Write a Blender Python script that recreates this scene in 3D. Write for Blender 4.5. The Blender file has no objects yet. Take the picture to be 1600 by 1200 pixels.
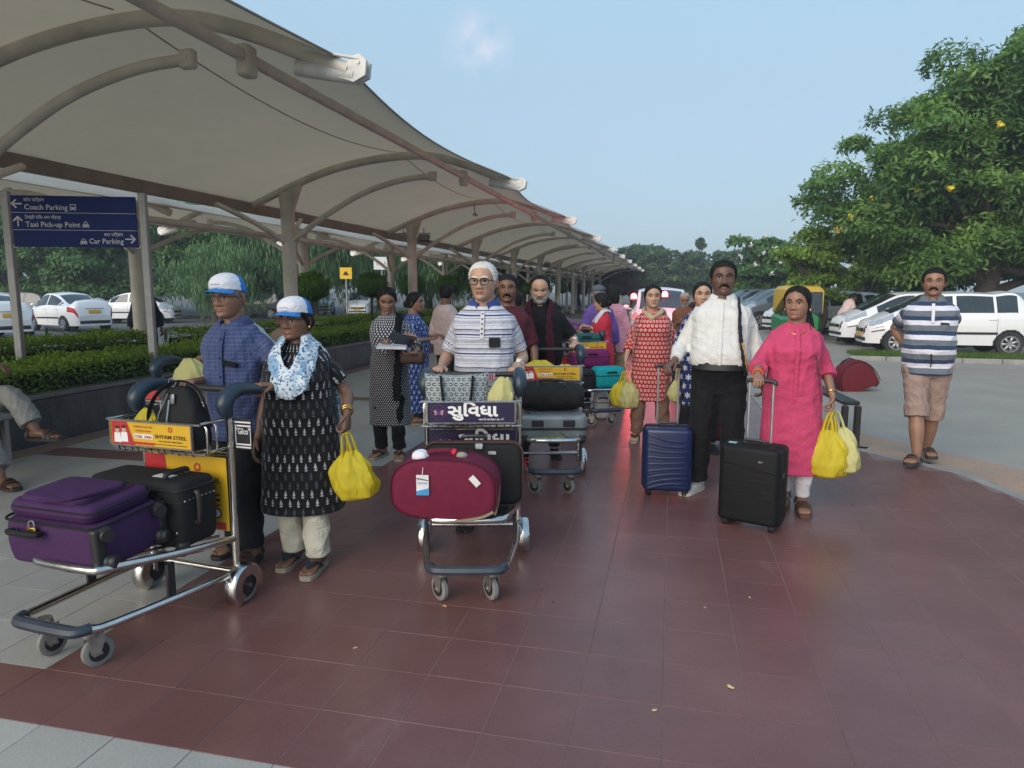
import bpy, math, random
import numpy as np
from mathutils import Vector, Matrix, Euler
R_ = math.radians
random.seed(7)
RNG = np.random.default_rng(7)
SC = bpy.context.scene
COL = SC.collection

# ------------------------------------------------------------------ camera, sky, sun, exposure
cam_d = bpy.data.cameras.new('camera'); cam = bpy.data.objects.new('camera', cam_d); COL.objects.link(cam)
cam.location = (0, 0, 1.52); cam.rotation_euler = (R_(90 - 7.647), 0, R_(12.97))
cam_d.sensor_width = 36; cam_d.lens = 24.3; cam_d.clip_end = 2000; cam_d.clip_start = .05
SC.camera = cam

SUN_EL, SUN_AZ = 24.0, 200.0            # low evening sun behind the camera, its rays mostly scattered by haze
world = bpy.data.worlds.new("World"); SC.world = world; world.use_nodes = True
nt = world.node_tree; nt.nodes.clear()
w_out = nt.nodes.new('ShaderNodeOutputWorld'); w_bg = nt.nodes.new('ShaderNodeBackground')
w_sky = nt.nodes.new('ShaderNodeTexSky'); w_sky.sky_type = 'NISHITA'; w_sky.sun_disc = False
w_sky.sun_elevation = R_(SUN_EL); w_sky.sun_rotation = R_(SUN_AZ)
w_sky.air_density = 1.0; w_sky.dust_density = 1.0; w_sky.ozone_density = 2.0
w_bg.inputs['Strength'].default_value = 0.15
w_hsv = nt.nodes.new('ShaderNodeHueSaturation'); w_hsv.inputs['Saturation'].default_value = .8
# a few faint pink wisps of cloud
w_tc = nt.nodes.new('ShaderNodeTexCoord'); w_map = nt.nodes.new('ShaderNodeMapping'); w_map.inputs['Scale'].default_value = (2.2, 2.2, 7)
w_noi = nt.nodes.new('ShaderNodeTexNoise'); w_noi.inputs['Scale'].default_value = 1.7; w_noi.inputs['Detail'].default_value = 7
w_rmp = nt.nodes.new('ShaderNodeValToRGB'); w_rmp.color_ramp.elements[0].position = .70; w_rmp.color_ramp.elements[1].position = .85
w_rmp.color_ramp.elements[1].color = (.45, .45, .45, 1)
w_mix = nt.nodes.new('ShaderNodeMixRGB'); w_mix.inputs[2].default_value = (3.2, 3.0, 3.4, 1)
nt.links.new(w_tc.outputs['Generated'], w_map.inputs[0]); nt.links.new(w_map.outputs[0], w_noi.inputs[0])
nt.links.new(w_noi.outputs['Fac'], w_rmp.inputs[0]); nt.links.new(w_rmp.outputs[0], w_mix.inputs[0])
nt.links.new(w_sky.outputs[0], w_hsv.inputs['Color'])
# evening haze evens the sky out: pale grey-blue at the horizon, clearer blue higher up, the same all round
w_sep = nt.nodes.new('ShaderNodeSeparateXYZ'); nt.links.new(w_tc.outputs['Generated'], w_sep.inputs[0])
w_grd = nt.nodes.new('ShaderNodeValToRGB'); nt.links.new(w_sep.outputs['Z'], w_grd.inputs[0])
w_grd.color_ramp.elements.new(.16); w_grd.color_ramp.elements.new(.42)
for e_, (p_, c_) in zip(w_grd.color_ramp.elements, ((0, (1.30, 1.90, 2.50)), (.16, (1.42, 2.18, 2.92)), (.42, (1.56, 2.60, 3.60)), (1, (1.25, 2.35, 3.9)))):
    e_.position = p_; e_.color = (*[v / 4 for v in c_], 1)
w_mul = nt.nodes.new('ShaderNodeMixRGB'); w_mul.blend_type = 'MULTIPLY'; w_mul.inputs[0].default_value = 1; w_mul.inputs[2].default_value = (3.34, 3.05, 2.78, 1)
nt.links.new(w_grd.outputs[0], w_mul.inputs[1])
# one small pink cloud still catching the sun
w_cd = nt.nodes.new('ShaderNodeVectorMath'); w_cd.operation = 'DISTANCE'; nt.links.new(w_tc.outputs['Generated'], w_cd.inputs[0]); w_cd.inputs[1].default_value = (-.256, .914, .316)
w_mr = nt.nodes.new('ShaderNodeMapRange'); w_mr.inputs[1].default_value = .0; w_mr.inputs[2].default_value = .055; w_mr.inputs[3].default_value = 1; w_mr.inputs[4].default_value = 0; nt.links.new(w_cd.outputs['Value'], w_mr.inputs[0])
w_n2 = nt.nodes.new('ShaderNodeTexNoise'); w_n2.inputs['Scale'].default_value = 22; w_n2.inputs['Detail'].default_value = 6; nt.links.new(w_tc.outputs['Generated'], w_n2.inputs[0]); w_r2 = nt.nodes.new('ShaderNodeMapRange'); w_r2.inputs[1].default_value = .42; w_r2.inputs[2].default_value = .75; w_r2.inputs[4].default_value = .62; nt.links.new(w_n2.outputs['Fac'], w_r2.inputs[0])
w_cm = nt.nodes.new('ShaderNodeMath'); w_cm.operation = 'MULTIPLY'; w_mr.interpolation_type = 'SMOOTHSTEP'; nt.links.new(w_mr.outputs[0], w_cm.inputs[0]); nt.links.new(w_r2.outputs[0], w_cm.inputs[1])
w_c2 = nt.nodes.new('ShaderNodeMixRGB'); w_c2.inputs[2].default_value = (3.6, 3.0, 3.25, 1); nt.links.new(w_cm.outputs[0], w_c2.inputs[0]); nt.links.new(w_mix.outputs[0], w_c2.inputs[1]); nt.links.new(w_c2.outputs[0], w_bg.inputs[0])
w_sm = nt.nodes.new('ShaderNodeMixRGB'); w_sm.inputs[0].default_value = .88
nt.links.new(w_hsv.outputs[0], w_sm.inputs[1]); nt.links.new(w_mul.outputs[0], w_sm.inputs[2]); nt.links.new(w_sm.outputs[0], w_mix.inputs[1]); nt.links.new(w_bg.outputs[0], w_out.inputs[0])
sun_d = bpy.data.lights.new('sun', 'SUN'); sun_d.energy = 1.85; sun_d.angle = R_(60); sun_d.color = (1, .88, .74)
sun = bpy.data.objects.new('sun', sun_d); COL.objects.link(sun)
sun.rotation_euler = (R_(90 - SUN_EL), 0, R_(180 - SUN_AZ))
sun.location = (0, -20, 30)
SC.view_settings.view_transform = 'Standard'; SC.view_settings.look = 'None'
SC.view_settings.exposure = 1.12; SC.view_settings.gamma = 1; SC.view_settings.use_curve_mapping = False
SC.cycles.max_bounces = 6; SC.cycles.diffuse_bounces = 3; SC.cycles.glossy_bounces = 3
SC.cycles.transparent_max_bounces = 6; SC.cycles.transmission_bounces = 3

# ------------------------------------------------------------------ tags
def tag(o, label=None, cat=None, group=None, kind=None):
    if label: o['label'] = label
    if cat: o['category'] = cat
    if group: o['group'] = group
    if kind: o['kind'] = kind
    return o
def thing(name, label, cat, loc=(0, 0, 0), rz=0, group=None, kind=None):
    o = bpy.data.objects.new(name, None); COL.objects.link(o); o.empty_display_size = .2
    o.location = loc; o.rotation_euler = (0, 0, R_(rz))
    return tag(o, label, cat, group, kind)
KIDS = {}
def setparent(o, p):
    o.parent = p; KIDS.setdefault(p.name, []).append(o)
def link(name, me, parent=None, loc=None, rot=None):
    o = bpy.data.objects.new(name, me); COL.objects.link(o)
    if parent: setparent(o, parent)
    if loc is not None: o.location = loc
    if rot is not None: o.rotation_euler = rot
    return o
def dup(o, parent=None):
    c = o.copy(); COL.objects.link(c)
    if parent: setparent(c, parent)
    for k in list(KIDS.get(o.name, [])): dup(k, c)
    return c
def dupto(o, loc, rz, label, s=None):
    c = dup(o); c.location = loc; c.rotation_euler = (0, 0, R_(rz)); c['label'] = label
    if s: c.scale = (s, s, s) if not isinstance(s, tuple) else s
    return c

# ------------------------------------------------------------------ mesh accumulator
def mk_mesh(name, V, F, mi=None, smooth=True, angle=40):
    me = bpy.data.meshes.new(name)
    me.from_pydata(V, [], F)
    if mi is not None: me.polygons.foreach_set('material_index', np.asarray(mi, np.int32))
    if smooth:
        me.polygons.foreach_set('use_smooth', np.ones(len(me.polygons), bool))
        if angle < 179: me.set_sharp_from_angle(angle=R_(angle))
    me.update()
    return me
def fast_quads(name, V, nv=4):
    """V: (n*nv,3) separate polygons of nv corners each"""
    me = bpy.data.meshes.new(name); n = len(V); k = n // nv
    me.vertices.add(n); me.vertices.foreach_set('co', np.asarray(V, np.float32).ravel())
    me.loops.add(n); me.loops.foreach_set('vertex_index', np.arange(n, dtype=np.int32))
    me.polygons.add(k); me.polygons.foreach_set('loop_start', np.arange(0, n, nv, dtype=np.int32))
    me.update(calc_edges=True); me.validate()
    return me
def nrm(v):
    v = np.asarray(v, float); l = np.linalg.norm(v)
    return v / l if l > 1e-9 else v
def rot(ax, deg):
    return np.array(Matrix.Rotation(R_(deg), 3, ax))
def eul(x, y, z):
    return np.array(Euler((R_(x), R_(y), R_(z))).to_matrix())
def catmull(P, R, sub):
    P = np.asarray(P, float); R = np.asarray(R, float); n = len(P); o = []; orr = []
    for i in range(n - 1):
        p0 = P[max(i-1, 0)]; p1 = P[i]; p2 = P[i+1]; p3 = P[min(i+2, n-1)]
        for s in range(sub):
            t = s / sub
            o.append(.5*((2*p1)+(-p0+p2)*t+(2*p0-5*p1+4*p2-p3)*t*t+(-p0+3*p1-3*p2+p3)*t**3)); orr.append(R[i]*(1-t)+R[i+1]*t)
    o.append(P[-1]); orr.append(R[-1])
    return np.array(o), np.array(orr)

class G:
    def __init__(s): s.V = []; s.F = []; s.M = []; s.m = 0
    def add(s, V, F, m=None, X=None):
        b = len(s.V); V = np.asarray(V, float)
        if X is not None: V = V @ np.asarray(X[0]).T + np.asarray(X[1])
        s.V.extend(V.tolist()); s.F.extend([[i + b for i in f] for f in F]); s.M.extend([s.m if m is None else m] * len(F))
        return s
    def box(s, c, d, r=None, m=None, bev=0):
        x, y, z = np.asarray(d, float) / 2
        if bev:
            b = min(bev, x*.9, y*.9, z*.9); V = []; F = []
            for sx in (-1, 1):
                for sy in (-1, 1):
                    for sz in (-1, 1):
                        V += [(sx*x, sy*(y-b), sz*(z-b)), (sx*(x-b), sy*y, sz*(z-b)), (sx*(x-b), sy*(y-b), sz*z)]
            I = lambda sx, sy, sz, k: (((sx+1)//2)*4+((sy+1)//2)*2+((sz+1)//2))*3+k
            q = [(-1, -1), (1, -1), (1, 1), (-1, 1)]
            for t in (-1, 1):
                f = [I(t, a, c_, 0) for a, c_ in q]; F.append(f if t > 0 else f[::-1])
                f = [I(a, t, c_, 1) for a, c_ in q]; F.append(f if t < 0 else f[::-1])
                f = [I(a, c_, t, 2) for a, c_ in q]; F.append(f if t > 0 else f[::-1])
            for a in (-1, 1):
                for c_ in (-1, 1):
                    f = [I(a, c_, -1, 0), I(a, c_, 1, 0), I(a, c_, 1, 1), I(a, c_, -1, 1)]; F.append(f[::-1] if a*c_ > 0 else f)
                    f = [I(a, -1, c_, 0), I(a, 1, c_, 0), I(a, 1, c_, 2), I(a, -1, c_, 2)]; F.append(f if a*c_ > 0 else f[::-1])
                    f = [I(-1, a, c_, 1), I(1, a, c_, 1), I(1, a, c_, 2), I(-1, a, c_, 2)]; F.append(f[::-1] if a*c_ > 0 else f)
                    for e in (-1, 1):
                        f = [I(a, c_, e, 0), I(a, c_, e, 1), I(a, c_, e, 2)]; F.append(f if a*c_*e > 0 else f[::-1])
        else:
            V = [(sx*x, sy*y, sz*z) for sz in (-1, 1) for sx, sy in ((-1, -1), (1, -1), (1, 1), (-1, 1))]
            F = [(3, 2, 1, 0), (4, 5, 6, 7), (0, 1, 5, 4), (1, 2, 6, 5), (2, 3, 7, 6), (3, 0, 4, 7)]
        return s.add(V, F, m, (np.eye(3) if r is None else r, c))
    def loft(s, rings, cap=True, close=True, m=None):
        n = len(rings[0]); V = np.concatenate([np.asarray(r, float) for r in rings]); F = []
        for i in range(len(rings)-1):
            for j in range(n if close else n-1):
                k = (j+1) % n; F.append((i*n+j, i*n+k, (i+1)*n+k, (i+1)*n+j))
        if cap and close:
            F.append(tuple(range(n))[::-1]); F.append(tuple(range((len(rings)-1)*n, len(rings)*n)))
        return s.add(V, F, m)
    def tube(s, P, r, n=8, m=None, sub=0, cap=True, flat=1.0, closed=False, up=None, round_end=False):
        P = np.asarray(P, float); r = np.full(len(P), r, float) if np.isscalar(r) else np.asarray(r, float)
        if sub: P, r = catmull(P, r, sub)
        T = np.gradient(P, axis=0) if not closed else (np.roll(P, -1, 0) - np.roll(P, 1, 0))
        T /= np.linalg.norm(T, axis=1)[:, None] + 1e-12
        u = np.array([0, 0, 1.]) if up is None else np.asarray(up, float)
        if abs(np.dot(u, T[0])) > .9 and up is None: u = np.array([1., 0, 0])
        rings = []; a = np.arange(n) * 2*math.pi/n
        for i in range(len(P)):
            u = u - T[i]*np.dot(u, T[i]); u = nrm(u); v = np.cross(T[i], u)
            rings.append(P[i] + r[i]*(np.cos(a)[:, None]*u*flat + np.sin(a)[:, None]*v))
        if round_end:
            for e, sg in ((0, -1), (-1, 1)):
                c = P[e]; R0 = rings[e]; add = [c + (R0-c)*k + sg*T[e]*r[e]*q for k, q in ((.8, .55), (.45, .85), (.1, .98))]
                rings = add[::-1] + rings if e == 0 else rings + add
        if closed: rings.append(rings[0]); cap = False
        return s.loft(rings, cap, True, m)
    def cyl(s, a, b, r, n=12, m=None, r2=None): return s.tube([a, b], [r, r if r2 is None else r2], n, m)
    def ball(s, c, r, nu=12, nv=8, m=None, rt=None, e=1.0):
        r = np.full(3, r) if np.isscalar(r) else np.asarray(r, float); V = []; F = []
        pw = lambda t: np.sign(t)*abs(t)**e
        for i in range(1, nv):
            p = math.pi*i/nv
            for j in range(nu):
                t = 2*math.pi*j/nu; V.append((pw(math.sin(p))*pw(math.cos(t))*r[0], pw(math.sin(p))*pw(math.sin(t))*r[1], pw(math.cos(p))*r[2]))
        V += [(0, 0, r[2]), (0, 0, -r[2])]; t0, t1 = len(V)-2, len(V)-1
        for i in range(nv-2):
            for j in range(nu):
                k = (j+1) % nu; F.append((i*nu+j, (i+1)*nu+j, (i+1)*nu+k, i*nu+k))
        for j in range(nu):
            k = (j+1) % nu; F.append((t0, j, k)); F.append((t1, (nv-2)*nu+k, (nv-2)*nu+j))
        return s.add(V, F, m, (np.eye(3) if rt is None else rt, c))
    def lathe(s, prof, n=20, X=None, m=None, cap=True):
        a = np.arange(n)*2*math.pi/n; g = G()
        g.loft([np.stack([r*np.cos(a), r*np.sin(a), np.full(n, z)], 1) for r, z in prof], cap)
        return s.add(g.V, g.F, m, X)
    def prism(s, poly, t, X=None, m=None):
        """poly in local xz, thickness t along y (centred)"""
        n = len(poly); V = [(x, -t/2, z) for x, z in poly] + [(x, t/2, z) for x, z in poly]
        F = [tuple(range(n)), tuple(range(n, 2*n))[::-1]] + [(i, i+n, (i+1) % n + n, (i+1) % n) for i in range(n)]
        return s.add(V, F, m, X)
    def rbox(s, c, d, r, rt=None, m=None, k=4, rv=None, bulge=0):
        """box rounded in plan (radius r) and over top and bottom (rv)"""
        x, y, z = np.asarray(d, float)/2; rv = r if rv is None else rv; rings = []
        def ring(ins, zz, bl):
            q = []
            rr = max(r-ins, .002)
            for cx, cy, a0 in ((1, 1, 0), (-1, 1, 90), (-1, -1, 180), (1, -1, 270)):
                for i in range(k+1):
                    a = R_(a0+90*i/k); q.append(((x+bl-ins-rr)*cx+rr*math.cos(a), (y+bl-ins-rr)*cy+rr*math.sin(a), zz))
            return q
        for i in range(k+1):
            a = math.pi/2*i/k; rings.append(ring(rv*(1-math.sin(a)), -z+rv*(1-math.cos(a)), 0))
        if bulge:
            for t in (.2, .5, .8): rings.append(ring(0, (-z+rv)*(1-t)+(z-rv)*t, bulge*(1-(2*t-1)**2)))
        for i in range(k, -1, -1):
            a = math.pi/2*i/k; rings.append(ring(rv*(1-math.sin(a)), z-rv*(1-math.cos(a)), 0))
        g = G(); g.loft(rings); return s.add(g.V, g.F, m, (np.eye(3) if rt is None else rt, c))
    def mesh(s, name='m', smooth=True, angle=40): return mk_mesh(name, s.V, s.F, s.M, smooth, angle)
    def obj(s, name, mats, parent=None, loc=None, rot=None, smooth=True, angle=40):
        me = s.mesh(name, smooth, angle)
        for m in (mats if isinstance(mats, (list, tuple)) else [mats]): me.materials.append(m)
        return link(name, me, parent, loc, rot)

DG = bpy.context.evaluated_depsgraph_get
def remesh(g, voxel, smooth=2, fac=.5):
    """one closed skin round every overlapping shape in g -> (V, faces)"""
    me = mk_mesh('tmp', g.V, g.F, None, False); o = bpy.data.objects.new('tmp', me); COL.objects.link(o)
    m = o.modifiers.new('r', 'REMESH'); m.mode = 'VOXEL'; m.voxel_size = voxel
    if smooth: q = o.modifiers.new('s', 'SMOOTH'); q.iterations = smooth; q.factor = fac
    ev = o.evaluated_get(DG()); em = ev.to_mesh(); n = len(em.vertices)
    V = np.empty(n*3, np.float32); em.vertices.foreach_get('co', V); N = np.empty(n*3, np.float32); em.vertices.foreach_get('normal', N)
    F = [tuple(p.vertices) for p in em.polygons]
    ev.to_mesh_clear(); bpy.data.objects.remove(o); bpy.data.meshes.remove(me)
    return V.reshape(-1, 3).astype(float), N.reshape(-1, 3).astype(float), F

def textgeo(txt, h, bold=0.0, squash=1.0, align='LEFT', width=None):
    """flat lettering in xz (front face towards -y), h = capital height"""
    cu = bpy.data.curves.new('t', 'FONT'); cu.body = txt; cu.size = 1; cu.resolution_u = 2; cu.offset = bold
    o = bpy.data.objects.new('t', cu); COL.objects.link(o)
    em = o.evaluated_get(DG()).to_mesh()
    V = np.array([v.co[:] for v in em.vertices]); F = [tuple(p.vertices) for p in em.polygons]
    o.evaluated_get(DG()).to_mesh_clear(); bpy.data.objects.remove(o); bpy.data.curves.remove(cu)
    if not len(V): return np.zeros((0, 3)), []
    V = np.stack([V[:, 0]*squash, np.zeros(len(V)), V[:, 1]], 1) * (h/.72)
    if width: V[:, 0] = (V[:, 0]-V[:, 0].min())*(width/(np.ptp(V[:, 0])+1e-9))
    if align == 'CENTER': V[:, 0] -= (V[:, 0].min()+V[:, 0].max())/2
    if align == 'RIGHT': V[:, 0] -= V[:, 0].max()
    return V, F

# ------------------------------------------------------------------ materials
MATS = {}
class NB:
    """small node-graph builder"""
    def __init__(s, name):
        s.mat = bpy.data.materials.new(name); s.mat.use_nodes = True; s.t = s.mat.node_tree
        s.b = s.t.nodes['Principled BSDF']; s.out = s.t.nodes['Material Output']
    def node(s, typ, **kw):
        n = s.t.nodes.new(typ)
        for k, v in kw.items(): setattr(n, k, v)
        return n
    def put(s, sock, v):
        if isinstance(v, bpy.types.NodeSocket): s.t.links.new(v, sock)
        elif isinstance(v, (tuple, list)) and len(v) == 3 and sock.type == 'RGBA': sock.default_value = (*v, 1)
        else: sock.default_value = v
    def math(s, op, a, b=0.0, c=0.0, clamp=False):
        n = s.node('ShaderNodeMath', operation=op, use_clamp=clamp); s.put(n.inputs[0], a); s.put(n.inputs[1], b)
        s.put(n.inputs[2], c); return n.outputs[0]
    def mix(s, f, a, b, blend='MIX'):
        n = s.node('ShaderNodeMixRGB', blend_type=blend); s.put(n.inputs[0], f); s.put(n.inputs[1], a); s.put(n.inputs[2], b); return n.outputs[0]
    def coord(s, which='Object'): return s.node('ShaderNodeTexCoord').outputs[which]
    def noise(s, scale, detail=3, vec=None, rough=.5, out='Fac', dist=0):
        n = s.node('ShaderNodeTexNoise'); n.inputs['Scale'].default_value = scale; n.inputs['Detail'].default_value = detail
        n.inputs['Roughness'].default_value = rough; n.inputs['Distortion'].default_value = dist
        s.put(n.inputs['Vector'], s.coord() if vec is None else vec); return n.outputs[out]
    def vmap(s, vec, scale=(1, 1, 1), loc=(0, 0, 0), rt=(0, 0, 0)):
        n = s.node('ShaderNodeMapping'); s.put(n.inputs[0], vec); n.inputs['Scale'].default_value = scale
        n.inputs['Location'].default_value = loc; n.inputs['Rotation'].default_value = rt; return n.outputs[0]
    def ramp(s, f, stops, interp='LINEAR'):
        n = s.node('ShaderNodeValToRGB'); s.put(n.inputs[0], f); cr = n.color_ramp; cr.interpolation = interp
        while len(cr.elements) < len(stops): cr.elements.new(.5)
        for e, (p, c) in zip(cr.elements, stops): e.position = p; e.color = (*c, 1) if not np.isscalar(c) else (c, c, c, 1)
        return n.outputs[0]
    def sep(s, v):
        n = s.node('ShaderNodeSeparateXYZ'); s.put(n.inputs[0], v); return n.outputs
    def attr(s, name):
        n = s.node('ShaderNodeAttribute'); n.attribute_name = name; return n
    def bump(s, h, strength=.3, dist=.01):
        n = s.node('ShaderNodeBump'); n.inputs['Strength'].default_value = strength; n.inputs['Distance'].default_value = dist
        s.put(n.inputs['Height'], h); s.t.links.new(n.outputs[0], s.b.inputs['Normal'])
    def set(s, **kw):
        for k, v in kw.items(): s.put(s.b.inputs[k.replace('_', ' ')], v)
        return s
def mat(name, col, rough=.6, metal=0.0, var=.18, nscale=9, bump=0.0, bscale=120, spec=.5, coat=0, sheen=0, rvar=0):
    if name in MATS: return MATS[name]
    n = NB(name); c2 = tuple(x*(1-var) for x in col); c3 = tuple(min(1, x*(1+var*.7)) for x in col)
    nz = n.noise(nscale, 5, rough=.6); n.set(Base_Color=n.ramp(nz, [(.3, c2), (.7, c3)]), Roughness=rough, Metallic=metal)
    n.b.inputs['Specular IOR Level'].default_value = spec; n.b.inputs['Coat Weight'].default_value = coat
    if sheen: n.b.inputs['Sheen Weight'].default_value = sheen
    if rvar: n.put(n.b.inputs['Roughness'], n.math('ADD', n.math('MULTIPLY', n.noise(nscale*3, 4), rvar*2), rough-rvar))
    if bump: n.bump(n.noise(bscale, 3), bump, .004)
    MATS[name] = n.mat; return n.mat
def emis(name, col, st):
    n = NB(name); n.set(Base_Color=col, Emission_Color=col, Emission_Strength=st); MATS[name] = n.mat; return n.mat
def creases(n, weave):
    # fine sharp wrinkles over the weave
    v = n.node('ShaderNodeNewGeometry').outputs['Position']
    a = n.math('ABSOLUTE', n.math('SUBTRACT', n.noise(9, 3, v, .55, dist=1.6), .5)); b = n.math('ABSOLUTE', n.math('SUBTRACT', n.noise(21, 3, v, .6, dist=1.2), .5))
    h = n.math('ADD', n.math('MULTIPLY', n.math('SUBTRACT', 1, n.math('MULTIPLY', a, 6, clamp=True)), 1.5), n.math('MULTIPLY', n.math('SUBTRACT', 1, n.math('MULTIPLY', b, 6, clamp=True)), .6))
    n.bump(n.math('ADD', n.math('MULTIPLY', weave, .25), h), .55, .0035)
def fabric(name, col, var=.15, rough=.85):
    if name in MATS: return MATS[name]
    n = NB(name); c2 = tuple(x*(1-var) for x in col); c3 = tuple(min(1, x*(1+var*.7)) for x in col)
    n.set(Base_Color=n.ramp(n.noise(14, 5, rough=.6), [(.3, c2), (.7, c3)]), Roughness=rough); n.b.inputs['Specular IOR Level'].default_value = .15; n.b.inputs['Sheen Weight'].default_value = .03
    creases(n, n.noise(260, 3)); MATS[name] = n.mat; return n.mat
# ------------------------------------------------------------------ shared materials
M_STEEL = mat('brushed_steel', (.56, .56, .55), .26, 1, var=.1, rvar=.1)
M_CHROME = mat('worn_chrome', (.62, .61, .58), .2, 1, var=.15, nscale=16, rvar=.12)
M_GALV = mat('galvanised_post', (.33, .34, .34), .5, .7, var=.12)
M_CREAM = mat('cream_paint', (.58, .535, .46), .5, var=.22, nscale=2.2, bump=.08, bscale=30)
M_BEAM = mat('brown_beam_paint', (.22, .185, .155), .55, var=.25, nscale=2)
M_RUB = mat('black_rubber', (.022, .022, .024), .7, var=.2)
M_BLACK = mat('black_plastic', (.018, .018, .02), .45, var=.2)
M_WHITE = mat('white_print', (.74, .74, .74), .5, var=.04)
M_WPAINT = mat('white_car_paint', (.72, .73, .74), .25, var=.03, coat=.6)
M_SILVER = mat('silver_car_paint', (.32, .33, .34), .3, .6, var=.05, coat=.6)
M_GREYP = mat('grey_car_paint', (.17, .19, .21), .3, .4, var=.05, coat=.6)
M_GLASS = mat('car_glass', (.025, .032, .034), .05, var=.3, nscale=2, spec=.9)
M_DARK = mat('shadow_gap_black', (.008, .008, .008), .8)

# ------------------------------------------------------------------ ground, road, walkway
def sheet(name, poly, z, m, label=None):
    g = G(); g.add([(x, y, z) for x, y in poly], [tuple(range(len(poly)))])
    o = g.obj(name, m, smooth=False); tag(o, label, None, None, 'structure'); return o
def ground_mat(name, c1, c2, scale, rough=.85, speck=.25):
    n = NB(name); v = n.coord(); big = n.noise(scale, 6, v, .65); fine = n.noise(60, 3, v)
    base = n.ramp(big, [(.3, c1), (.7, c2)]); base = n.mix(speck, base, n.ramp(fine, [(.35, .02), (.65, .5)]), 'OVERLAY')
    n.set(Base_Color=base, Roughness=rough); n.bump(fine, .4, .006); return n.mat
M_SOIL = ground_mat('dusty_ground', (.10, .09, .075), (.16, .145, .12), .3)
M_ASPH = ground_mat('worn_concrete_road', (.25, .226, .19), (.36, .332, .29), .55, .7)
M_LOT = ground_mat('parking_asphalt', (.085, .086, .088), (.13, .13, .128), .4, .75)
M_SAND_GLOW = ground_mat('dust_with_painted_glow', (.27, .235, .20), (.46, .27, .16), 1.3)  # pale dust blended with a painted orange glow on the road
RZ = -.05
sheet('ground', [(-600, -300), (600, -300), (600, 900), (-600, 900)], -.16, M_SOIL)
sheet('road', [(1.0, -8), (40, -8), (40, 90), (1.0, 90)], RZ, M_ASPH)
sheet('parking_lot', [(-70, 12.2), (-11.6, 12.2), (-11.6, 70), (-70, 70)], RZ, M_LOT)
# ---- drift of dust against the walkway kerb, orange road glow painted into its colour
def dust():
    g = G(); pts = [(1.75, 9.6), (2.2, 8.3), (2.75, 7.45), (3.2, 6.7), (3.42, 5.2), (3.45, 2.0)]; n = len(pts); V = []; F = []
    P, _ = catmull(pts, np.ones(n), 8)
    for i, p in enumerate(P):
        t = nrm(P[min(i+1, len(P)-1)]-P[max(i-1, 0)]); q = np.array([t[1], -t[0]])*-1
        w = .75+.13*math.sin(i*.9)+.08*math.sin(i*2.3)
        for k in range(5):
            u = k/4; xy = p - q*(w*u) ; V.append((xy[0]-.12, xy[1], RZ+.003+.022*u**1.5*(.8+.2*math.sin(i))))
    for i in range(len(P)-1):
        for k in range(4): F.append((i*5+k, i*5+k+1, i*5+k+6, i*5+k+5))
    g.add(V, F); o = g.obj('dust_drift_with_glow', M_SAND_GLOW); o['kind'] = 'stuff'; o['label'] = 'dust drifted along the walkway kerb, painted with an orange glow'
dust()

def tile_mat(name, c1, c2, rough):
    n = NB(name); v = n.node('ShaderNodeNewGeometry').outputs['Position']
    oi = n.node('ShaderNodeObjectInfo').outputs['Random']
    cell = n.attr('tint').outputs['Fac']
    big = n.noise(1.1, 6, v, .65); fine = n.noise(90, 4, v, .6); mid = n.noise(7, 6, v, .7)
    base = n.ramp(big, [(.32, c1), (.68, c2)])
    base = n.mix(.22, base, n.ramp(fine, [(.3, .12), (.7, .6)]), 'OVERLAY')
    rnd = n.math('ADD', n.math('MULTIPLY', oi, .5), n.math('MULTIPLY', cell, .5))
    base = n.mix(.30, base, n.ramp(rnd, [(0, .38), (1, .62)]), 'OVERLAY')
    scuff = n.ramp(n.noise(2.3, 8, n.vmap(v, (1, .35, 1)), .75), [(.58, 0.), (.78, 1.)])
    base = n.mix(n.math('MULTIPLY', scuff, .26), base, (.34, .27, .25))
    n.set(Base_Color=base, Roughness=n.math('ADD', n.math('MULTIPLY', mid, .22), n.math('ADD', n.math('MULTIPLY', scuff, .1), rough)))
    n.b.inputs['Specular IOR Level'].default_value = .5
    n.bump(n.math('ADD', fine, n.math('MULTIPLY', mid, 1.2)), .12, .003); return n.mat
M_RED = tile_mat('red_terrazzo_tile', (.140, .060, .055), (.198, .092, .084), .22)
M_WTILE = tile_mat('pale_grey_tile', (.33, .325, .305), (.44, .43, .40), .26)
M_GROUT = ground_mat('pale_grout', (.175, .115, .10), (.235, .17, .15), 2, .8)
M_KERB = ground_mat('kerb_stone', (.22, .215, .20), (.34, .33, .31), 3, .8)
M_GRAN = None
EDGE = [(2.66, -2), (2.66, 5.6), (2.46, 6.42), (1.84, 7.2), (1.27, 8.4), (1.22, 62)]
def edge_x(y):
    for (x0, y0), (x1, y1) in zip(EDGE, EDGE[1:]):
        if y0 <= y <= y1: return x0+(x1-x0)*(y-y0)/(y1-y0)
    return 1.22
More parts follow.
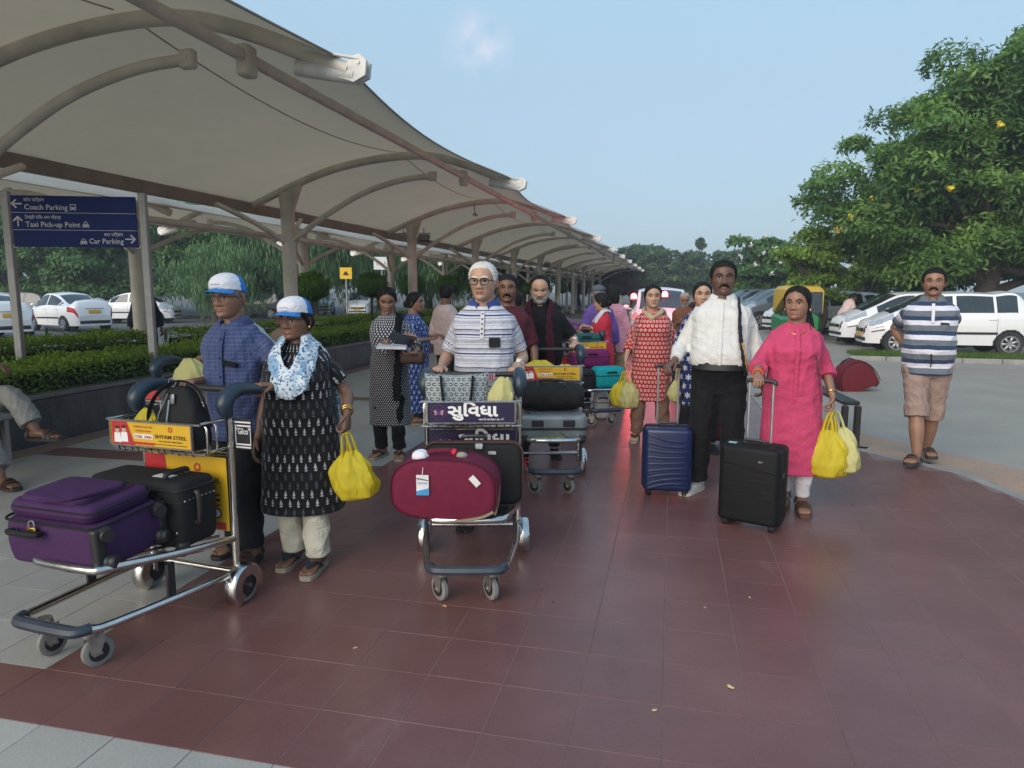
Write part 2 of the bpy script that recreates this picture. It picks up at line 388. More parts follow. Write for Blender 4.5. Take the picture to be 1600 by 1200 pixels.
def walkway():
    root = thing('walkway', 'red and pale grey tiled walkway under the canopy', None, kind='structure')
    g = G(); poly = [(-6.1, -2)] + EDGE + [(-6.1, 62)]
    n = len(poly); V = [(x, y, -.0018) for x, y in poly]+[(x, y, -.16) for x, y in poly]
    F = [tuple(range(n))]+[(i, i+n, (i+1) % n+n, (i+1) % n)[::-1] for i in range(n)]
    g.add(V, F); g.obj('slab', M_GROUT, root, smooth=False)
    S = .3055; X0 = -2.13; Y0 = 1.83; tiles = []
    for i in range(-13, 17):
        for j in range(-3, 120):
            x = X0+i*S; y = Y0+j*S
            x1 = x+S
            if x < -6.09 or y > 38: continue
            xm = edge_x(y+S)-.10 if y > 5.3 else 2.56
            xa = min(edge_x(y), edge_x(y+S))-.11
            if x >= xa-.03: continue
            red = True
            if i < -1:
                red = (j % 12 == 11) or (i == -13) or (j in (-1, 0, 1) and i >= -4 and j < 1)
            else:
                if j < 0 and i < 5: red = False
            tiles.append((x, y, min(S, xa-x), red))
    # joint-free pale patches keep running; sort so that the tiles showing largest become single objects
    cnt = {True: 0, False: 0}; cache = {}; rest = {True: [], False: []}
    def vis(t):
        x, y = t[0]+S/2, t[1]+S/2
        return y > 1.6 and abs(math.atan2(-x, y)-R_(12.97)) < R_(38.5)
    tiles.sort(key=lambda t: (t[0]+S/2)**2+(t[1]+S/2)**2)
    def tile_geo(w, d):
        g = G(); a, b, e, f = .0019, .0030, .0007, .0016
        V = [(a, e, -.02), (w-a, e, -.02), (w-a, d-e, -.02), (a, d-e, -.02), (a, e, -.001), (w-a, e, -.001), (w-a, d-e, -.001), (a, d-e, -.001),
             (b, f, 0), (w-b, f, 0), (w-b, d-f, 0), (b, d-f, 0)]
        F = [(8, 9, 10, 11)]+[(i+4, (i+1) % 4+4, (i+1) % 4+8, i+8) for i in range(4)]+[(i, (i+1) % 4, (i+1) % 4+4, i+4) for i in range(4)]
        g.add(V, F); return g
    for x, y, w, red in tiles:
        lim = 300 if red else 140
        z = random.uniform(-.0009, .0004)
        if vis((x, y)) and cnt[red] < lim:
            cnt[red] += 1; key = (round(w, 3), red)
            if key not in cache:
                me = tile_geo(w, S).mesh('tile', False); me.materials.append(M_RED if red else M_WTILE); cache[key] = me
            o = link('red_tile' if red else 'white_tile', cache[key], root, (x, y, z)); o.rotation_euler = (random.uniform(-.0016, .0016), random.uniform(-.0016, .0016), 0)
        else: rest[red].append((x, y, w, z))
    for red in (True, False):
        g = G(); tint = []
        for x, y, w, z in rest[red]:
            t = tile_geo(w, S); g.add(t.V, t.F, X=(np.eye(3), (x, y, z))); tint += [random.random()]*len(t.V)
        me = g.mesh('far_tiles', False); me.materials.append(M_RED if red else M_WTILE)
        at = me.attributes.new('tint', 'FLOAT', 'POINT'); at.data.foreach_set('value', np.array(tint, np.float32))
        link('red_tiles' if red else 'white_tiles', me, root)['kind'] = 'stuff'
    # kerb stones along the right edge
    P = []
    for (x0, y0), (x1, y1) in zip(EDGE, EDGE[1:]):
        L = math.hypot(x1-x0, y1-y0); k = max(1, round(L/.6)) if L < 12 else int(min(L, 22)/.6)
        for q in range(k):
            t0 = q/k if L < 12 else q*.6/L; t1 = (q+1)/k if L < 12 else (q+1)*.6/L
            P.append(((x0+(x1-x0)*t0, y0+(y1-y0)*t0), (x0+(x1-x0)*t1, y0+(y1-y0)*t1)))
    for a, b in P:
        L = math.hypot(b[0]-a[0], b[1]-a[1]); an = math.atan2(b[1]-a[1], b[0]-a[0])
        g = G(); g.box((L/2, .047, -.078), (L-.008, .10, .16), bev=.008)
        o = g.obj('kerb_stone', M_KERB, root, (a[0], a[1], random.uniform(-.003, .003)), (0, 0, an), smooth=False)
    return root
walkway()

# ------------------------------------------------------------------ litter on the tiles
def litter():
    spots = [(.26, 2.62, .022, (.55, .43, .22)), (-.02, 2.4, .016, (.5, .38, .2)), (-1.28, 2.57, .014, (.45, .3, .25)), (-1.03, 3.03, .018, (.6, .3, .12)),
             (.42, 3.47, .012, (.5, .38, .2)), (.2, 3.3, .012, (.35, .28, .2)), (1.3, 5.2, .016, (.09, .04, .03)), (-.53, 3.2, .01, (.06, .03, .03)), (.13, 4.1, .01, (.05, .02, .02))]
    labels = ['pale petal lowest on the red tiles, right of centre', 'pale petal near the bottom, left of the lowest pair', 'pinkish crumb on the tiles in front of the left trolley', 'orange crumb just ahead of the middle trolley castors', 'pale crumb below the black cabin suitcase, right one of two', 'small tan crumb below the black cabin suitcase, left one of two', 'dark crumb on the tiles right of the pink-dressed woman', 'tiny dark speck left of centre on the open tiles', 'tiny dark speck below the navy suitcase']
    for (x, y, r, c), lb in zip(spots, labels):
        g = G(); g.ball((0, 0, r*.25), (r*.6, r*.35, r*.25), 7, 5); g.ball((r*.5, r*.3, r*.2), (r*.3, r*.35, r*.2), 6, 4)
        o = g.obj('petal', mat('litter_%.2f_%.2f' % (c[0], c[1]), c, .7), None, (x, y, 0), (0, 0, random.random()*6))
        tag(o, lb, 'litter')
litter()

# ------------------------------------------------------------------ planters and hedges
def granite():
    n = NB('dark_granite'); v = n.coord('Object'); f = n.noise(40, 5, v, .7); b = n.noise(1.2, 7, n.vmap(v, (1, 1, .35)), .7)
    c = n.ramp(f, [(.3, (.018, .021, .026)), (.75, (.07, .075, .085))]); c = n.mix(n.math('MULTIPLY', n.ramp(b, [(.5, 0.), (.75, 1.)]), .45), c, (.20, .20, .20))
    n.set(Base_Color=c, Roughness=.32); return n.mat
M_GRAN = granite()
M_LEAF_H = None
def leaf_mat(name, stops, trans=.35, rough=.55):
    n = NB(name); t = n.attr('tint').outputs['Fac']; big = n.noise(.55, 3, n.node('ShaderNodeNewGeometry').outputs['Position'])
    c = n.ramp(n.math('ADD', n.math('MULTIPLY', t, .75), n.math('MULTIPLY', n.math('SUBTRACT', big, .3), .6)), stops)
    n.set(Base_Color=c, Roughness=rough); n.b.inputs['Specular IOR Level'].default_value = .35
    tr = n.node('ShaderNodeBsdfTranslucent'); n.put(tr.inputs[0], n.mix(1, c, (1.0, 1.15, .5), 'MULTIPLY'))
    mx = n.node('ShaderNodeMixShader'); mx.inputs[0].default_value = trans
    n.t.links.new(n.b.outputs[0], mx.inputs[1]); n.t.links.new(tr.outputs[0], mx.inputs[2]); n.t.links.new(mx.outputs[0], n.out.inputs[0]); return n.mat
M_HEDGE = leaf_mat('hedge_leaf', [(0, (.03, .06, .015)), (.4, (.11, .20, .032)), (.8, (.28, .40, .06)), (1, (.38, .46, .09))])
def leaves(P, Nn, size, seed=1, aspect=.5, rand=.8, tint=None, bend=.15, curl=True):
    """one 4-corner leaf per point, its plane mostly facing Nn"""
    r = np.random.default_rng(seed); k = len(P)
    n = Nn + r.normal(0, rand, (k, 3)); n /= np.linalg.norm(n, axis=1)[:, None]+1e-9
    a = r.normal(0, 1, (k, 3)); a -= n*np.sum(a*n, 1)[:, None]; a /= np.linalg.norm(a, axis=1)[:, None]+1e-9
    b = np.cross(n, a); L = (size*r.uniform(.6, 1.35, k))[:, None]; W = L*aspect
    V = np.stack([P, P+a*L*.5+b*W*.5+n*L*bend*.5, P+a*L, P+a*L*.5-b*W*.5+n*L*bend*.5], 1).reshape(-1, 3)
    t = r.random(k) if tint is None else np.clip(tint+r.normal(0, .13, k), 0, 1)
    return V, np.repeat(t, 4)
def leaf_obj(name, V, t, m, parent=None):
    me = fast_quads(name, V); me.materials.append(m)
    at = me.attributes.new('tint', 'FLOAT', 'POINT'); at.data.foreach_set('value', t.astype(np.float32)); return link(name, me, parent)
M_TWIG = mat('twig_bark', (.06, .045, .03), .9)
def hedge(x0, x1, y0, y1, z0, z1, label, n, seed, size=.042):
    r = np.random.default_rng(seed); root = thing('clipped_hedge', label, 'hedge', ((x0+x1)/2, (y0+y1)/2, z0), group='clipped hedges in the planters')
    w, d, h = (x1-x0)/2, (y1-y0)/2, z1-z0
    at = np.array([2*d*h, 2*d*h, 2*w*2*d*1.6, 2*w*h, 2*w*h]); f = r.choice(5, n, p=at/at.sum()); P = np.zeros((n, 3)); N = np.zeros((n, 3)); u = r.uniform(-1, 1, n); q = r.random(n)
    for k in range(5):
        m = f == k
        if k < 2: s = 1 if k == 0 else -1; P[m] = np.stack([np.full(m.sum(), s*w), u[m]*d, q[m]*h], 1); N[m] = (s, 0, .3)
        elif k == 2: P[m] = np.stack([u[m]*w, (q[m]*2-1)*d, np.full(m.sum(), h)], 1); N[m] = (0, 0, 1)
        else: s = 1 if k == 3 else -1; P[m] = np.stack([u[m]*w, np.full(m.sum(), s*d), q[m]*h], 1); N[m] = (0, s, .3)
    wob = .022*np.sin(P[:, 1]*5.1+P[:, 2]*7)+.018*np.sin(P[:, 1]*13+2)+.015*np.sin(P[:, 1]*2.3)
    P = P+N*wob[:, None]+r.normal(0, .016, (n, 3)); P -= N*(r.random(n)**2*.09)[:, None]
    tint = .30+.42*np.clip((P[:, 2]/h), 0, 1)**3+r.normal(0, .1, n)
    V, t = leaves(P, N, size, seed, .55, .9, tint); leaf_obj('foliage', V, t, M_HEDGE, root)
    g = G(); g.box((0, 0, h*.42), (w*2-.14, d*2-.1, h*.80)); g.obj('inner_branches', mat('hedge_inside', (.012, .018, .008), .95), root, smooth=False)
    return root
def planter(x0, x1, y0, y1, zt, label, zb=RZ-.03):
    root = thing('planter', label, 'planter', (x0, y0, 0), group='granite planters beside the walkway')
    W, D = x1-x0, y1-y0; n = max(1, int(D/1.2)); n = min(n, 44)
    for side, xx in ((1, W-.06), (-1, .06)):
        for k in range(n):
            L = D/n; g = G(); g.box((xx, L*(k+.5), (zt-.05+zb)/2), (.1, L-.006, zt-.05-zb), bev=.003)
            g.obj('granite_slab', M_GRAN, root, smooth=False)
    for k in range(n):
        L = D/n; g = G(); g.box((W-.07, L*(k+.5), zt-.022), (.16, L-.004, .044), bev=.006); g.obj('coping_stone', mat('planter_coping', (.12, .125, .125), .45, var=.3), root, smooth=False)
    g = G(); g.box((W/2-.05, .05, (zt+zb)/2), (W-.24, .1, zt-zb)); g.box((W/2-.05, D-.05, (zt+zb)/2), (W-.24, .1, zt-zb)); g.obj('end_wall', M_GRAN, root, smooth=False)
    g = G(); g.box((W/2, D/2, zt-.12), (W-.24, D-.22, .12)); g.obj('soil', M_SOIL, root, smooth=False)
    return root
planter(-7.75, -6.1, 2.0, 40, .50, 'long dark granite planter with clipped hedge beside pale tiles')
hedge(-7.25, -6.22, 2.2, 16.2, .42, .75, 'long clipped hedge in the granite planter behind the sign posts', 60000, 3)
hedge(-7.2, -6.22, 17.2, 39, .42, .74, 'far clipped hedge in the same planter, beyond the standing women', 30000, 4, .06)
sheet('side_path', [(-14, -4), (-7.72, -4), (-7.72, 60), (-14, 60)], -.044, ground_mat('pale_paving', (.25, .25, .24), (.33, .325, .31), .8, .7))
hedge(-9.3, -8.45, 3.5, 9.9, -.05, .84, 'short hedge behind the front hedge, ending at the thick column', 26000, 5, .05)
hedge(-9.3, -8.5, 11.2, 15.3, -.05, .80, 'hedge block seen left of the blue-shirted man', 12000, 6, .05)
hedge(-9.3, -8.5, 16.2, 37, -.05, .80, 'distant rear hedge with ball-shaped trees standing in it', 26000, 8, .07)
# ------------------------------------------------------------------ tensile canopies
def fabric_mat():
    n = NB('canopy_fabric'); v = n.coord(); b = n.noise(.9, 6, v, .65); w = n.noise(5, 5, n.vmap(v, (1, .25, 1)), .7)
    c = n.ramp(b, [(.3, (.50, .475, .43)), (.7, (.60, .575, .53))]); c = n.mix(n.math('MULTIPLY', n.ramp(w, [(.5, 0.), (.8, 1.)]), .18), c, (.30, .27, .23))
    n.set(Base_Color=c, Roughness=.7); n.bump(n.noise(240, 2, v), .15, .002)
    tr = n.node('ShaderNodeBsdfTranslucent'); n.put(tr.inputs[0], (.76, .70, .60)); mx = n.node('ShaderNodeMixShader'); mx.inputs[0].default_value = .50
    n.t.links.new(n.b.outputs[0], mx.inputs[1]); n.t.links.new(tr.outputs[0], mx.inputs[2]); n.t.links.new(mx.outputs[0], n.out.inputs[0]); return n.mat
M_FAB = fabric_mat()
RIB = [(-.82, -.13), (0, .20), (.9, .50), (1.75, .66), (2.55, .715), (3.1, .665), (3.62, .52), (4.15, .31), (4.6, .11)]   # (x from column, z over 3.3)
RIBP, _ = catmull(np.array([(x, 0, z+3.3) for x, z in RIB]), np.ones(len(RIB)), 5)
def rib_z(x): return np.interp(x, RIBP[:, 0], RIBP[:, 2])
def canopy(x0, y0, step, nfr, label, mirror=False, scale=1.0):
    root = thing('canopy', label, 'canopy', (x0, y0, 0), group='tensile canopies along the walkway')
    s = -1 if mirror else 1
    mir = lambda P: [(s*p[0], p[1], p[2]) for p in P]
    L = step*(nfr-1)
    def fz(x, u):
        sg = math.sin(math.pi*u); xe = 4.5-.30*sg; t = (x+.84)/(xe+.84)
        return float(rib_z(x))+.085-(.26*sg**.85)*max(0, math.sin(math.pi*min(1, t*1.0)))**.8-.16*sg*max(0, t)**4
    # column
    g = G(); g.cyl((0, 0, -.16), (0, 0, 3.42), .135, 20); g.lathe([(.2, -.16), (.2, .0), (.145, .03)], 20)
    col = g.mesh('column'); col.materials.append(M_CREAM)
    g = G(); g.prism([(-.12, 3.05), (.12, 3.05), (.34*s, 3.60), (-.16*s, 3.36)][::1], .10); head = g.mesh('column_head'); head.materials.append(M_CREAM)
    g = G(); g.tube(mir(RIBP), .075, 10); rib = g.mesh('rib'); rib.materials.append(M_CREAM)
    g = G(); g.tube(mir([(.10, 0, 2.50), (.75, 0, 2.93), (1.6, 0, 3.36), (2.4, 0, 3.58), (3.02, 0, 3.63)]), .055, 10, sub=5); g.box((s*3.0, 0, 3.63), (.16, .09, .17), bev=.02)
    strut = g.mesh('strut'); strut.materials.append(M_CREAM)
    g = G(); g.prism([(s*4.52, 3.36), (s*4.66, 3.31), (s*4.77, 3.36), (s*4.785, 3.48), (s*4.72, 3.54), (s*4.64, 3.52)][::s], .03, (np.eye(3), (0, .045, 0))); g.prism([(s*4.52, 3.36), (s*4.66, 3.31), (s*4.77, 3.36), (s*4.785, 3.48), (s*4.72, 3.54), (s*4.64, 3.52)][::s], .03, (np.eye(3), (0, -.045, 0)))
    g.cyl((s*4.1, 0, 3.48), (s*4.66, 0, 3.37), .07, 14); g.cyl((s*4.71, -.07, 3.47), (s*4.71, .07, 3.47), .018, 8); g.tube([(s*4.72, -.05, 3.5), (s*4.4, -.1, 3.56), (s*4.25, -.2, 3.57)], .015, 6); g.tube([(s*4.72, .05, 3.5), (s*4.4, .1, 3.56), (s*4.25, .2, 3.57)], .015, 6)
    tip = g.mesh('tip_bracket'); tip.materials.append(mat('white_bracket_paint', (.6, .6, .57), .45))
    g = G(); g.box((s*3.6, 0, 3.57), (.13, .17, .27), bev=.02); g.cyl((s*3.6, -.16, 3.57), (s*3.6, .16, 3.57), .03, 8); brk = g.mesh('purlin_bracket'); brk.materials.append(M_CREAM)
    g = G(); g.tube([(0, 0, 2.42), (s*-.25, -.7, 2.78), (s*-.55, -1.45, 3.06)], .048, 9, sub=3); b1 = g.mesh('knee_brace'); b1.materials.append(M_CREAM)
    g = G(); g.tube([(0, 0, 2.42), (s*-.25, .7, 2.78), (s*-.55, 1.45, 3.06)], .048, 9, sub=3); b2 = g.mesh('knee_brace'); b2.materials.append(M_CREAM)
    g = G(); g.cyl((0, .09, 0), (0, step-.09, 0), .055, 10); pur = g.mesh('purlin'); pur.materials.append(M_CREAM)
    g = G()
    if mirror: g.cyl((0, .002, -.02), (0, step-.002, -.02), .06, 12)
    else: g.box((0, step/2, .13), (.13, step-.004, .20), bev=.01)
    bm_ = g.mesh('beam'); bm_.materials.append(M_CREAM if mirror else M_BEAM)
    g = G(); ed = [(s*(4.5-.30*math.sin(math.pi*k/16)), step*k/16, fz(4.5-.30*math.sin(math.pi*k/16), k/16)) for k in range(17)]; g.tube(ed, .012, 6); cable = g.mesh('edge_cable'); cable.materials.append(M_BEAM)
    # fabric panel: saddle between two ribs, sagging to the middle, outer edge scalloped
    ns, ntt = 20, 26; V = []; F = []
    for th in (0, 1):
        for i in range(ns+1):
            u = i/ns; sg = math.sin(math.pi*u)
            for j in range(ntt+1):
                t = j/ntt; xe = 4.5-.30*sg; x = -.84+t*(xe+.84); z = fz(x, u)
                V.append((s*x, step*u, z+.012*th))
    q = (ns+1)*(ntt+1)
    for th in (0, 1):
        for i in range(ns):
            for j in range(ntt):
                a = th*q+i*(ntt+1)+j; f = (a, a+1, a+ntt+2, a+ntt+1); F.append(f if (th == 1) == (not mirror) else f[::-1])
    for i in range(ns):
        for j in (0, ntt):
            a = i*(ntt+1)+j; F.append((a, a+ntt+1, a+ntt+1+q, a+q))
    g = G(); g.add(V, F); fab = g.mesh('fabric_panel', True, 80); fab.materials.append(M_FAB)
    g = G(); g.tube([(s*2.35, step*u, fz(2.35, u)-.003) for u in np.linspace(.02, .98, 30)], .009, 5)
    seam = g.mesh('fabric_seam'); seam.materials.append(mat('fabric_seam_line', (.36, .33, .29), .8))
    for k in range(nfr):
        y = k*step
        for nm, me in (('column', col), ('column_head', head), ('rib', rib), ('strut', strut), ('tip_bracket', tip), ('purlin_bracket', brk), ('knee_brace', b1), ('knee_brace', b2)):
            link(nm, me, root, (0, y, 0))
        if k < nfr-1:
            link('fabric_panel', fab, root, (0, y, 0)); link('fabric_seam', seam, root, (0, y, 0)); link('edge_cable', cable, root, (0, y, 0))
            link('purlin', pur, root, (s*3.6, y, 3.60)); link('beam', bm_, root, (s*-.80, y, 3.02)); 
    return root
canopy(-7.4, 5.85-6.68, 6.68, 15, 'near tan fabric canopy on cream columns arching over the walkway')
rear_canopy = canopy(-8.9, 10.2-11.0, 5.5, 16, 'rear white-topped canopy behind the sign, sloping away from the walkway', True); rear_canopy.scale = (.85, 1, .93); rear_canopy.location.z = -.13

# lamps and cameras hung under the near canopy
def floodlight(loc, rz, label):
    root = thing('floodlight', label, 'lamp', loc, rz, 'floodlights under the canopy')
    g = G(); g.box((0, 0, 0), (.3, .12, .2), r=eul(25, 0, 0), bev=.02); g.obj('housing', M_BLACK, root)
    g = G(); g.box((0, -.062, .0), (.25, .01, .15), r=eul(25, 0, 0)); g.obj('glass', mat('lamp_glass', (.2, .21, .2), .15), root)
    g = G(); g.tube([(-.17, 0, 0), (-.17, .05, .14), (.17, .05, .14), (.17, 0, 0)], .012, 6); g.tube([(0, .05, .14), (0, .05, .28)], .012, 6); g.obj('bracket', M_BLACK, root)
    return root
floodlight((-6.95, 19.0, 3.02), 20, 'black floodlight fixed beside the second column in view')
floodlight((-6.95, 39.0, 3.02), 20, 'small dark floodlight far down the canopy')
def cctv(loc, rz, label):
    root = thing('security_camera', label, 'camera', loc, rz, 'cameras under the canopy')
    g = G(); g.cyl((0, .1, 0), (0, -.14, -.04), .045, 12); g.obj('body', mat('camera_grey', (.3, .3, .3), .4), root)
    g = G(); g.tube([(0, .02, 0), (0, .04, .12), (0, .04, .3)], .015, 6); g.obj('mount', M_GALV, root)
cctv((-5.35, 18.7, 3.62), 30, 'grey security camera hanging from a strut under the canopy')
cctv((-7.55, 18.9, 3.15), -30, 'small grey camera at the head of the second column')

# ------------------------------------------------------------------ direction sign
def sign():
    A = np.array([-7.62, 6.8]); B = np.array([-6.30, 7.28]); d = B-A; W = np.linalg.norm(d); an = math.degrees(math.atan2(d[1], d[0]))
    root = thing('direction_sign', 'dark blue parking direction sign between two grey posts', 'sign', (A[0], A[1], 0), an)
    for x in (-.06, W+.06):
        g = G(); g.box((x, .03, 1.32), (.085, .085, 2.74), bev=.008); g.obj('post', M_GALV, root, smooth=False)
        for z in (2.05, 2.55):
            g = G(); g.box((x+(.05 if x < 1 else -.05), .03, z), (.1, .05, .04)); g.obj('clamp', M_GALV, root, smooth=False)
    M_NAVY = mat('sign_navy', (.010, .028, .165), .55, var=.12, spec=.25)
    H = .60; z0 = 2.04; hh = H/3
    rows = [('कोच पािर्कंग', 'Coach Parking', 'L', 'bus'), ('टैक्सी पिक-अप पॉइन्ट', 'Taxi Pick-up Point', 'U', 'taxi'), ('कार पािर्कंग', 'Car Parking', 'R', 'car')]
    for k, (hi, en, ar, ic) in enumerate(rows):
        zb = z0+(2-k)*hh
        g = G(); g.box((W/2, 0, zb+hh/2), (W-.02, .03, hh-.006), bev=.003); p = g.obj('sign_panel', M_NAVY, root, smooth=False)
        t = G(); yy = -.0175
        def put(txt, x, z, h, al, bold=.012):
            V, F = textgeo(txt, h, bold, .95, al); t.add(V, F, X=(np.eye(3), (x, yy, z))); return V
        def icon(x, z, w, kind):
            q = [(0, .1), (1, .1), (1, .45), (.86, .5), (.72, .86), (.28, .86), (.14, .5), (0, .45)] if kind != 'bus' else [(.05, .1), (.95, .1), (.95, .95), (.05, .95)]
            b = G(); b.prism([(a*w, c*w) for a, c in q], .001, (np.eye(3), (x, yy, z))); t.add(b.V, b.F, 0)
            c = G()
            if kind == 'bus': c.prism([(.16*w, .5*w), (.84*w, .5*w), (.84*w, .82*w), (.16*w, .82*w)], .001, (np.eye(3), (x, yy-.0012, z)))
            else: c.prism([(.27*w, .52*w), (.73*w, .52*w), (.66*w, .77*w), (.34*w, .77*w)], .001, (np.eye(3), (x, yy-.0012, z)))
            for a in (.2, .8): c.ball((x+a*w, yy-.0012, z+.27*w), (.09*w, .0006, .09*w), 10, 6)
            t.add(c.V, c.F, 1)
            for a in (.08, .74): b = G(); b.prism([(a*w, 0), ((a+.18)*w, 0), ((a+.18)*w, .1*w), (a*w, .1*w)], .001, (np.eye(3), (x, yy, z))); t.add(b.V, b.F, 0)
            if kind == 'taxi': b = G(); b.prism([(.4*w, .9*w), (.6*w, .9*w), (.6*w, 1.02*w), (.4*w, 1.02*w)], .001, (np.eye(3), (x, yy, z))); t.add(b.V, b.F, 0)
        def arrow(x, z, ang):
            Q = [(-.06, 0, -.008), (-.06, 0, .008), (.03, 0, .008), (.03, 0, -.008), (.062, 0, 0), (.012, 0, .052), (-.006, 0, .045), (.038, 0, 0), (-.006, 0, -.045), (.012, 0, -.052)]
            M = np.array([[math.cos(ang), 0, -math.sin(ang)], [0, 1, 0], [math.sin(ang), 0, math.cos(ang)]])
            t.add(Q, [(0, 3, 2, 1), (4, 5, 6, 7), (4, 7, 8, 9)], X=(M, (x, yy, z)))
        if ar == 'R':
            arrow(W-.09, zb+.1, 0); V = put(en, W-.17, zb+.045, .062, 'RIGHT'); put(hi, W-.17, zb+.135, .036, 'RIGHT'); icon(W-.17-np.ptp(V[:, 0])-.1, zb+.035, .075, ic)
        else:
            arrow(.075, zb+.1, math.pi if ar == 'L' else math.pi/2); V = put(en, .155, zb+.035, .062, 'LEFT'); put(hi, .155, zb+.130, .036, 'LEFT'); icon(.155+np.ptp(V[:, 0])+.025, zb+.03, .075, ic)
        t.obj('lettering', [M_WHITE, M_NAVY], p, smooth=False)
    for k in (1, 2):
        g = G(); g.box((W/2, -.012, z0+k*hh), (W-.03, .012, .005)); g.obj('divider_strip', M_WHITE, root, smooth=False)
sign()

# ------------------------------------------------------------------ small signs beyond the planters
def board_sign(loc, rz, w, h, zb, m, label, txt=None, tm=None, group=None, shape=None):
    root = thing('board_sign', label, 'sign', loc, rz, group)
    g = G(); g.cyl((0, .03, -.1), (0, .03, zb+h*.6), .035, 10); g.obj('post', M_GALV, root)
    g = G(); g.box((0, 0, zb+h/2), (w, .03, h), bev=.008); b = g.obj('board', m, root, smooth=False)
    if txt:
        t = G(); V, F = textgeo(txt, h*.32, .01, 1, 'CENTER'); t.add(V, F, X=(np.eye(3), (0, -.0175, zb+h*.34))); t.obj('lettering', tm, b, smooth=False)
    if shape == 'car':
        t = G(); w2 = w*.45
        t.prism([(a*w2-w2/2, c*w2+zb+h*.28) for a, c in ((0, .1), (1, .1), (1, .4), (.8, .45), (.68, .8), (.28, .8), (.16, .45), (0, .4))], .004, (np.eye(3), (0, -.018, 0))); t.obj('symbol', M_BLACK, b, smooth=False)
    return root
M_YEL = mat('yellow_board', (.72, .46, .02), .5, var=.08)
board_sign((-14, 28.3, RZ), 20, .52, .50, 2.1, M_YEL, 'yellow square sign on a thin pole left of the polka dot woman', None, None, 'yellow signs by the parking lot', 'car')
board_sign((-14, 43.3, RZ), 20, .55, .52, 2.45, M_YEL, 'distant yellow sign by the old man\'s ear', None, None, 'yellow signs by the parking lot', 'car')
board_sign((-13.9, 62, RZ), 20, .55, .52, 2.5, M_YEL, 'farthest yellow sign seen between the far columns', None, None, 'yellow signs by the parking lot', 'car')
board_sign((-14, 32.2, RZ), 18, .78, .62, 2.62, mat('white_board', (.6, .63, .64), .5, var=.05), 'white board sign lettered DLA under the rear canopy', 'DLA', mat('grey_print', (.25, .27, .28), .6))
# ------------------------------------------------------------------ trees
def leafset(clumps, per, size, seed, droop=.4, aspect=.5, out=.9):
    r = np.random.default_rng(seed); P = []; N = []; T = []
    for (c, rad, tn) in clumps:
        k = int(per*max(.3, rad[0])**1.6); d = r.normal(0, 1, (k, 3)); d /= np.linalg.norm(d, axis=1)[:, None]
        d[:, 2] = np.where(d[:, 2] < -.35, -d[:, 2]*.6, d[:, 2])
        q = r.uniform(.45, 1.05, k)**.6; p = np.array(c)+d*np.array(rad)*q[:, None]
        p += .12*rad[0]*np.sin(p*4.3+seed)
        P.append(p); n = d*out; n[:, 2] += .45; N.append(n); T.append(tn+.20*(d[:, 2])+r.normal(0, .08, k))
    return np.concatenate(P), np.concatenate(N), np.clip(np.concatenate(T), 0, 1)
def tree(name, label, cat, loc, H, crown, per, size, seed, m, trunk=(.25, .1), nclump=40, group=None, gaps=.5, zmin=.25, droop=0, aspect=.5, nlimb=10, outer=None, cl=(.16, .30)):
    """crown = (rx, ry, rz) about centre height; clumps spread over an uneven crown volume"""
    r = np.random.default_rng(seed); root = thing(name, label, cat, loc, 0, group); rx, ry, rz = crown; cz = H-rz
    cs = []
    for i in range(nclump):
        d = r.normal(0, 1, 3); d /= np.linalg.norm(d); q = r.uniform(.25, 1)**.55
        lump = 1+.22*math.sin(3*math.atan2(d[1], d[0])+seed)+.14*math.sin(5*d[2]+seed*2)
        c = np.array([d[0]*rx, d[1]*ry, d[2]*rz])*q*lump*.86; c[2] += cz
        if c[2] < H*zmin: c[2] = H*zmin+r.random()*.4
        s = r.uniform(*cl)*min(rx, rz)*1.15; cs.append((c, (s*1.25, s*1.25, s*.75), r.uniform(.22, .62)))
    if outer: cs += outer
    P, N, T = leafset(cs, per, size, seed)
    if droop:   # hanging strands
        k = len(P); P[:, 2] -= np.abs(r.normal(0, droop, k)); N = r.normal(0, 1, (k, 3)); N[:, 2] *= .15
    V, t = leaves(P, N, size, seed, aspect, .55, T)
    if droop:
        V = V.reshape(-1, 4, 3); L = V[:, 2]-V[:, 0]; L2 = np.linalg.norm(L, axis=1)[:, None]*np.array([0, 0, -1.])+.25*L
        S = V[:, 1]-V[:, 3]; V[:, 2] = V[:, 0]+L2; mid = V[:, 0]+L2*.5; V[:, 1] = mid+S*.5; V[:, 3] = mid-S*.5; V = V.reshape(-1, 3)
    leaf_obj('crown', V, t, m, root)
    g = G(); r0, r1 = trunk; top = np.array([r.normal(0, .2), r.normal(0, .2), cz-rz*.2]); fork = np.array([r.normal(0, .1), r.normal(0, .1), max(H*.16, .5)])
    g.tube([(0, 0, -.3), (0, 0, .1), fork*.6, fork, (fork+top)/2+r.normal(0, .1, 3), top], [r0*1.35, r0*1.05, r0, r0*.85, r0*.6, r1], 10, sub=3)
    idx = r.choice(len(cs), min(nlimb, len(cs)), False)
    for i in idx:
        c = np.array(cs[i][0]); a = fork*(1-.5*r.random())+top*.5*r.random(); mdl = (a+c)/2+np.array([0, 0, .12*H*r.uniform(-.3, .6)])
        g.tube([a, mdl, c], [r0*.45, r0*.28, r0*.08], 6, sub=4)
    g.obj('trunk', mat('grey_bark', (.075, .06, .048), .9, var=.35, nscale=6, bump=.5, bscale=20), root)
    return root
L_MID = leaf_mat('broad_leaf', [(0, (0.030, 0.068, 0.019)), (.4, (0.084, 0.177, 0.041)), (.8, (0.187, 0.321, 0.071)), (1, (0.271, 0.422, 0.093))], .38)
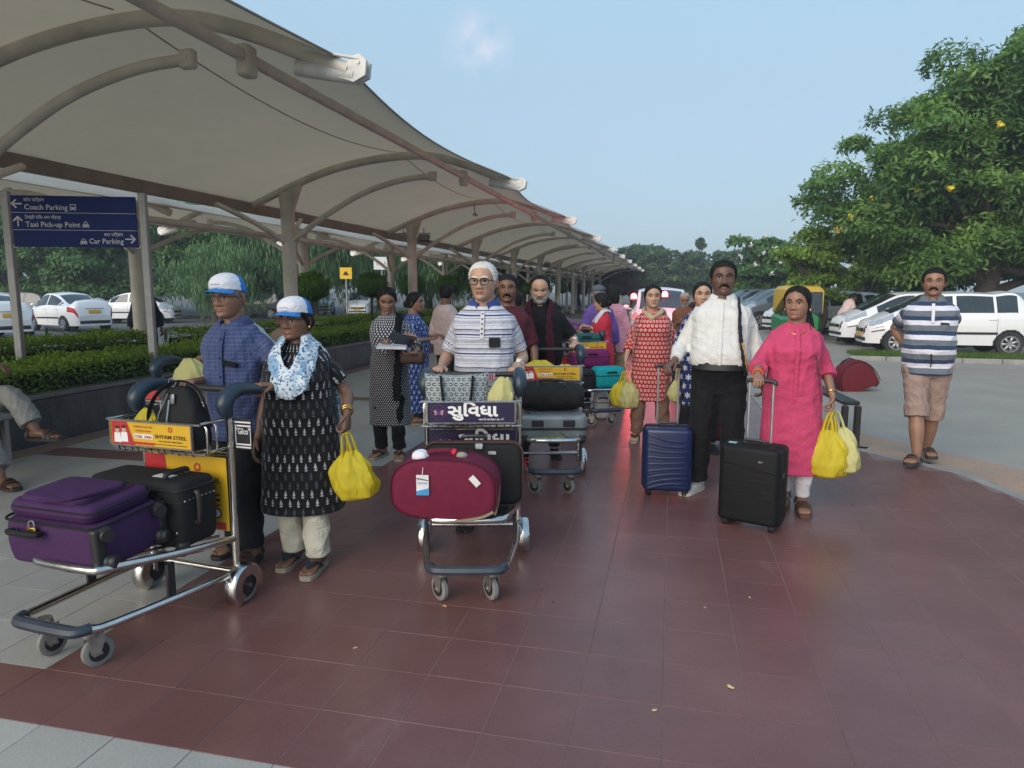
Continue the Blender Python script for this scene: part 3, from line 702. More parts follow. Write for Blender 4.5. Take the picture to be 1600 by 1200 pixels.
L_DARK = leaf_mat('dark_leaf', [(0, (0.026, 0.067, 0.026)), (.5, (0.071, 0.157, 0.046)), (1, (0.190, 0.317, 0.089))], .3)
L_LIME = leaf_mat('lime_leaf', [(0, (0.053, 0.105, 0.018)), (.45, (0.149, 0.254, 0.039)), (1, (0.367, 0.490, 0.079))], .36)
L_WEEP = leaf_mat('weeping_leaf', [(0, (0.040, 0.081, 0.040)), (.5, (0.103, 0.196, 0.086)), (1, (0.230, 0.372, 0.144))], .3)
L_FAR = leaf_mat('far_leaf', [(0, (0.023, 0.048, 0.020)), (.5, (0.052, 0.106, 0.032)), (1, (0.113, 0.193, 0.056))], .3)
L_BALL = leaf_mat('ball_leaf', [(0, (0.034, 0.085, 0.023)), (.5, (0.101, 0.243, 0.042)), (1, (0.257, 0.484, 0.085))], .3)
def blossoms(root, pts, m, r=.12, name='blossom', k=40):
    g = G(); rr = random.Random(3)
    for p in pts:
        for i in range(k):
            d = nrm(np.array([rr.gauss(0, 1) for _ in range(3)])); c = np.array(p)+d*r*rr.random()*1.6
            a = nrm(np.cross(d, (0.3, .2, 1))); b = np.cross(d, a); s = .035+.03*rr.random(); g.add([c-a*s, c-b*s, c+a*s, c+b*s], [(0, 1, 2, 3)])
    o = g.obj(name, m, root, smooth=False); o['kind'] = 'stuff'
# big broad-leaved tree on the right: a long crown whose left side steps down towards the road
r = np.random.default_rng(5); outer = []
prof = [(-5.4, 4.5, .6), (-4.6, 5.0, .7), (-4.3, 4.1, .9), (-4.0, 5.9, .6), (-3.3, 5.0, .9), (-2.9, 6.5, .7), (-2.3, 5.7, 1.0), (-1.9, 6.9, .7), (-1.1, 7.1, .9), (-.7, 7.7, .6), (.2, 8.2, .6), (.9, 7.9, 1.0), (1.0, 8.9, .5), (-1.2, 7.4, .45), (1.9, 9.3, .6), (1.2, 9.5, .45),
        (-3.4, 2.8, .8), (-2.6, 2.6, 1.0), (-1.6, 2.5, 1.0), (-.5, 2.6, 1.0), (.6, 2.6, 1.0), (1.6, 2.8, 1.0), (-3.0, 3.8, 1.3), (-1.6, 4.4, 1.5), (-.3, 5.6, 1.5), (.6, 4.0, 1.4), (1.5, 6.8, 1.4), (1.8, 5.0, 1.3), (2.4, 7.9, 1.3), (-1.2, 6.0, 1.3), (.4, 7.6, 1.2), (-2.4, 4.9, 1.0), (-.6, 3.2, 1.1), (.8, 3.3, 1.2), (2.0, 3.4, 1.2), (3.0, 4.6, 1.4), (3.0, 6.6, 1.4), (3.2, 3.0, 1.1), (2.4, 2.7, 1.0), (4.2, 3.2, 1.2), (1.2, 2.9, 1.1), (-3.9, 3.5, .8), (4.4, 4.6, 1.3), (3.6, 2.5, 1.0)]
for (x, z, s) in prof:
    for y in (-2.3, -.9, 0.4, 1.8):
        if s < .85 and y > 1: continue
        outer.append((np.array([x+r.normal(0, .3), y+r.normal(0, .5), z+r.normal(0, .25)]), (s*.95, s*.95, s*.62), r.uniform(.2, .66)))
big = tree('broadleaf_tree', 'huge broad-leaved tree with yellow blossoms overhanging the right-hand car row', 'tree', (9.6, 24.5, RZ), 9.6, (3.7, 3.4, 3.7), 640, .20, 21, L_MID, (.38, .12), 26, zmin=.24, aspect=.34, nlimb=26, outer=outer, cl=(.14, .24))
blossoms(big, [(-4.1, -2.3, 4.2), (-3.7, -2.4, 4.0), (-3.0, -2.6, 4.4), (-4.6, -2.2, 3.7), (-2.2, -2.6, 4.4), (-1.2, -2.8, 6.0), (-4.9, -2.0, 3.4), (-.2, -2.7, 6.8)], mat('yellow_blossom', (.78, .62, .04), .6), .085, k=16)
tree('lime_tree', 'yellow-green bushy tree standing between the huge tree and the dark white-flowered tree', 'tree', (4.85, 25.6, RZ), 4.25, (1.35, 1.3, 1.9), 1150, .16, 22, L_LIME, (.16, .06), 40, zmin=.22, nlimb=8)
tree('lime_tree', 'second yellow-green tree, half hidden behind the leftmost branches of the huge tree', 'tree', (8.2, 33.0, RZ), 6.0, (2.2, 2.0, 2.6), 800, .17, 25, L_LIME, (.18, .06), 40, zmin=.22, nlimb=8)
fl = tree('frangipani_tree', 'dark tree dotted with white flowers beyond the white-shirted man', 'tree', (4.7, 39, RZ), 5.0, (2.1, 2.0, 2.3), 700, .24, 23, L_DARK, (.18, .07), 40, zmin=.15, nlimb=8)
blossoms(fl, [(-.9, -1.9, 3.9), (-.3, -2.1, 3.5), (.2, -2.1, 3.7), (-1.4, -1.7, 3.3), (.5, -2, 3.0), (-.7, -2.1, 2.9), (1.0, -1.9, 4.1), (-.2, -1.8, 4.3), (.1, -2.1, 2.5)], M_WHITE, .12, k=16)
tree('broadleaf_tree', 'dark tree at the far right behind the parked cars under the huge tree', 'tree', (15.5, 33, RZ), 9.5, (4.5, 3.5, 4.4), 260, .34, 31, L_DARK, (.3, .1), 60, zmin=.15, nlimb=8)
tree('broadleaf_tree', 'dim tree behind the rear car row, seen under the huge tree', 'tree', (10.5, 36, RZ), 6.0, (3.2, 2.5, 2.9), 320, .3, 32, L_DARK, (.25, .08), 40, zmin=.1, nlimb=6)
# far hazy wood that closes the view
far_src = [tree('far_tree', 'tall hazy tree standing above the far tree line beyond the canopy end', 'tree', (-4.0, 74, RZ), 7.6, (2.0, 2.0, 3.4), 240, .42, 41, L_FAR, (.25, .08), 46, zmin=.2, nlimb=6)]
fa = tree('far_tree', 'broad round-topped tree in the far tree line straight above the red beacon', 'tree', (-.9, 72, RZ), 5.6, (3.4, 2.6, 2.9), 210, .42, 42, L_FAR, (.22, .08), 46, 'trees of the far tree line', zmin=.1, nlimb=5)
for i, (x, y, s, lb) in enumerate([(2.4, 74, .98, 'round tree in the far tree line left of the white-shirted man'), (5.6, 76, 1.0, 'tree in the far tree line hidden partly by the white-shirted man'), (-6.6, 78, 1.05, 'tree in the far tree line behind the end of the canopy'), (-10.5, 80, 1.1, 'tree in the far tree line seen between the last canopy columns'), (9.6, 78, 1.15, 'tree in the far tree line above the pink-dressed woman'), (-2.8, 84, 1.22, 'tree rising behind the tall hazy tree')]):
    dupto(fa, (x, y, RZ), 67*i+30, lb, s*1.0)
palm_stub = tree('far_tree', 'thin tuft-topped tree poking above the far tree line', 'tree', (2.9, 82, RZ), 7.4, (.45, .45, .5), 900, .4, 47, L_FAR, (.12, .06), 8, zmin=.5, nlimb=2)
# weeping tree row beyond the left parking lot
wa = tree('weeping_tree', 'tall weeping tree behind the blue-shirted man', 'tree', (-21, 38, RZ), 9.5, (4.4, 3.4, 4.6), 330, .36, 51, L_WEEP, (.3, .1), 70, 'weeping trees beyond the parking lot', zmin=.2, droop=.55, aspect=.2, nlimb=8)
wb = tree('weeping_tree', 'weeping tree drooping low just right of the thick column', 'tree', (-22.6, 31, RZ), 4.6, (2.6, 2.2, 2.2), 420, .26, 52, L_WEEP, (.2, .08), 50, 'weeping trees beyond the parking lot', zmin=.22, droop=.4, aspect=.2, nlimb=6)
ba = tree('bushy_tree', 'bushy dark green tree under the direction sign', 'tree', (-33, 33, RZ), 6.4, (4.2, 3.2, 3.1), 420, .26, 53, L_DARK, (.28, .1), 70, 'bushy trees beyond the parking lot', zmin=.2, nlimb=8)
for i, (x, y, s, lb, src) in enumerate([
    (-29, 42, 1.05, 'weeping tree above the white sedan with red tail lamps', wa), (-38, 44, 1.15, 'weeping tree behind the bushy tree at the left edge', wa), (-14.5, 44, 1.0, 'weeping tree behind the yellow sign with a car', wa),
    (-18, 50, 1.1, 'weeping tree behind the woman in the polka dot dress', wa), (-12.5, 54, 1.0, 'weeping tree behind the white-haired man', wa), (-14, 66, 1.05, 'weeping tree between the far columns of the canopies', wa), (-24, 54, 1.3, 'tall weeping tree showing over the others in mid row', wa),
    (-26, 36, 1.0, 'bushy tree right of the parking sign post', ba), (-40, 35, 1.1, 'bushy tree at the very left edge above the parked sedan', ba), (-46, 46, 1.5, 'tall bushy tree at the back of the lot on the far left', ba), (-19.5, 70, 1.3, 'bushy tree far back between the canopies', ba), (-34, 52, 1.5, 'bushy tree at the back above the sign', ba)]):
    dupto(src, (x, y, RZ), 53*i+20, lb, s)
# clipped ball trees standing in the rear planter strip
def ball_tree(loc, label, first=None, s=1):
    if first: return dupto(first, loc, random.randint(0, 360), label, s)
    root = thing('ball_tree', label, 'tree', loc, 0, 'clipped ball trees beside the canopy'); rr = np.random.default_rng(9)
    d = rr.normal(0, 1, (5200, 3)); d /= np.linalg.norm(d, axis=1)[:, None]; q = rr.uniform(.72, 1.08, 5200)+.07*np.sin(d[:, 0]*7)+.06*np.sin(d[:, 2]*9)
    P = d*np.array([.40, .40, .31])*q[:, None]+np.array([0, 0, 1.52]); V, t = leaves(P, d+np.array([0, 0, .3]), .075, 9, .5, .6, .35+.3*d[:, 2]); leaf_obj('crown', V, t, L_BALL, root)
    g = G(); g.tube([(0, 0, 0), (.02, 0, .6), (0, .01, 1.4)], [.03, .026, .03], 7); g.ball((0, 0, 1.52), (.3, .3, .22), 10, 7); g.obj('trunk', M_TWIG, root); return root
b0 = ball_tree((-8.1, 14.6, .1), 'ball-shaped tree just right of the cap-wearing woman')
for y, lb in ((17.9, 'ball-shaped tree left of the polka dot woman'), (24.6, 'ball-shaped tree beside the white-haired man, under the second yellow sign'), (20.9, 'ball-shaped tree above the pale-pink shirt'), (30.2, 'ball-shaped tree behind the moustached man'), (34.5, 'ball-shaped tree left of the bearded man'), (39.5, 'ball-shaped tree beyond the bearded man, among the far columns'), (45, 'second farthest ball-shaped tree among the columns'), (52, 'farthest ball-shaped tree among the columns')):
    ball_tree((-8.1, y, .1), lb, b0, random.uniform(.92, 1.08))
# grass island with kerb on the right
def grass_island():
    g = G(); poly = [(4.05, 17.25), (26, 16.0), (26, 17.6), (4.5, 18.75)]; n = 4
    V = [(x, y, -.02) for x, y in poly]+[(x, y, -.3) for x, y in poly]; g.add(V, [(0, 1, 2, 3)]+[(i+4, (i+1) % 4+4, (i+1) % 4, i) for i in range(4)])
    root = g.obj('grass_island', ground_mat('lawn_soil', (.05, .07, .02), (.09, .11, .03), 2), smooth=False); root['kind'] = 'structure'
    a = np.array([4.0, 17.18]); b = np.array([26, 15.92]); L = np.linalg.norm(b-a); an = math.atan2(*(b-a)[::-1]); k = int(L/.75)
    for i in range(k):
        g = G(); g.box((L/k*(i+.5), 0, -.085), (L/k-.012, .13, .17), bev=.015); g.obj('kerb_stone', M_KERB, root, (a[0], a[1], 0), (0, 0, an), smooth=False)
    rr = np.random.default_rng(4); N = 26000; u = rr.random(N); w = rr.random(N); x = 4.15+u*14; y = 17.3-(x-4.1)*.057+w*1.4; keep = (x-4.15)*2 > (w-.5)**2*2; x, y = x[keep], y[keep]; k = len(x)
    P = np.stack([x, y, np.full(k, -.03)], 1); h = rr.uniform(.03, .11, k); a = rr.random(k)*6.28; d = np.stack([np.cos(a), np.sin(a), 0*a], 1)*.008; tip = P+np.stack([rr.normal(0, .03, k), rr.normal(0, .03, k), h], 1)
    V = np.stack([P-d, P+d, tip], 1).reshape(-1, 3); me = fast_quads('grass', V, 3); me.materials.append(leaf_mat('grass_blade', [(0, (.04, .08, .012)), (.5, (.085, .15, .025)), (1, (.15, .22, .04))]))
    at = me.attributes.new('tint', 'FLOAT', 'POINT'); at.data.foreach_set('value', np.repeat(rr.random(k), 3).astype(np.float32)); link('grass', me, None, (0, 0, .05))['kind'] = 'stuff'; root.location.z = .05
grass_island()

# ------------------------------------------------------------------ cars
def smooth_interp(x, X, Y):
    x = np.asarray(x, float); X = np.asarray(X, float); Y = np.asarray(Y, float); i = np.clip(np.searchsorted(X, x)-1, 0, len(X)-2)
    h = X[i+1]-X[i]; t = np.clip((x-X[i])/h, 0, 1); d = np.gradient(Y, X); 
    return (2*t**3-3*t**2+1)*Y[i]+(t**3-2*t**2+t)*h*d[i]+(-2*t**3+3*t**2)*Y[i+1]+(t**3-t**2)*h*d[i+1]
def car(label, loc, rz, paint, kind='hatch', plate='yellow', group='parked cars'):
    """front towards +x; origin on the ground under the middle"""
    root = thing('parked_car', label, 'car', loc, rz, group)
    L = {'hatch': 3.84, 'sedan': 4.0, 'suv': 4.3}[kind]; h = L/2; dz = .06 if kind != 'suv' else .2
    if kind == 'sedan': TX = [-h, -h+.08, -h+.55, -h+.75, -h+1.55, -.1, .45, .95, 1.42, h-.25, h-.04, h]; TZ = [.60, .93, 1.02, 1.04, 1.40, 1.47, 1.43, 1.18, .97, .80, .66, .50]
    else: TX = [-h, -h+.05, -h+.16, -h+.42, -h+1.1, -.1, .42, .92, 1.36, h-.25, h-.04, h]; TZ = [.60, .90, 1.05, 1.40, 1.48, 1.50, 1.45, 1.20, .99, .82, .66, .50]
    TZ = [z+dz for z in TZ]
    top = lambda x: np.interp(x, TX, TZ) if False else smooth_interp(x, TX, TZ)
    belt = lambda x: np.minimum(np.interp(x, [-h, -h+.3, 0, 1.2, h], [.88+dz, .95+dz, .93+dz, .86+dz, .60+dz]), top(x)-.03)
    Wd = lambda x: np.interp(x, [-h, -h+.06, -h+.35, -.9, .9, h-.45, h-.12, h], [.58, .68, .79, .845, .845, .78, .64, .46])
    Wr = lambda x: np.minimum(np.interp(x, [-h, -h+.5, 0, .9, 1.5, h], [.52, .56, .60, .62, .66, .42]), Wd(x)-.03)
    zr = lambda x: np.maximum(belt(x)+.012, top(x)-.055)
    zs = .20+dz; wx = (1.22, -1.23) if kind != 'suv' else (1.35, -1.32); wr = .30 if kind != 'suv' else .36; wz = wr
    def S(x, v):
        """surface point on the +y side; v 0..1 door side, 1..2 side glass, 2..3 roof or bonnet"""
        x = np.asarray(x, float); v = np.asarray(v, float); b = belt(x); w = Wd(x); q = Wr(x); z2 = zr(x); t = top(x)
        v1 = np.clip(v, 0, 1); v2 = np.clip(v-1, 0, 1); v3 = np.clip(v-2, 0, 1)
        z = zs+(b-zs)*v1+(z2-b)*v2+(t-z2)*np.sin(v3*math.pi/2)
        bul = 1-.05*(1-v1)**2-.03*np.clip(v1-.75, 0, 1)*4*.6+.012*np.exp(-((v1-.62)/.06)**2)
        y = w*bul*(v < 1)+(v >= 1)*(v < 2)*((w*.955)+(q-w*.955)*v2**1.15)+(v >= 2)*q*(1-v3)
        return np.stack([x, y, z], -1)
    def patch(g, xs, vs, off, side, m=None, test=None):
        X_, V_ = np.meshgrid(xs, vs, indexing='ij'); P = S(X_, V_); e = 1e-3
        du = S(X_+e, V_)-S(X_-e, V_); dv = S(X_, np.minimum(V_+e, 3))-S(X_, V_-e); n = np.cross(du, dv); n /= np.linalg.norm(n, axis=-1)[..., None]+1e-12
        n = np.where((n[..., 1:2] < 0) & (V_[..., None] < 2), -n, n); n = np.where((n[..., 2:3] < 0) & (V_[..., None] >= 2), -n, n)
        P = P+n*off; nx, nv = len(xs), len(vs); Q = P.reshape(-1, 3).copy(); Q[:, 1] *= side; F = []
        for i in range(nx-1):
            for j in range(nv-1):
                c = P[i:i+2, j:j+2].mean((0, 1))
                if test and not test(c): continue
                f = (i*nv+j, (i+1)*nv+j, (i+1)*nv+j+1, i*nv+j+1); F.append(f if side < 0 else f[::-1])
        g.add(Q, F, m)
    xs = np.unique(np.concatenate([np.linspace(-h, h, 60), [-h+.02, h-.02]])); g = G()
    vs = np.concatenate([np.linspace(0, 1, 11), np.linspace(1.02, 2, 7), np.linspace(2.1, 3, 8)])
    for s in (1, -1): patch(g, xs, vs, 0, s)
    for e in (-h, h):
        P = np.concatenate([S(np.full(len(vs), e), vs), (S(np.full(len(vs), e), vs)*[1, -1, 1])[::-1]]); g.add(P, [tuple(range(len(P)))])
    P = np.array([(x, s*Wd(x)*.95, zs) for s in (1, -1) for x in xs[::s]]); g.add(P, [tuple(range(len(P)))])
    g.obj('body', paint, root, angle=50)
    def part(name, fn, m, par=None, sm=True): q = G(); fn(q); return q.obj(name, m, par or root, smooth=sm, angle=50)
    # windscreen and rear window, side windows
    wsx = (.47, 1.36); rwx = (-h+.80, -h+1.5) if kind == 'sedan' else (-h+.19, -h+.45)
    part('windscreen', lambda q: [patch(q, np.linspace(*wsx, 10), np.linspace(2.12, 3, 8), .006, s) for s in (1, -1)], M_GLASS)
    part('rear_window', lambda q: [patch(q, np.linspace(*rwx, 8), np.linspace(2.12, 3, 8), .006, s) for s in (1, -1)], M_GLASS)
    rear0 = -h+1.0 if kind == 'sedan' else -h+.55
    for s in (1, -1):
        for a, b in ((.02, 1.02), (-.86, -.06), (rear0, -.92)):
            part('window', lambda q: patch(q, np.linspace(a, b, 8), np.linspace(1.10, 1.90, 6), .005, s), M_GLASS)
        part('side_moulding', lambda q: patch(q, np.linspace(-.95, .85, 10), np.linspace(.36, .44, 3), .012, s), M_BLACK)
        for xa in (.95, -.04, -.93): part('door_seam', lambda q: patch(q, np.array([xa-.004, xa+.004]), np.linspace(.08, 1.0, 8), .002, s), M_DARK)
        for xa in (.10, -.82): part('door_handle', lambda q: q.box((xa, s*(Wd(xa)+.0), .83+dz), (.17, .03, .028), bev=.01), paint)
        part('mirror', lambda q: (q.ball((.80, s*.93, .99+dz), (.075, .10, .065), 10, 7), q.box((.80, s*.84, .95+dz), (.05, .1, .03))), paint)
        hl = part('headlight', lambda q: patch(q, np.linspace(h-.62, h-.10, 9), np.linspace(.80, 1.95, 7), .008, s, None, lambda c: c[2] > .60+dz+(h-.1-c[0])*.22), mat('headlamp_lens', (.42, .45, .48), .12, .3, var=.25, nscale=20))
        part('tail_light', lambda q: patch(q, np.linspace(-h+.015, -h+.42, 9), np.linspace(.70, .96, 6), .010, s), mat('tail_lamp_red', (.42, .012, .02), .2, var=.2, nscale=25))
        part('fog_light_trim', lambda q: patch(q, np.linspace(h-.42, h-.14, 6), np.linspace(.62, .67, 3), .01, s), M_BLACK)
        for k, wxx in enumerate(wx):
            part('wheel_arch', lambda q: patch(q, np.linspace(wxx-.42, wxx+.42, 29), np.linspace(0, .78, 22), .003, s, None, lambda c: (c[0]-wxx)**2+(c[2]-wz)**2 < (wr+.055)**2), M_DARK)
            w = part('wheel', lambda q: q.lathe([(.02, -.02), (wr*.6, -.02), (wr*.66, .0), (wr-.02, .0), (wr, -.03), (wr, -.17), (.02, -.17)], 28, (np.array([[1, 0, 0], [0, 0, s], [0, -s, 0]]) if s > 0 else np.array([[1, 0, 0], [0, 0, -1], [0, 1, 0]]), (wxx, s*(Wd(wxx)+.012), wz))), M_RUB)
            def rim(q):
                yy = s*(Wd(wxx)+.014)
                for a in range(7):
                    an = a*2*math.pi/7; c, sn = math.cos(an), math.sin(an); q.box((wxx+c*wr*.36, yy, wz+sn*wr*.36), (wr*.6, .014, .055), np.array([[c, 0, -sn], [0, 1, 0], [sn, 0, c]]), bev=.006)
                q.tube([(wxx+math.cos(t)*wr*.62, yy, wz+math.sin(t)*wr*.62) for t in np.linspace(0, 2*math.pi, 22)[:-1]], .02, 6, closed=True); q.cyl((wxx, yy-.015, wz), (wxx, yy+.015, wz), .05, 10)
            part('rim', rim, M_SILVER, w)
    part('grille', lambda q: [patch(q, np.linspace(h-.13, h-.004, 6), np.linspace(.74, 1.6, 5), .008, s, None, lambda c: abs(c[1]) < .52) for s in (1, -1)]+[q.box((h+.002, 0, .52+dz), (.02, .80, .10), bev=.01)], M_BLACK)
    part('emblem', lambda q: q.cyl((h+.012, 0, .555+dz), (h+.024, 0, .555+dz), .045, 12), M_CHROME)
    part('lower_grille', lambda q: q.box((h-.035, 0, .30+dz), (.08, 1.0, .13), bev=.03), M_BLACK)
    pm = {'yellow': mat('yellow_plate', (.68, .40, .03), .5), 'white': mat('white_plate', (.62, .62, .6), .5)}[plate]
    part('number_plate', lambda q: q.box((h+.012, 0, .42+dz), (.015, .46, .11), bev=.004), pm, None, False)
    part('number_plate', lambda q: q.box((-h-.008, 0, .74+dz), (.02, .46, .12), bev=.004), pm, None, False)
    part('bumper_strip', lambda q: q.box((-h-.002, 0, .34+dz), (.03, 1.1, .12), bev=.01), M_BLACK)
    if kind == 'sedan': part('boot_trim', lambda q: q.box((-h+.01, 0, .86+dz), (.02, .7, .035), bev=.006), M_CHROME)
    return root
C1 = car('white hatchback side-on behind the man in the striped shirt, yellow plate in front', (6.75, 19.75, RZ), 178, M_WPAINT, 'hatch')
C2 = car('white hatchback with open black grille, second in the right row, nose beside the pink-dressed woman', (6.6, 22.3, RZ), 186, M_WPAINT, 'hatch', 'white')
C3 = car('silver hatchback with a person leaning on it in the right row', (7.6, 26.2, RZ), 192, M_SILVER, 'hatch', 'white')
C4 = car('white car with sloping windscreen behind the yellow and green rickshaw', (7.4, 29.8, RZ), 196, M_WPAINT, 'sedan')
C5 = car('grey-blue car between the white-shirted man and the rickshaw', (4.4, 31.2, RZ), 205, M_GREYP, 'suv', 'white')
dupto(C4, (9.6, 33.0, RZ), 190, 'white car farthest back under the right-hand trees')
dupto(C3, (13.2, 24.5, RZ), 184, 'silver car behind the striped man, roof just showing above the white hatchback')
dupto(C1, (13.8, 29, RZ), 182, 'white car at the right edge of the photo behind the nearest one')
dupto(C5, (3.8, 36, RZ), 210, 'small grey car farthest away, right of the far people')
dupto(C2, (5.3, 28.0, RZ), 200, 'white car peeping out left of the rickshaw')
# left lot
A1 = car('white sedan with red tail lamps seen from behind, left of the thick column', (-23.5, 23.1, RZ), 160, M_WPAINT, 'sedan', group='cars in the left parking lot')
dupto(A1, (-22.6, 18.9, RZ), 158, 'white sedan cut by the left edge, seen from behind beside the sign post')
A2 = car('white hatchback facing the walkway, seen left of the polka dot woman', (-18.9, 40.2, RZ), -72, M_WPAINT, 'hatch', group='cars in the left parking lot')
dupto(A2, (-27.5, 41, RZ), -35, 'white hatchback between the two people in caps')
dupto(A2, (-23.2, 42.6, RZ), -50, 'white hatchback just right of the cap-wearing woman, behind a ball tree')
dupto(A1, (-26.0, 29.5, RZ), 20, 'white car behind the sedan with red tail lamps')
dupto(A1, (-29.5, 33.5, RZ), 10, 'white car parked in the shade right of the grey sign post')
dupto(A2, (-14.5, 52, RZ), -70, 'far white hatchback behind the pale-pink shirt')
A3 = car('dark car parked in the shade behind the white sedans', (-31, 28.5, RZ), 15, mat('dark_car_paint', (.02, .022, .026), .3, coat=.5), 'hatch', 'white', 'cars in the left parking lot')
dupto(A3, (-23.5, 36.5, RZ), 175, 'dark car in the shade behind the blue-shirted man')
def guard_rail(loc, rz, label):
    root = thing('guard_rail', label, 'rail', loc, rz, 'low black rails in the parking lot')
    g = G(); g.box((0, 0, .42), (2.2, .07, .07), bev=.01); g.obj('rail', M_BLACK, root, smooth=False)
    for x in (-1, 1): g = G(); g.box((x, 0, .2), (.07, .07, .42)); g.obj('leg', M_BLACK, root, smooth=False)
    return root
r0 = guard_rail((-15.7, 15.6, RZ), -30, 'low black rail in front of the first white sedan'); dupto(r0, (-18.9, 18.0, RZ), -30, 'low black rail left of the sign post near the left edge'); dupto(r0, (-14.6, 18.2, RZ), -30, 'low black rail behind the white sedan with red tail lamps')
# jeep with red beacons behind the woman in red
jeep = car('white jeep with a lit red beacon facing the camera behind the woman in red', (-.30, 18.9, RZ), -88, M_WPAINT, 'suv', 'white', 'emergency vehicle')
del jeep['group']; jeep.scale = (.95, .95, .98)
M_BEACON = emis('red_beacon_lit', (1, .02, .02), 75)
for x, z in ((-.62, 1.39), (.12, 1.44)):
    root = thing('beacon', 'red beacon glowing right of the head of the woman in red' if x > 0 else 'red beacon hidden between the pink top and the woman in red', 'lamp', (x-.30, 17.25, z), 0)
    g = G(); g.cyl((0, 0, -.09), (0, 0, -.05), .075, 14); g.box((0, .12, -.09), (.08, .34, .03)); g.obj('base', M_BLACK, root)
    g = G(); g.lathe([(.065, -.05), (.066, .02), (.045, .06), (.005, .075)], 14); g.obj('lens', M_BEACON, root)
    ld = bpy.data.lights.new('beacon_light', 'POINT'); ld.energy = 6 if x > 0 else 16; ld.color = (1, .03, .03); ld.shadow_soft_size = .07
    lo = bpy.data.objects.new('beacon_light', ld); COL.objects.link(lo); lo.parent = root; lo.location = (0, -.16, 0)
# three-wheeled taxi
def rickshaw():
    root = thing('auto_rickshaw', 'yellow and green three-wheeled taxi behind the pink-dressed woman', 'rickshaw', (4.12, 24.6, RZ), -84)
    MY = mat('rickshaw_yellow', (.55, .37, .04), .5); MG = mat('rickshaw_green', (.02, .20, .06), .4)
    def sec(x, w, z0, z1, r=.12): 
        return [(x, s*w+(-s*r if c else 0), z) for s, z, c in ((1, z0, 0), (1, z1-r, 0), (1, z1, 1), (-1, z1, 1), (-1, z1-r, 0), (-1, z0, 0))]
    g = G(); g.loft([sec(-1.2, .60, .25, .85), sec(-.4, .64, .22, .82), sec(.3, .62, .22, .75), sec(.7, .48, .25, .8), sec(1.05, .30, .35, .85)]); g.obj('body', MG, root)
    g = G(); g.loft([sec(-1.15, .58, .84, 1.55), sec(-.9, .62, .84, 1.74), sec(.2, .62, 1.35, 1.76), sec(.62, .56, 1.5, 1.7)]); g.obj('hood', MY, root)
    g = G(); g.loft([[(.66, .52, .85), (.66, -.52, .85), (.60, -.52, 1.55), (.60, .52, 1.55)], [(.68, .52, .85), (.68, -.52, .85), (.62, -.52, 1.55), (.62, .52, 1.55)]]); g.obj('windscreen', M_GLASS, root, smooth=False)
    g = G(); g.box((-.2, 0, .75), (.5, 1.1, .35), bev=.06); g.obj('seat', M_BLACK, root)
    for x, y in ((1.0, 0), (-.75, .55), (-.75, -.55)):
        g = G(); g.lathe([(.02, -.05), (.19, -.05), (.21, -.03), (.21, .03), (.19, .05), (.02, .05)], 18, (rot('X', 90), (x, y, .21))); g.obj('wheel', M_RUB, root)
    g = G(); g.cyl((1.05, 0, .72), (1.13, 0, .70), .09, 12); g.obj('headlight', mat('headlamp_lens', (.4, .4, .4)), root)
    for s in (1, -1): g = G(); g.tube([(.66, s*.52, .85), (.60, s*.55, 1.55)], .02, 6); g.obj('pillar', MY, root)
    t = G(); V, F = textgeo('HR', .1, .01, 1, 'CENTER'); t.add(V, F, X=(rot('Z', 90), (1.06, 0, .6))); t.obj('lettering', M_WHITE, root, smooth=False)
rickshaw()
# low steel hurdle by the kerb
def hurdle():
    root = thing('metal_bench', 'low black steel bench frame by the kerb beside the pink-dressed woman', 'bench', (1.70, 8.25, RZ), 5)
    for y in (-.95, .95):
        for x in (-.09, .03):
            g = G(); g.box((x, y, .22), (.055, .06, .46), bev=.006); g.obj('leg', M_BLACK, root, smooth=False)
    g = G(); g.box((-.03, 0, .475), (.16, 1.9, .04), bev=.01); g.obj('seat', M_BLACK, root, smooth=False)
    g = G(); g.box((-.17, .55, .55), (.04, .5, .14), r=eul(0, -25, 0), bev=.008); g.obj('back_rail', mat('rusty_brown_paint', (.09, .05, .035), .7), root, smooth=False)
hurdle()
# ------------------------------------------------------------------ printed and woven cloth
def cloth(name, fn, rough=.82, weave=True):
    """fn(n, u, v) -> colour socket, u,v in metres round the body and up"""
    if name in MATS: return MATS[name]
    n = NB(name); a = n.attr('puv').outputs['Vector']; q = n.sep(a); c = fn(n, q[0], q[1])
    f = n.noise(320, 2, n.coord()); w = n.noise(9, 4, n.coord())
    c = n.mix(.25, c, n.ramp(w, [(.3, .40), (.7, .60)]), 'OVERLAY'); n.set(Base_Color=c, Roughness=rough)
    n.b.inputs['Specular IOR Level'].default_value = .2; n.b.inputs['Sheen Weight'].default_value = .12
    creases(n, f); MATS[name] = n.mat; return n.mat
def frac(n, x, s, o=0.0): return n.math('FRACT', n.math('ADD', n.math('DIVIDE', x, s), o+100))
def band(n, f, a, b): return n.math('MULTIPLY', n.math('GREATER_THAN', f, a), n.math('LESS_THAN', f, b))
def cells(n, u, v, su, sv):
    """half-dropped grid: local coordinates -.5..5 in each cell, plus the row parity"""
    row = n.math('FLOOR', n.math('ADD', n.math('DIVIDE', v, sv), 100)); par = n.math('MODULO', row, 2)
    uu = n.math('ADD', n.math('DIVIDE', u, su), n.math('MULTIPLY', par, .5)); 
    cu = n.math('SUBTRACT', n.math('FRACT', n.math('ADD', uu, 100)), .5); cv = n.math('SUBTRACT', n.math('FRACT', n.math('ADD', n.math('DIVIDE', v, sv), 100)), .5); return cu, cv, par, n.math('FLOOR', n.math('ADD', uu, 100)), row
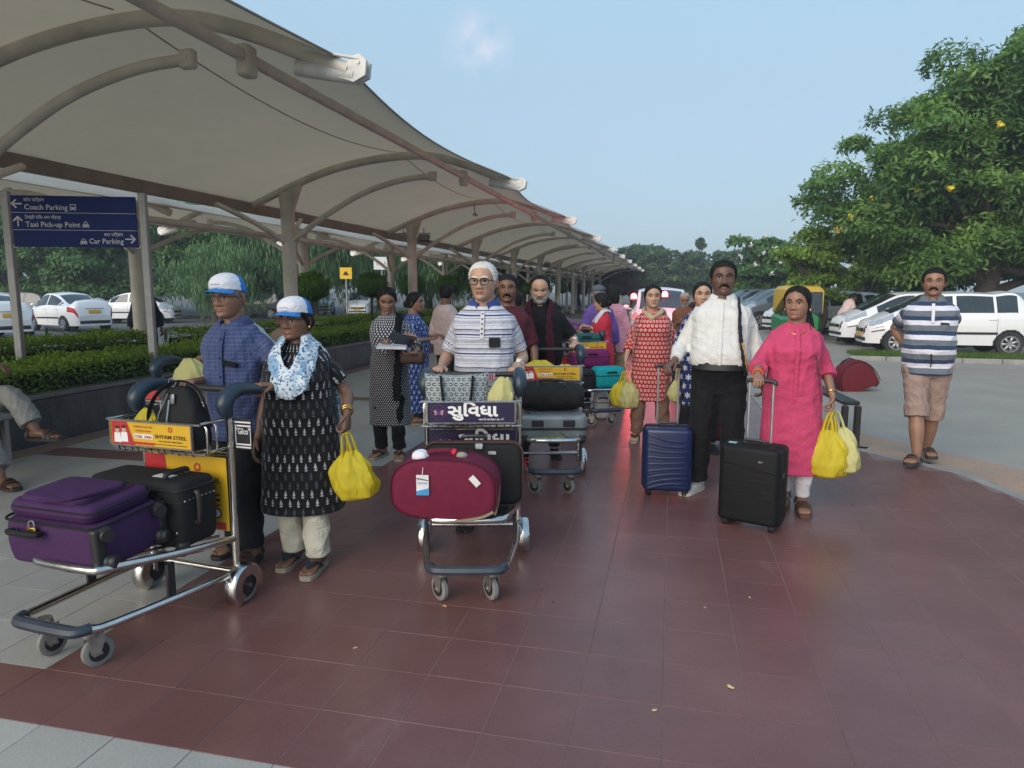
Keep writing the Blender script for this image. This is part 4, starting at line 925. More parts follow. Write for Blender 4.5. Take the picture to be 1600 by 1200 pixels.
def disc(n, cu, cv, r, ax=1.0, cx=0, cy=0):
    x = n.math('MULTIPLY', n.math('SUBTRACT', cu, cx), ax); y = n.math('SUBTRACT', cv, cy)
    return n.math('LESS_THAN', n.math('ADD', n.math('MULTIPLY', x, x), n.math('MULTIPLY', y, y)), r*r)
def OR(n, *a):
    r = a[0]
    for b in a[1:]: r = n.math('MAXIMUM', r, b)
    return r
def p_check(n, u, v):
    c = n.mix(n.math('MULTIPLY', OR(n, band(n, frac(n, u, .022), 0, .22), band(n, frac(n, v, .022), 0, .22)), .55), (.042, .062, .155), (.115, .145, .265))
    return n.mix(n.math('MULTIPLY', band(n, frac(n, u, .066), 0, .10), .5), c, (.022, .03, .10))
def p_block(n, u, v):
    cu, cv, par, _, row = cells(n, u, v, .052, .048)
    ax = n.math('ABSOLUTE', cu)
    leaf = n.math('LESS_THAN', ax, n.math('MULTIPLY', n.math('SUBTRACT', .40, cv), .30)); leaf = n.math('MULTIPLY', leaf, n.math('GREATER_THAN', cv, -.20))
    ribs = n.math('GREATER_THAN', n.math('ABSOLUTE', n.math('SUBTRACT', frac(n, n.math('ADD', cv, n.math('MULTIPLY', ax, -.8)), .16), .5)), .14)
    stem = n.math('MULTIPLY', n.math('LESS_THAN', ax, .035), n.math('LESS_THAN', cv, -.18)); foot = band(n, cv, -.44, -.36); foot = n.math('MULTIPLY', foot, n.math('LESS_THAN', ax, .16))
    m = OR(n, n.math('MULTIPLY', leaf, ribs), stem, foot); two = n.math('GREATER_THAN', n.math('MODULO', row, 4), 1.5)
    col = n.mix(two, (.50, .50, .52), (.085, .085, .095)); return n.mix(m, (.008, .008, .011), col)
def p_polka(n, u, v):
    cu, cv, *_ = cells(n, u, v, .030, .016); return n.mix(disc(n, cu, cv, .33, 1.85), (.010, .011, .016), (.60, .60, .62))
def p_yoke(n, u, v):
    return n.mix(n.math('GREATER_THAN', v, 1.02), p_polka(n, u, v), p_polka2(n, u, v))
def p_polka2(n, u, v):
    cu, cv, *_ = cells(n, u, v, .042, .021); s = n.math('ADD', n.math('ABSOLUTE', cu), n.math('MULTIPLY', n.math('ABSOLUTE', cv), .5)); return n.mix(n.math('LESS_THAN', s, .27), (.012, .014, .022), (.62, .62, .64))
def stripes(stops, per, wob=.0):
    def fn(n, u, v):
        vv = n.math('ADD', v, n.math('MULTIPLY', n.noise(4, 2, n.coord()), wob)); return n.ramp(frac(n, vv, per), stops, 'CONSTANT')
    return fn
def p_floral(n, u, v):
    cu, cv, *_ = cells(n, u, v, .050, .043); wb = n.math('MULTIPLY', n.math('SUBTRACT', n.noise(40, 2, n.coord()), .5), .35); cu = n.math('ADD', cu, wb); c = n.mix(disc(n, cu, cv, .34, .95), (.34, .012, .030), (.62, .45, .36)); c = n.mix(disc(n, cu, cv, .20, .95), c, (.42, .022, .04)); return n.mix(disc(n, cu, cv, .09), c, (.62, .45, .34))
    vo = n.node('ShaderNodeTexVoronoi'); vo.inputs['Scale'].default_value = 1; vo.inputs['Randomness'].default_value = .45
    cb = n.node('ShaderNodeCombineXYZ'); n.put(cb.inputs[0], n.math('DIVIDE', u, .045)); n.put(cb.inputs[1], n.math('DIVIDE', v, .045)); n.t.links.new(cb.outputs[0], vo.inputs['Vector'])
    vo.voronoi_dimensions = '2D'; d = vo.outputs['Distance']; c = n.mix(n.math('LESS_THAN', d, .40), (.33, .012, .028), (.60, .43, .33)); c = n.mix(n.math('LESS_THAN', d, .245), c, (.42, .022, .04)); return n.mix(n.math('LESS_THAN', d, .12), c, (.62, .45, .34))
def p_navyfloral(n, u, v):
    cu, cv, *_ = cells(n, u, v, .11, .085); a = n.math('ARCTAN2', cv, cu); r = n.math('SQRT', n.math('ADD', n.math('MULTIPLY', cu, cu), n.math('MULTIPLY', cv, cv)))
    pet = n.math('LESS_THAN', r, n.math('MULTIPLY', n.math('ABSOLUTE', n.math('SINE', n.math('MULTIPLY', a, 3))), .36)); return n.mix(pet, (.012, .025, .10), (.55, .56, .62))
def p_blueprint(n, u, v):
    cu, cv, *_ = cells(n, u, v, .055, .06); nz = n.noise(55, 3, n.coord()); m = n.math('MULTIPLY', OR(n, disc(n, cu, cv, .32, 1.5), disc(n, cu, cv, .12, 1, .42, .4)), n.math('GREATER_THAN', nz, .44)); return n.mix(m, (.020, .045, .19), (.34, .42, .56))
def p_dupatta(n, u, v):
    nz = n.noise(70, 3, n.coord()); b = n.noise(6, 2, n.coord()); c = n.mix(n.math('GREATER_THAN', nz, .565), (.56, .64, .70), (.07, .16, .30)); return n.mix(n.math('MULTIPLY', n.math('GREATER_THAN', b, .56), .7), c, (.10, .27, .46))
def p_pinkcheck(n, u, v):
    return n.mix(OR(n, band(n, frac(n, u, .03), 0, .2), band(n, frac(n, v, .03), 0, .2)), (.52, .20, .28), (.60, .34, .40))
def p_plaid(n, u, v):
    c = n.mix(band(n, frac(n, u, .05), 0, .45), (.11, .045, .13), (.19, .08, .20)); return n.mix(n.math('MULTIPLY', band(n, frac(n, v, .05), 0, .4), .6), c, (.07, .03, .10))
def p_polo(n, u, v):
    vv = n.math('ADD', v, n.math('MULTIPLY', n.noise(5, 2, n.coord()), .012)); W, B, Lg, Lb = (.56, .56, .60), (.035, .055, .17), (.36, .38, .44), (.22, .27, .40)
    return n.ramp(frac(n, vv, .118), [(0, W), (.13, Lb), (.16, W), (.22, Lg), (.40, W), (.50, Lb), (.54, W), (.62, B), (.70, W), (.78, Lg), (.90, B), (.95, W)], 'CONSTANT')
def p_rugby(n, u, v):
    vv = n.math('ADD', v, n.math('MULTIPLY', n.noise(5, 2, n.coord()), .02)); W, N_, Gy = (.60, .60, .68), (.025, .045, .095), (.125, .145, .17)
    return n.ramp(frac(n, vv, .125, .1), [(0, W), (.33, N_), (.62, Gy)], 'CONSTANT')
C_CHECK = cloth('blue_check_shirt_cloth', p_check); C_BLOCK = cloth('black_block_print_cloth', p_block); C_POLKA = cloth('black_white_dotted_cloth', p_yoke)
C_POLO = cloth('striped_polo_cloth', p_polo); C_RUGBY = cloth('wide_striped_jersey', p_rugby); C_FLORAL = cloth('red_floral_cloth', p_floral); C_NAVYF = cloth('navy_flower_cloth', p_navyfloral)
C_BLUEP = cloth('blue_print_cloth', p_blueprint); C_DUP = cloth('pale_blue_printed_scarf', p_dupatta); C_PCHK = cloth('pink_check_cloth', p_pinkcheck); C_PLAID = cloth('purple_plaid_cloth', p_plaid)
F_BLACK = fabric('black_cotton', (.010, .010, .012)); F_CHAR = fabric('dark_trouser_cloth', (.016, .016, .02)); F_WHITE = fabric('white_shirt_cloth', (.60, .60, .585), .06); F_CREAM = fabric('cream_trouser_cloth', (.58, .56, .46), .08)
F_PINK = fabric('rose_pink_cotton', (.49, .058, .135), .12); F_MAR = fabric('maroon_wool', (.050, .010, .022)); F_RED = fabric('red_cotton', (.46, .030, .055)); F_KHAKI = fabric('pinkish_khaki_cotton', (.29, .205, .175), .14)
F_BEIGE = fabric('beige_scarf_cloth', (.42, .34, .22)); F_TAN = fabric('tan_trouser_cloth', (.36, .25, .17)); F_PALE = fabric('pale_pink_shirt_cloth', (.58, .44, .42)); F_OFFW = fabric('offwhite_shirt_cloth', (.42, .47, .47)); F_GREYT = fabric('grey_trouser_cloth', (.26, .26, .245))
F_BROWN = fabric('brown_shirt_cloth', (.15, .062, .035)); F_PURP = fabric('violet_shirt_cloth', (.13, .075, .30)); F_LILAC = fabric('white_scarf_cloth', (.55, .56, .60)); F_DBLUE = fabric('blue_collar_cloth', (.035, .07, .24)); F_SKIN = fabric('tan_legging_cloth', (.22, .13, .095))
F_WLEG = fabric('white_legging_cloth', (.60, .58, .62), .06); F_DKBLUE = fabric('dark_denim', (.02, .03, .05))
F_MAGE = fabric('grey_cap_cloth', (.10, .11, .13)); F_MOSS = fabric('maroon_shirt_cloth', (.075, .016, .026)); F_CAPW = fabric('white_cap_cloth', (.70, .70, .74), .05); F_CAPB = fabric('blue_cap_cloth', (.03, .22, .60), .1)
M_SOLE_W = mat('white_sole', (.55, .55, .53), .6); M_SOLE_B = mat('dark_sole', (.03, .027, .025), .7); M_SOLE_T = mat('tan_sole', (.30, .26, .2), .7); M_LEATH = mat('brown_leather', (.055, .025, .016), .5); M_SNEAK = mat('pale_sneaker', (.50, .54, .57), .6, var=.25, nscale=60)
M_GOLD = mat('gold', (.7, .45, .12), .3, 1)
# ------------------------------------------------------------------ airport luggage trolleys
M_HORN = mat('blue_black_plastic', (.018, .035, .055), .38, var=.2)
M_BUMP = mat('blue_grey_bumper', (.035, .045, .065), .5, var=.3)
M_YADV = mat('yellow_advert', (.62, .37, .015), .4, var=.06); M_RADV = mat('red_advert', (.45, .022, .028), .4, var=.1); M_NADV = mat('indigo_advert', (.016, .012, .050), .35, var=.15)
M_INK = mat('dark_brown_ink', (.045, .018, .012), .5); M_REDINK = mat('red_ink', (.42, .04, .02), .5); M_SKINK = mat('pale_portrait_ink', (.55, .34, .25), .5)
def flat(g, poly, y, m=0): n = len(poly); g.add([(x, y, z) for x, z in poly], [tuple(range(n))], m)
def oval(cx, cz, rx, rz, n=14): return [(cx+rx*math.cos(t), cz+rz*math.sin(t)) for t in np.linspace(0, 2*math.pi, n, endpoint=False)]
def txt(g, s, x, y, z, h, m=0, al='LEFT', w=None, bold=.01): V, F = textgeo(s, h, bold, 1, al, w); g.add(V, F, m, (np.eye(3), (x, y, z)))
def ad_steel(par, w, z0, z1, y, small):
    """yellow advert: red end with two portraits, emblem, name and lines of small print"""
    g = G(); H = z1-z0; y1, y2 = y-.0015, y-.003; L = -w/2
    flat(g, [(L, z0), (L+.29*w, z0), (L+.20*w, z1), (L, z1)] if small else [(L, z0), (L+.34*w, z0), (L+.25*w, z1), (L, z1)], y1, 1)
    for cx, cz, r in ((.075, .62, 1), (.165, .66, 1)) if small else ((.10, .55, .9), (.20, .50, .9)):
        hh = H if small else .16; zc = z0+cz*H
        flat(g, [(L+cx*w-.022, zc-.55*hh*r), (L+cx*w+.022, zc-.55*hh*r), (L+cx*w+.018, zc-.12*hh), (L+cx*w-.018, zc-.12*hh)], y2, 2); flat(g, oval(L+cx*w, zc, .0125, .0165), y2, 4); flat(g, oval(L+cx*w, zc+.012, .0135, .008), y2-.001, 3)
    ex, ez, er = (.76*w+L, z0+.78*H, .013) if small else (.66*w+L, z1-.055, .022)
    for t in range(9): a = t*2*math.pi/9; flat(g, oval(ex+er*math.cos(a)*.75, ez+er*math.sin(a)*.75, er*.28, er*.28, 8), y1, 5)
    if small:
        txt(g, 'SHYAM STEEL', ex, y1, z0+.38*H, .017, 3, 'CENTER', .40*w, .02); txt(g, 'flexi STRONG TMT REBAR', ex, y1, z0+.22*H, .008, 3, 'CENTER', .30*w); flat(g, [(ex-.2*w, z0+.10*H), (ex+.2*w, z0+.10*H), (ex+.2*w, z0+.13*H), (ex-.2*w, z0+.13*H)], y1, 3)
        x2 = L+.41*w; txt(g, 'HAMESHA KE LIYE', x2, y1, z0+.78*H, .009, 5, 'CENTER', .24*w); txt(g, 'STRONG GHAR', x2, y1, z0+.60*H, .009, 5, 'CENTER', .2*w)
        flat(g, [(x2-.125*w, z0+.30*H), (x2+.125*w, z0+.30*H), (x2+.125*w, z0+.50*H), (x2-.125*w, z0+.50*H)], y1, 2); txt(g, 'STEEL 500D', x2, y2, z0+.335*H, .013, 5, 'CENTER', .23*w, .02); flat(g, [(x2-.14*w, z0+.04*H), (x2+.14*w, z0+.04*H), (x2+.14*w, z0+.15*H), (x2-.14*w, z0+.15*H)], y1, 1)
    else:
        txt(g, 'SHYAM STEEL', ex, y1, z1-.125, .024, 3, 'CENTER', .56*w, .025); txt(g, 'flexi STRONG TMT REBAR', ex, y1, z1-.15, .011, 3, 'CENTER', .44*w)
        for t in range(4): flat(g, [(ex-.06*w, z1-.19-.026*t), (ex+.26*w, z1-.19-.026*t), (ex+.26*w, z1-.178-.026*t), (ex-.06*w, z1-.178-.026*t)], y1, 3 if t % 2 else 5)
        flat(g, oval(ex+.22*w, z0+.085, .026, .026), y1, 3); flat(g, oval(ex+.22*w, z0+.085, .019, .019), y2, 2); flat(g, [(-.02, z0+.005), (w/2-.01, z0+.005), (w/2-.01, z0+.04), (-.02, z0+.04)], y1, 1)
    g.obj('advert_print', [M_YADV, M_RADV, M_WHITE, M_INK, M_SKINK, M_REDINK], par, smooth=False)
def ad_suvidha(par, w, z0, z1, y, small):
    g = G(); H = z1-z0; y1 = y-.0015; L = -w/2; s = 1 if small else 1.35; zc = z0+.52*H if small else z1-.068
    ex = L+.115*w if small else L+.17*w
    for r in (.040*s,):
        for t in range(28): a = t*2*math.pi/28; flat(g, oval(ex+r*math.cos(a), zc+r*math.sin(a), .003, .003, 6), y1, 2)
    for sx in (-1, 1):
        flat(g, [(ex+sx*.006, zc-.004), (ex+sx*.018*s, zc+.012*s), (ex+sx*.030*s, zc+.006*s), (ex+sx*.020*s, zc-.004)][::sx], y1, 3); flat(g, [(ex+sx*.004, zc-.008), (ex+sx*.026*s, zc-.006*s), (ex+sx*.020*s, zc-.018*s)][::-sx], y1, 3); flat(g, [(ex+sx*.002, zc+.004), (ex+sx*.010, zc+.026*s), (ex+sx*.013, zc+.012)][::-sx], y1, 1)
    flat(g, oval(ex, zc-.006, .009, .013), y1, 1)
    txt(g, 'સુિવધા', L+.22*w if small else L+.33*w, y1, zc-.022*s, .062*s, 0, 'LEFT', .60*w if small else .62*w, .035)
    txt(g, 'સ્થાનિક પ્રતિષ્ઠાન પ્રા. લિ.', w/2-.05, y1, z0+.10*H, .010, 0, 'RIGHT', .30*w)
    g.obj('advert_print', [M_WHITE, mat('violet_ink', (.06, .03, .22), .5), mat('dull_red_ink', (.12, .03, .06), .5), mat('pink_ink', (.5, .22, .25), .5)], par, smooth=False)
def trolley(label, x, y, rz, style, plate=False, castor=(48, 40)):
    root = thing('luggage_trolley', label, 'luggage trolley', (x, y, 0), rz, 'airport luggage trolleys')
    def loop(z0, z1, hw, fw, yf, r, m, name, flatt=1.0):
        P = [(-hw, .02, z0), (-hw*.98, -.2, z0+(z1-z0)*.3), (-fw, yf+.11, z1-.01), (-fw+.02, yf+.03, z1), (-fw+.07, yf, z1), (fw-.07, yf, z1), (fw-.02, yf+.03, z1), (fw, yf+.11, z1-.01), (hw*.98, -.2, z0+(z1-z0)*.3), (hw, .02, z0)]
        g = G(); g.tube(P, r, 10, sub=3); return g.obj(name, m, root)
    loop(.155, .195, .262, .205, -.745, .0175, M_CHROME, 'base_frame'); loop(.325, .41, .258, .20, -.66, .019, M_CHROME, 'deck_frame')
    g = G(); g.tube([(-.18, -.715, .197), (-.165, -.748, .197), (-.12, -.768, .197), (.12, -.768, .197), (.165, -.748, .197), (.18, -.715, .197)], .024, 8, sub=3); g.obj('bumper', M_BUMP, root)
    for px in (-.12, -.04, .04, .12):
        g = G(); g.tube([(px, -.65, .412), (px, -.3, .372), (px*1.5, .0, .33)], .008, 6); g.obj('deck_bar', M_CHROME, root)
    for s in (-1, 1):
        g = G(); g.tube([(s*.262, .02, .10), (s*.262, .02, .33), (s*.268, .02, .98)], .0165, 10); g.obj('upright', M_CHROME, root)
        g = G(); g.box((s*.235, -.36, .265), (.018, .045, .15), bev=.004); g.obj('deck_strut', M_BLACK, root)
        hn = G(); hn.tube([(s*.268, .0, .945), (s*.270, -.014, .985), (s*.270, .006, 1.022), (s*.27, .06, 1.046), (s*.268, .14, 1.046), (s*.262, .21, 1.034), (s*.258, .245, 1.022)], [.030, .040, .041, .036, .031, .026, .023], 12, sub=4, round_end=True); hn.obj('handle_horn', M_HORN, root)
        # rear wheel under a chrome guard
        w = G(); w.lathe([(.02, -.018), (.062, -.018), (.083, -.016), (.087, -.010), (.087, .010), (.083, .016), (.062, .018), (.02, .018)], 26, (rot('Y', 90), (s*.29, .03, .088))); wo = w.obj('rear_wheel', mat('grey_tyre', (.20, .20, .195), .65), root)
        g = G(); g.lathe([(.002, -.022), (.06, -.022), (.06, .022), (.002, .022)], 22, (rot('Y', 90), (s*.29, .03, .088))); g.obj('wheel_hub', M_BLACK, wo)
        R = []
        for t in np.linspace(R_(-20), R_(235), 18): R.append([(s*.29+q, .03+math.cos(t)*rr, .088+math.sin(t)*rr) for q, rr in ((-.034, .05), (-.034, .098), (-.022, .108), (.022, .108), (.034, .098), (.034, .05), (.030, .05), (.030, .094), (-.030, .094), (-.030, .05))])
        g = G(); g.loft(R); g.obj('wheel_guard', M_CHROME, root, angle=50)
        g = G(); g.cyl((s*.255, .03, .088), (s*.33, .03, .088), .009, 8); g.obj('axle', M_STEEL, root)
        # front castor
        px_, py_ = s*.125, -.675; cx = cy = 0; turn = R_(castor[0 if s < 0 else 1]); g = G(); g.lathe([(.032, .135), (.036, .150), (.030, .175)], 14, (np.eye(3), (cx, cy, 0)))
        for q in (-1, 1): g.prism([(-.032, .145), (.032, .145), (.036, .11), (.012, .055), (-.010, .050), (-.022, .065)], .004, (rot('Z', 90), (cx+q*.022, cy+.012, 0)))
        fk = g.obj('castor_fork', mat('dull_zinc', (.40, .39, .35), .4, .8, var=.25, nscale=30), root, (px_, py_, 0), (0, 0, turn))
        g = G(); g.lathe([(.03, -.013), (.055, -.013), (.062, -.009), (.062, .009), (.055, .013), (.03, .013)], 24, (rot('Y', 90), (cx, cy+.025, .0625))); g.obj('castor_tyre', mat('grey_tyre', (.2, .2, .195)), fk)
        g = G(); g.lathe([(.002, -.015), (.040, -.015), (.040, .015), (.002, .015)], 20, (rot('Y', 90), (cx, cy+.025, .0625))); g.cyl((cx-.03, cy+.025, .0625), (cx+.03, cy+.025, .0625), .008, 8, 1); g.obj('castor_hub', [M_BLACK, M_STEEL], fk)
    g = G(); g.cyl((-.26, .247, 1.02), (.26, .247, 1.02), .017, 12); g.obj('grip_bar', M_BLACK, root)
    g = G(); g.cyl((-.262, .02, .155), (.262, .02, .155), .015, 10); g.obj('cross_bar', M_CHROME, root); g = G(); g.cyl((-.265, .02, .74), (.265, .02, .74), .011, 8); g.obj('cross_bar', M_CHROME, root)
    # wire basket
    g = G()
    for z, yf in ((.920, -.185), (.780, -.165)): g.tube([(-.262, .02, z), (-.255, yf+.03, z), (-.235, yf, z), (.235, yf, z), (.255, yf+.03, z), (.262, .02, z)], .0062, 6, sub=2)
    for t in np.linspace(-.20, .20, 6):
        g.tube([(t-.018, -.17, .772), (t-.018, -.178, .800), (t-.010, -.182, .812), (t+.010, -.182, .812), (t+.018, -.178, .800), (t+.018, -.17, .772), (t+.018, .02, .762)], .0042, 5)
    for s in (-1, 1):
        for yy in (-.13, -.07): g.tube([(s*.258, yy, .772), (s*.266, yy, .78), (s*.266, yy, .895), (s*.258, yy, .905)], .0042, 5)
    g.obj('basket', M_CHROME, root)
    bm = M_YADV if style == 'steel' else M_NADV if style == 'suvidha' else M_BLACK
    g = G(); g.box((0, -.190, .863), (.475, .008, .112), bev=.003); b1 = g.obj('basket_board', bm, root, smooth=False)
    g = G(); g.box((0, .0, .545), (.50, .008, .365), bev=.003); b2 = g.obj('advert_board', bm, root, smooth=False)
    g = G()
    for zz in (.805, .921): g.box((0, -.194, zz), (.482, .012, .006))
    for s in (-1, 1): g.box((s*.240, -.194, .863), (.006, .012, .116))
    g.obj('board_frame', M_STEEL, b1, smooth=False)
    f = ad_suvidha if style == 'suvidha' else ad_steel
    if style == 'red':
        g = G(); flat(g, [(-.225, .815), (-.11, .815), (-.13, .912), (-.225, .912)], -.1955); flat(g, oval(-.18, .875, .012, .016), -.1975, 1); g.obj('advert_print', [M_RADV, M_WHITE], b1, smooth=False); return root
    f(b1, .46, .809, .917, -.1945, True); f(b2, .49, .365, .726, -.0045, False)
    if plate:
        g = G(); g.box((.335, .03, .845), (.095, .006, .15)); p = g.obj('maker_plate', M_BLACK, root, smooth=False)
        g = G(); yq = .0262; txt(g, '"Gilco"', .335, yq, .845, .030, 0, 'CENTER', .078, .015)
        for a, b in (((.29, .895), (.382, .91)), ((.30, .88), (.38, .89)), ((.292, .79), (.378, .80)), ((.292, .776), (.378, .786))): g.box(((a[0]+b[0])/2, yq, (a[1]+b[1])/2), (b[0]-a[0], .001, .007))
        g.box((.293, yq, .84), (.003, .001, .10)); g.box((.378, yq, .84), (.003, .001, .10)); g.obj('plate_lettering', M_WHITE, p, smooth=False)
    return root
T1 = trolley('trolley with yellow steel advert boards carrying the purple suitcase, pushed by the blue-shirted man', -2.31, 2.87, -6, 'steel', True, (-4, -16))
T2 = trolley('trolley with indigo boards in white Gujarati lettering carrying the maroon bag', -1.10, 3.77, 13.7, 'suvidha', castor=(38, 30))
T3 = trolley('trolley with a yellow basket board pushed by the bearded man in black', -.99, 5.66, 14, 'steel')
T4 = trolley('trolley stacked with magenta and teal bags beside the woman in the red kurta', -1.06, 8.35, 30, 'steel')
T5 = trolley('half hidden trolley behind the black shoulder bag, red board showing', -3.16, 4.05, 2, 'red')
# ------------------------------------------------------------------ people: heads
HZ = np.array([-.1125, -.108, -.098, -.085, -.07, -.055, -.04, -.02, 0, .02, .04, .06, .078, .092, .103, .110, .1125])
HWX = np.array([.012, .026, .041, .051, .058, .0635, .068, .0725, .075, .0765, .0765, .073, .065, .054, .039, .020, .001])
HYF = np.array([.040, .066, .083, .086, .085, .087, .088, .087, .085, .091, .092, .088, .079, .067, .049, .026, .001])
HYB = np.array([.010, .026, .040, .052, .062, .072, .080, .089, .096, .099, .098, .092, .081, .067, .048, .026, .001])
GA = lambda x, s: np.exp(-(x/s)**2*.5)
class Head:
    def __init__(s, na, nz, jaw=1.0, nose=1.0, seed=0):
        s.na, s.nz = na, nz; t = np.linspace(-math.pi, math.pi, na+1)[:-1]; s.a = t-.45*np.sin(t)
        q = np.linspace(0, 1, nz); z = -.1125*np.cos(q*math.pi)*.45+(q-.5)*.225*.55; s.z = z
        A, Z = np.meshgrid(s.a, z); wx = np.interp(Z, HZ, HWX); low = np.clip(-Z/.1, 0, 1); wx = wx*(1+(jaw-1)*low)
        yf = np.interp(Z, HZ, HYF); yb = np.interp(Z, HZ, HYB); X = wx*np.sin(A); c = np.cos(A)
        Y = np.where(c > 0, -yf*np.abs(c)**.92, yb*np.abs(c)**.95)
        fr = np.clip(c*3, 0, 1); ax = np.abs(X)
        nh = np.interp(Z, [-.046, -.041, -.036, -.030, -.020, -.005, .010, .020], [0, .006, .017, .0225, .018, .010, .004, 0])*nose
        nsx = np.interp(Z, [-.044, -.030, .01], [.0125, .0105, .0085])
        d = nh*GA(X, nsx)+.0075*nose*GA(ax-.0145, .006)*GA(Z+.034, .0065)
        d += -.0085*GA(ax-.031, .014)*GA(Z-.004, .0085)+.0045*GA(ax-.03, .02)*GA(Z-.021, .006)+.0045*GA(ax-.047, .015)*GA(Z+.022, .013)
        d += .0035*GA(ax-.031, .010)*GA(Z-.003, .005)
        d += .006*GA(X, .019)*(GA(Z+.0565, .0035)+1.1*GA(Z+.0665, .004))-.0035*GA(X, .021)*GA(Z+.0615, .0016)
        d += .006*GA(X, .016)*GA(Z+.093, .010)-.002*GA(ax-.028, .004)*GA(Z+.048, .012)*1.2-.0025*GA(X, .02)*GA(Z+.078, .005)
        Y = Y-d*fr
        s.P = np.stack([X, Y, Z], -1); s.A = A; s.X = X; s.Zg = Z; s.ax = ax; s.front = c
        du = np.roll(s.P, -1, 1)-np.roll(s.P, 1, 1); dv = np.gradient(s.P, axis=0); n = np.cross(du, dv); s.N = n/(np.linalg.norm(n, axis=-1)[..., None]+1e-12)
        c0 = s.P-np.array([0, 0, 0.]); s.N = np.where(np.sum(s.N*c0, -1)[..., None] < 0, -s.N, s.N)
    def faces(s, mask=None):
        F = []
        for i in range(s.nz-1):
            for j in range(s.na):
                k = (j+1) % s.na
                if mask is not None and not (mask[i, j] or mask[i, k] or mask[i+1, j] or mask[i+1, k]): continue
                F.append((i*s.na+j, i*s.na+k, (i+1)*s.na+k, (i+1)*s.na+j))
        return F
    def patch(s, m, off, lo=.0015, soft=True):
        """surface lifted by off where mask m (0..1), sunk just below the skin elsewhere"""
        m = np.clip(m, 0, 1); o = np.where(m > 0, off*m, 0)-lo*(1-m); P = (s.P+s.N*o[..., None]).reshape(-1, 3); F = s.faces(m > .02)
        used = sorted({i for f in F for i in f}); mp = {u: i for i, u in enumerate(used)}
        return P[used], [tuple(mp[i] for i in f) for f in F]
    def base(s):
        V = s.P.reshape(-1, 3); F = s.faces(); F.append(tuple(range(s.na))[::-1]); return V, F
sstep = lambda x, a, b: np.clip((x-a)/(b-a), 0, 1)**2*(3-2*np.clip((x-a)/(b-a), 0, 1))
HEADS = {}
def get_head(near, jaw, nose):
    k = (near, jaw, nose)
    if k not in HEADS: HEADS[k] = Head(112 if near else 64, 84 if near else 48, jaw, nose)
    return HEADS[k]
M_HAIRB = mat('black_hair', (.009, .008, .007), .62, spec=.22, var=.4, nscale=60, bump=.6, bscale=300)
M_HAIRG = mat('grey_hair', (.27, .262, .25), .6, var=.25, nscale=60, bump=.5, bscale=300)
M_HAIRW = mat('white_hair', (.62, .61, .58), .6, var=.15, nscale=60, bump=.5, bscale=300)
M_SALT = mat('salt_pepper_hair', (.16, .155, .15), .6, var=.6, nscale=90, bump=.5, bscale=300)
M_EYEW = mat('eye_white', (.40, .36, .33), .35, var=.05); M_IRIS = mat('dark_iris', (.012, .007, .005), .15)
def skin(name, c):
    if name in MATS: return MATS[name]
    n = NB(name); v = n.coord(); b = n.noise(11, 5, v, .6); f = n.noise(190, 3, v)
    n.set(Base_Color=n.mix(.18, n.ramp(b, [(.3, tuple(x*.84 for x in c)), (.7, tuple(min(1, x*1.1) for x in c))]), n.ramp(f, [(.3, .3), (.7, .65)]), 'OVERLAY'), Roughness=.48)
    n.b.inputs['Subsurface Weight'].default_value = .12; n.b.inputs['Subsurface Radius'].default_value = (.012, .005, .003); n.b.inputs['Subsurface Scale'].default_value = .6
    n.bump(f, .12, .002); MATS[name] = n.mat; return n.mat
SK = {'dark': skin('skin_dark_brown', (.175, .088, .056)), 'brown': skin('skin_brown', (.265, .140, .090)), 'mid': skin('skin_mid_brown', (.44, .265, .180)), 'light': skin('skin_light_brown', (.44, .265, .180)), 'deep': skin('skin_deep_brown', (.125, .065, .045))}
M_LIP = mat('lip_brown', (.22, .085, .07), .4)

# ------------------------------------------------------------------ people: hands and feet
def hand_geo(g, W, d, n, hl, side, curl, m=0, spread=.12, k=6):
    """wrist W, direction d, palm normal n, hl hand length, side=+1 if the thumb lies towards cross(d,n)"""
    d = nrm(d); n = nrm(np.asarray(n, float)-d*np.dot(n, d)); s = np.cross(d, n)*side; W = np.asarray(W, float)
    pl = hl*.50; pw = hl*.225; pt = hl*.075; R = []
    for t, w, th in ((-.16, .135, .105), (.0, .145, .10), (.16, .19, .095), (.45, .235, .085), (.8, .24, .075), (1.0, .225, .062), (1.06, .17, .04)):
        c = W+d*pl*t; a = np.arange(10)*2*math.pi/10; R.append(c+np.cos(a)[:, None]*s*hl*w*.92+np.sin(a)[:, None]*n*hl*th*1.1)
    g.loft(R, True, True, m)
    ln = [.40, .45, .42, .33]; rr = [.047, .049, .046, .040]; off = [.165, .055, -.055, -.155]
    for q in range(4):
        p = W+d*pl*(.97-.03*abs(q-1.3))+s*hl*off[q]; dr = nrm(d+s*off[q]*spread*2.5); P = [p-d*hl*.06, p]; ang = 0; L = hl*ln[q]
        for seg, (f, a) in enumerate(((.45, 62), (.31, 78), (.24, 48))):
            ang += R_(a*curl*(1+.06*q)); v = dr*math.cos(ang)+n*math.sin(ang); P.append(P[-1]+v*L*f)
        r = rr[q]*hl; g.tube(P, [r*1.05, r, r*.96, r*.86, r*.6], k, m, sub=2, round_end=True)
    b = W+d*pl*.18+s*hl*.15; v1 = nrm(d*.62+s*.75+n*.25); v2 = nrm(d*.9+s*(.25-.35*curl)+n*(.2+.55*curl)); v3 = nrm(d*.85+s*(.05-.5*curl)+n*(.25+.75*curl))
    P = [b-v1*hl*.05, b+v1*hl*.13]; P.append(P[-1]+v2*hl*.15); P.append(P[-1]+v3*hl*.12); r = .055*hl; g.tube(P, [r*1.25, r*1.1, r*.95, r*.68], k, m, sub=2, round_end=True)
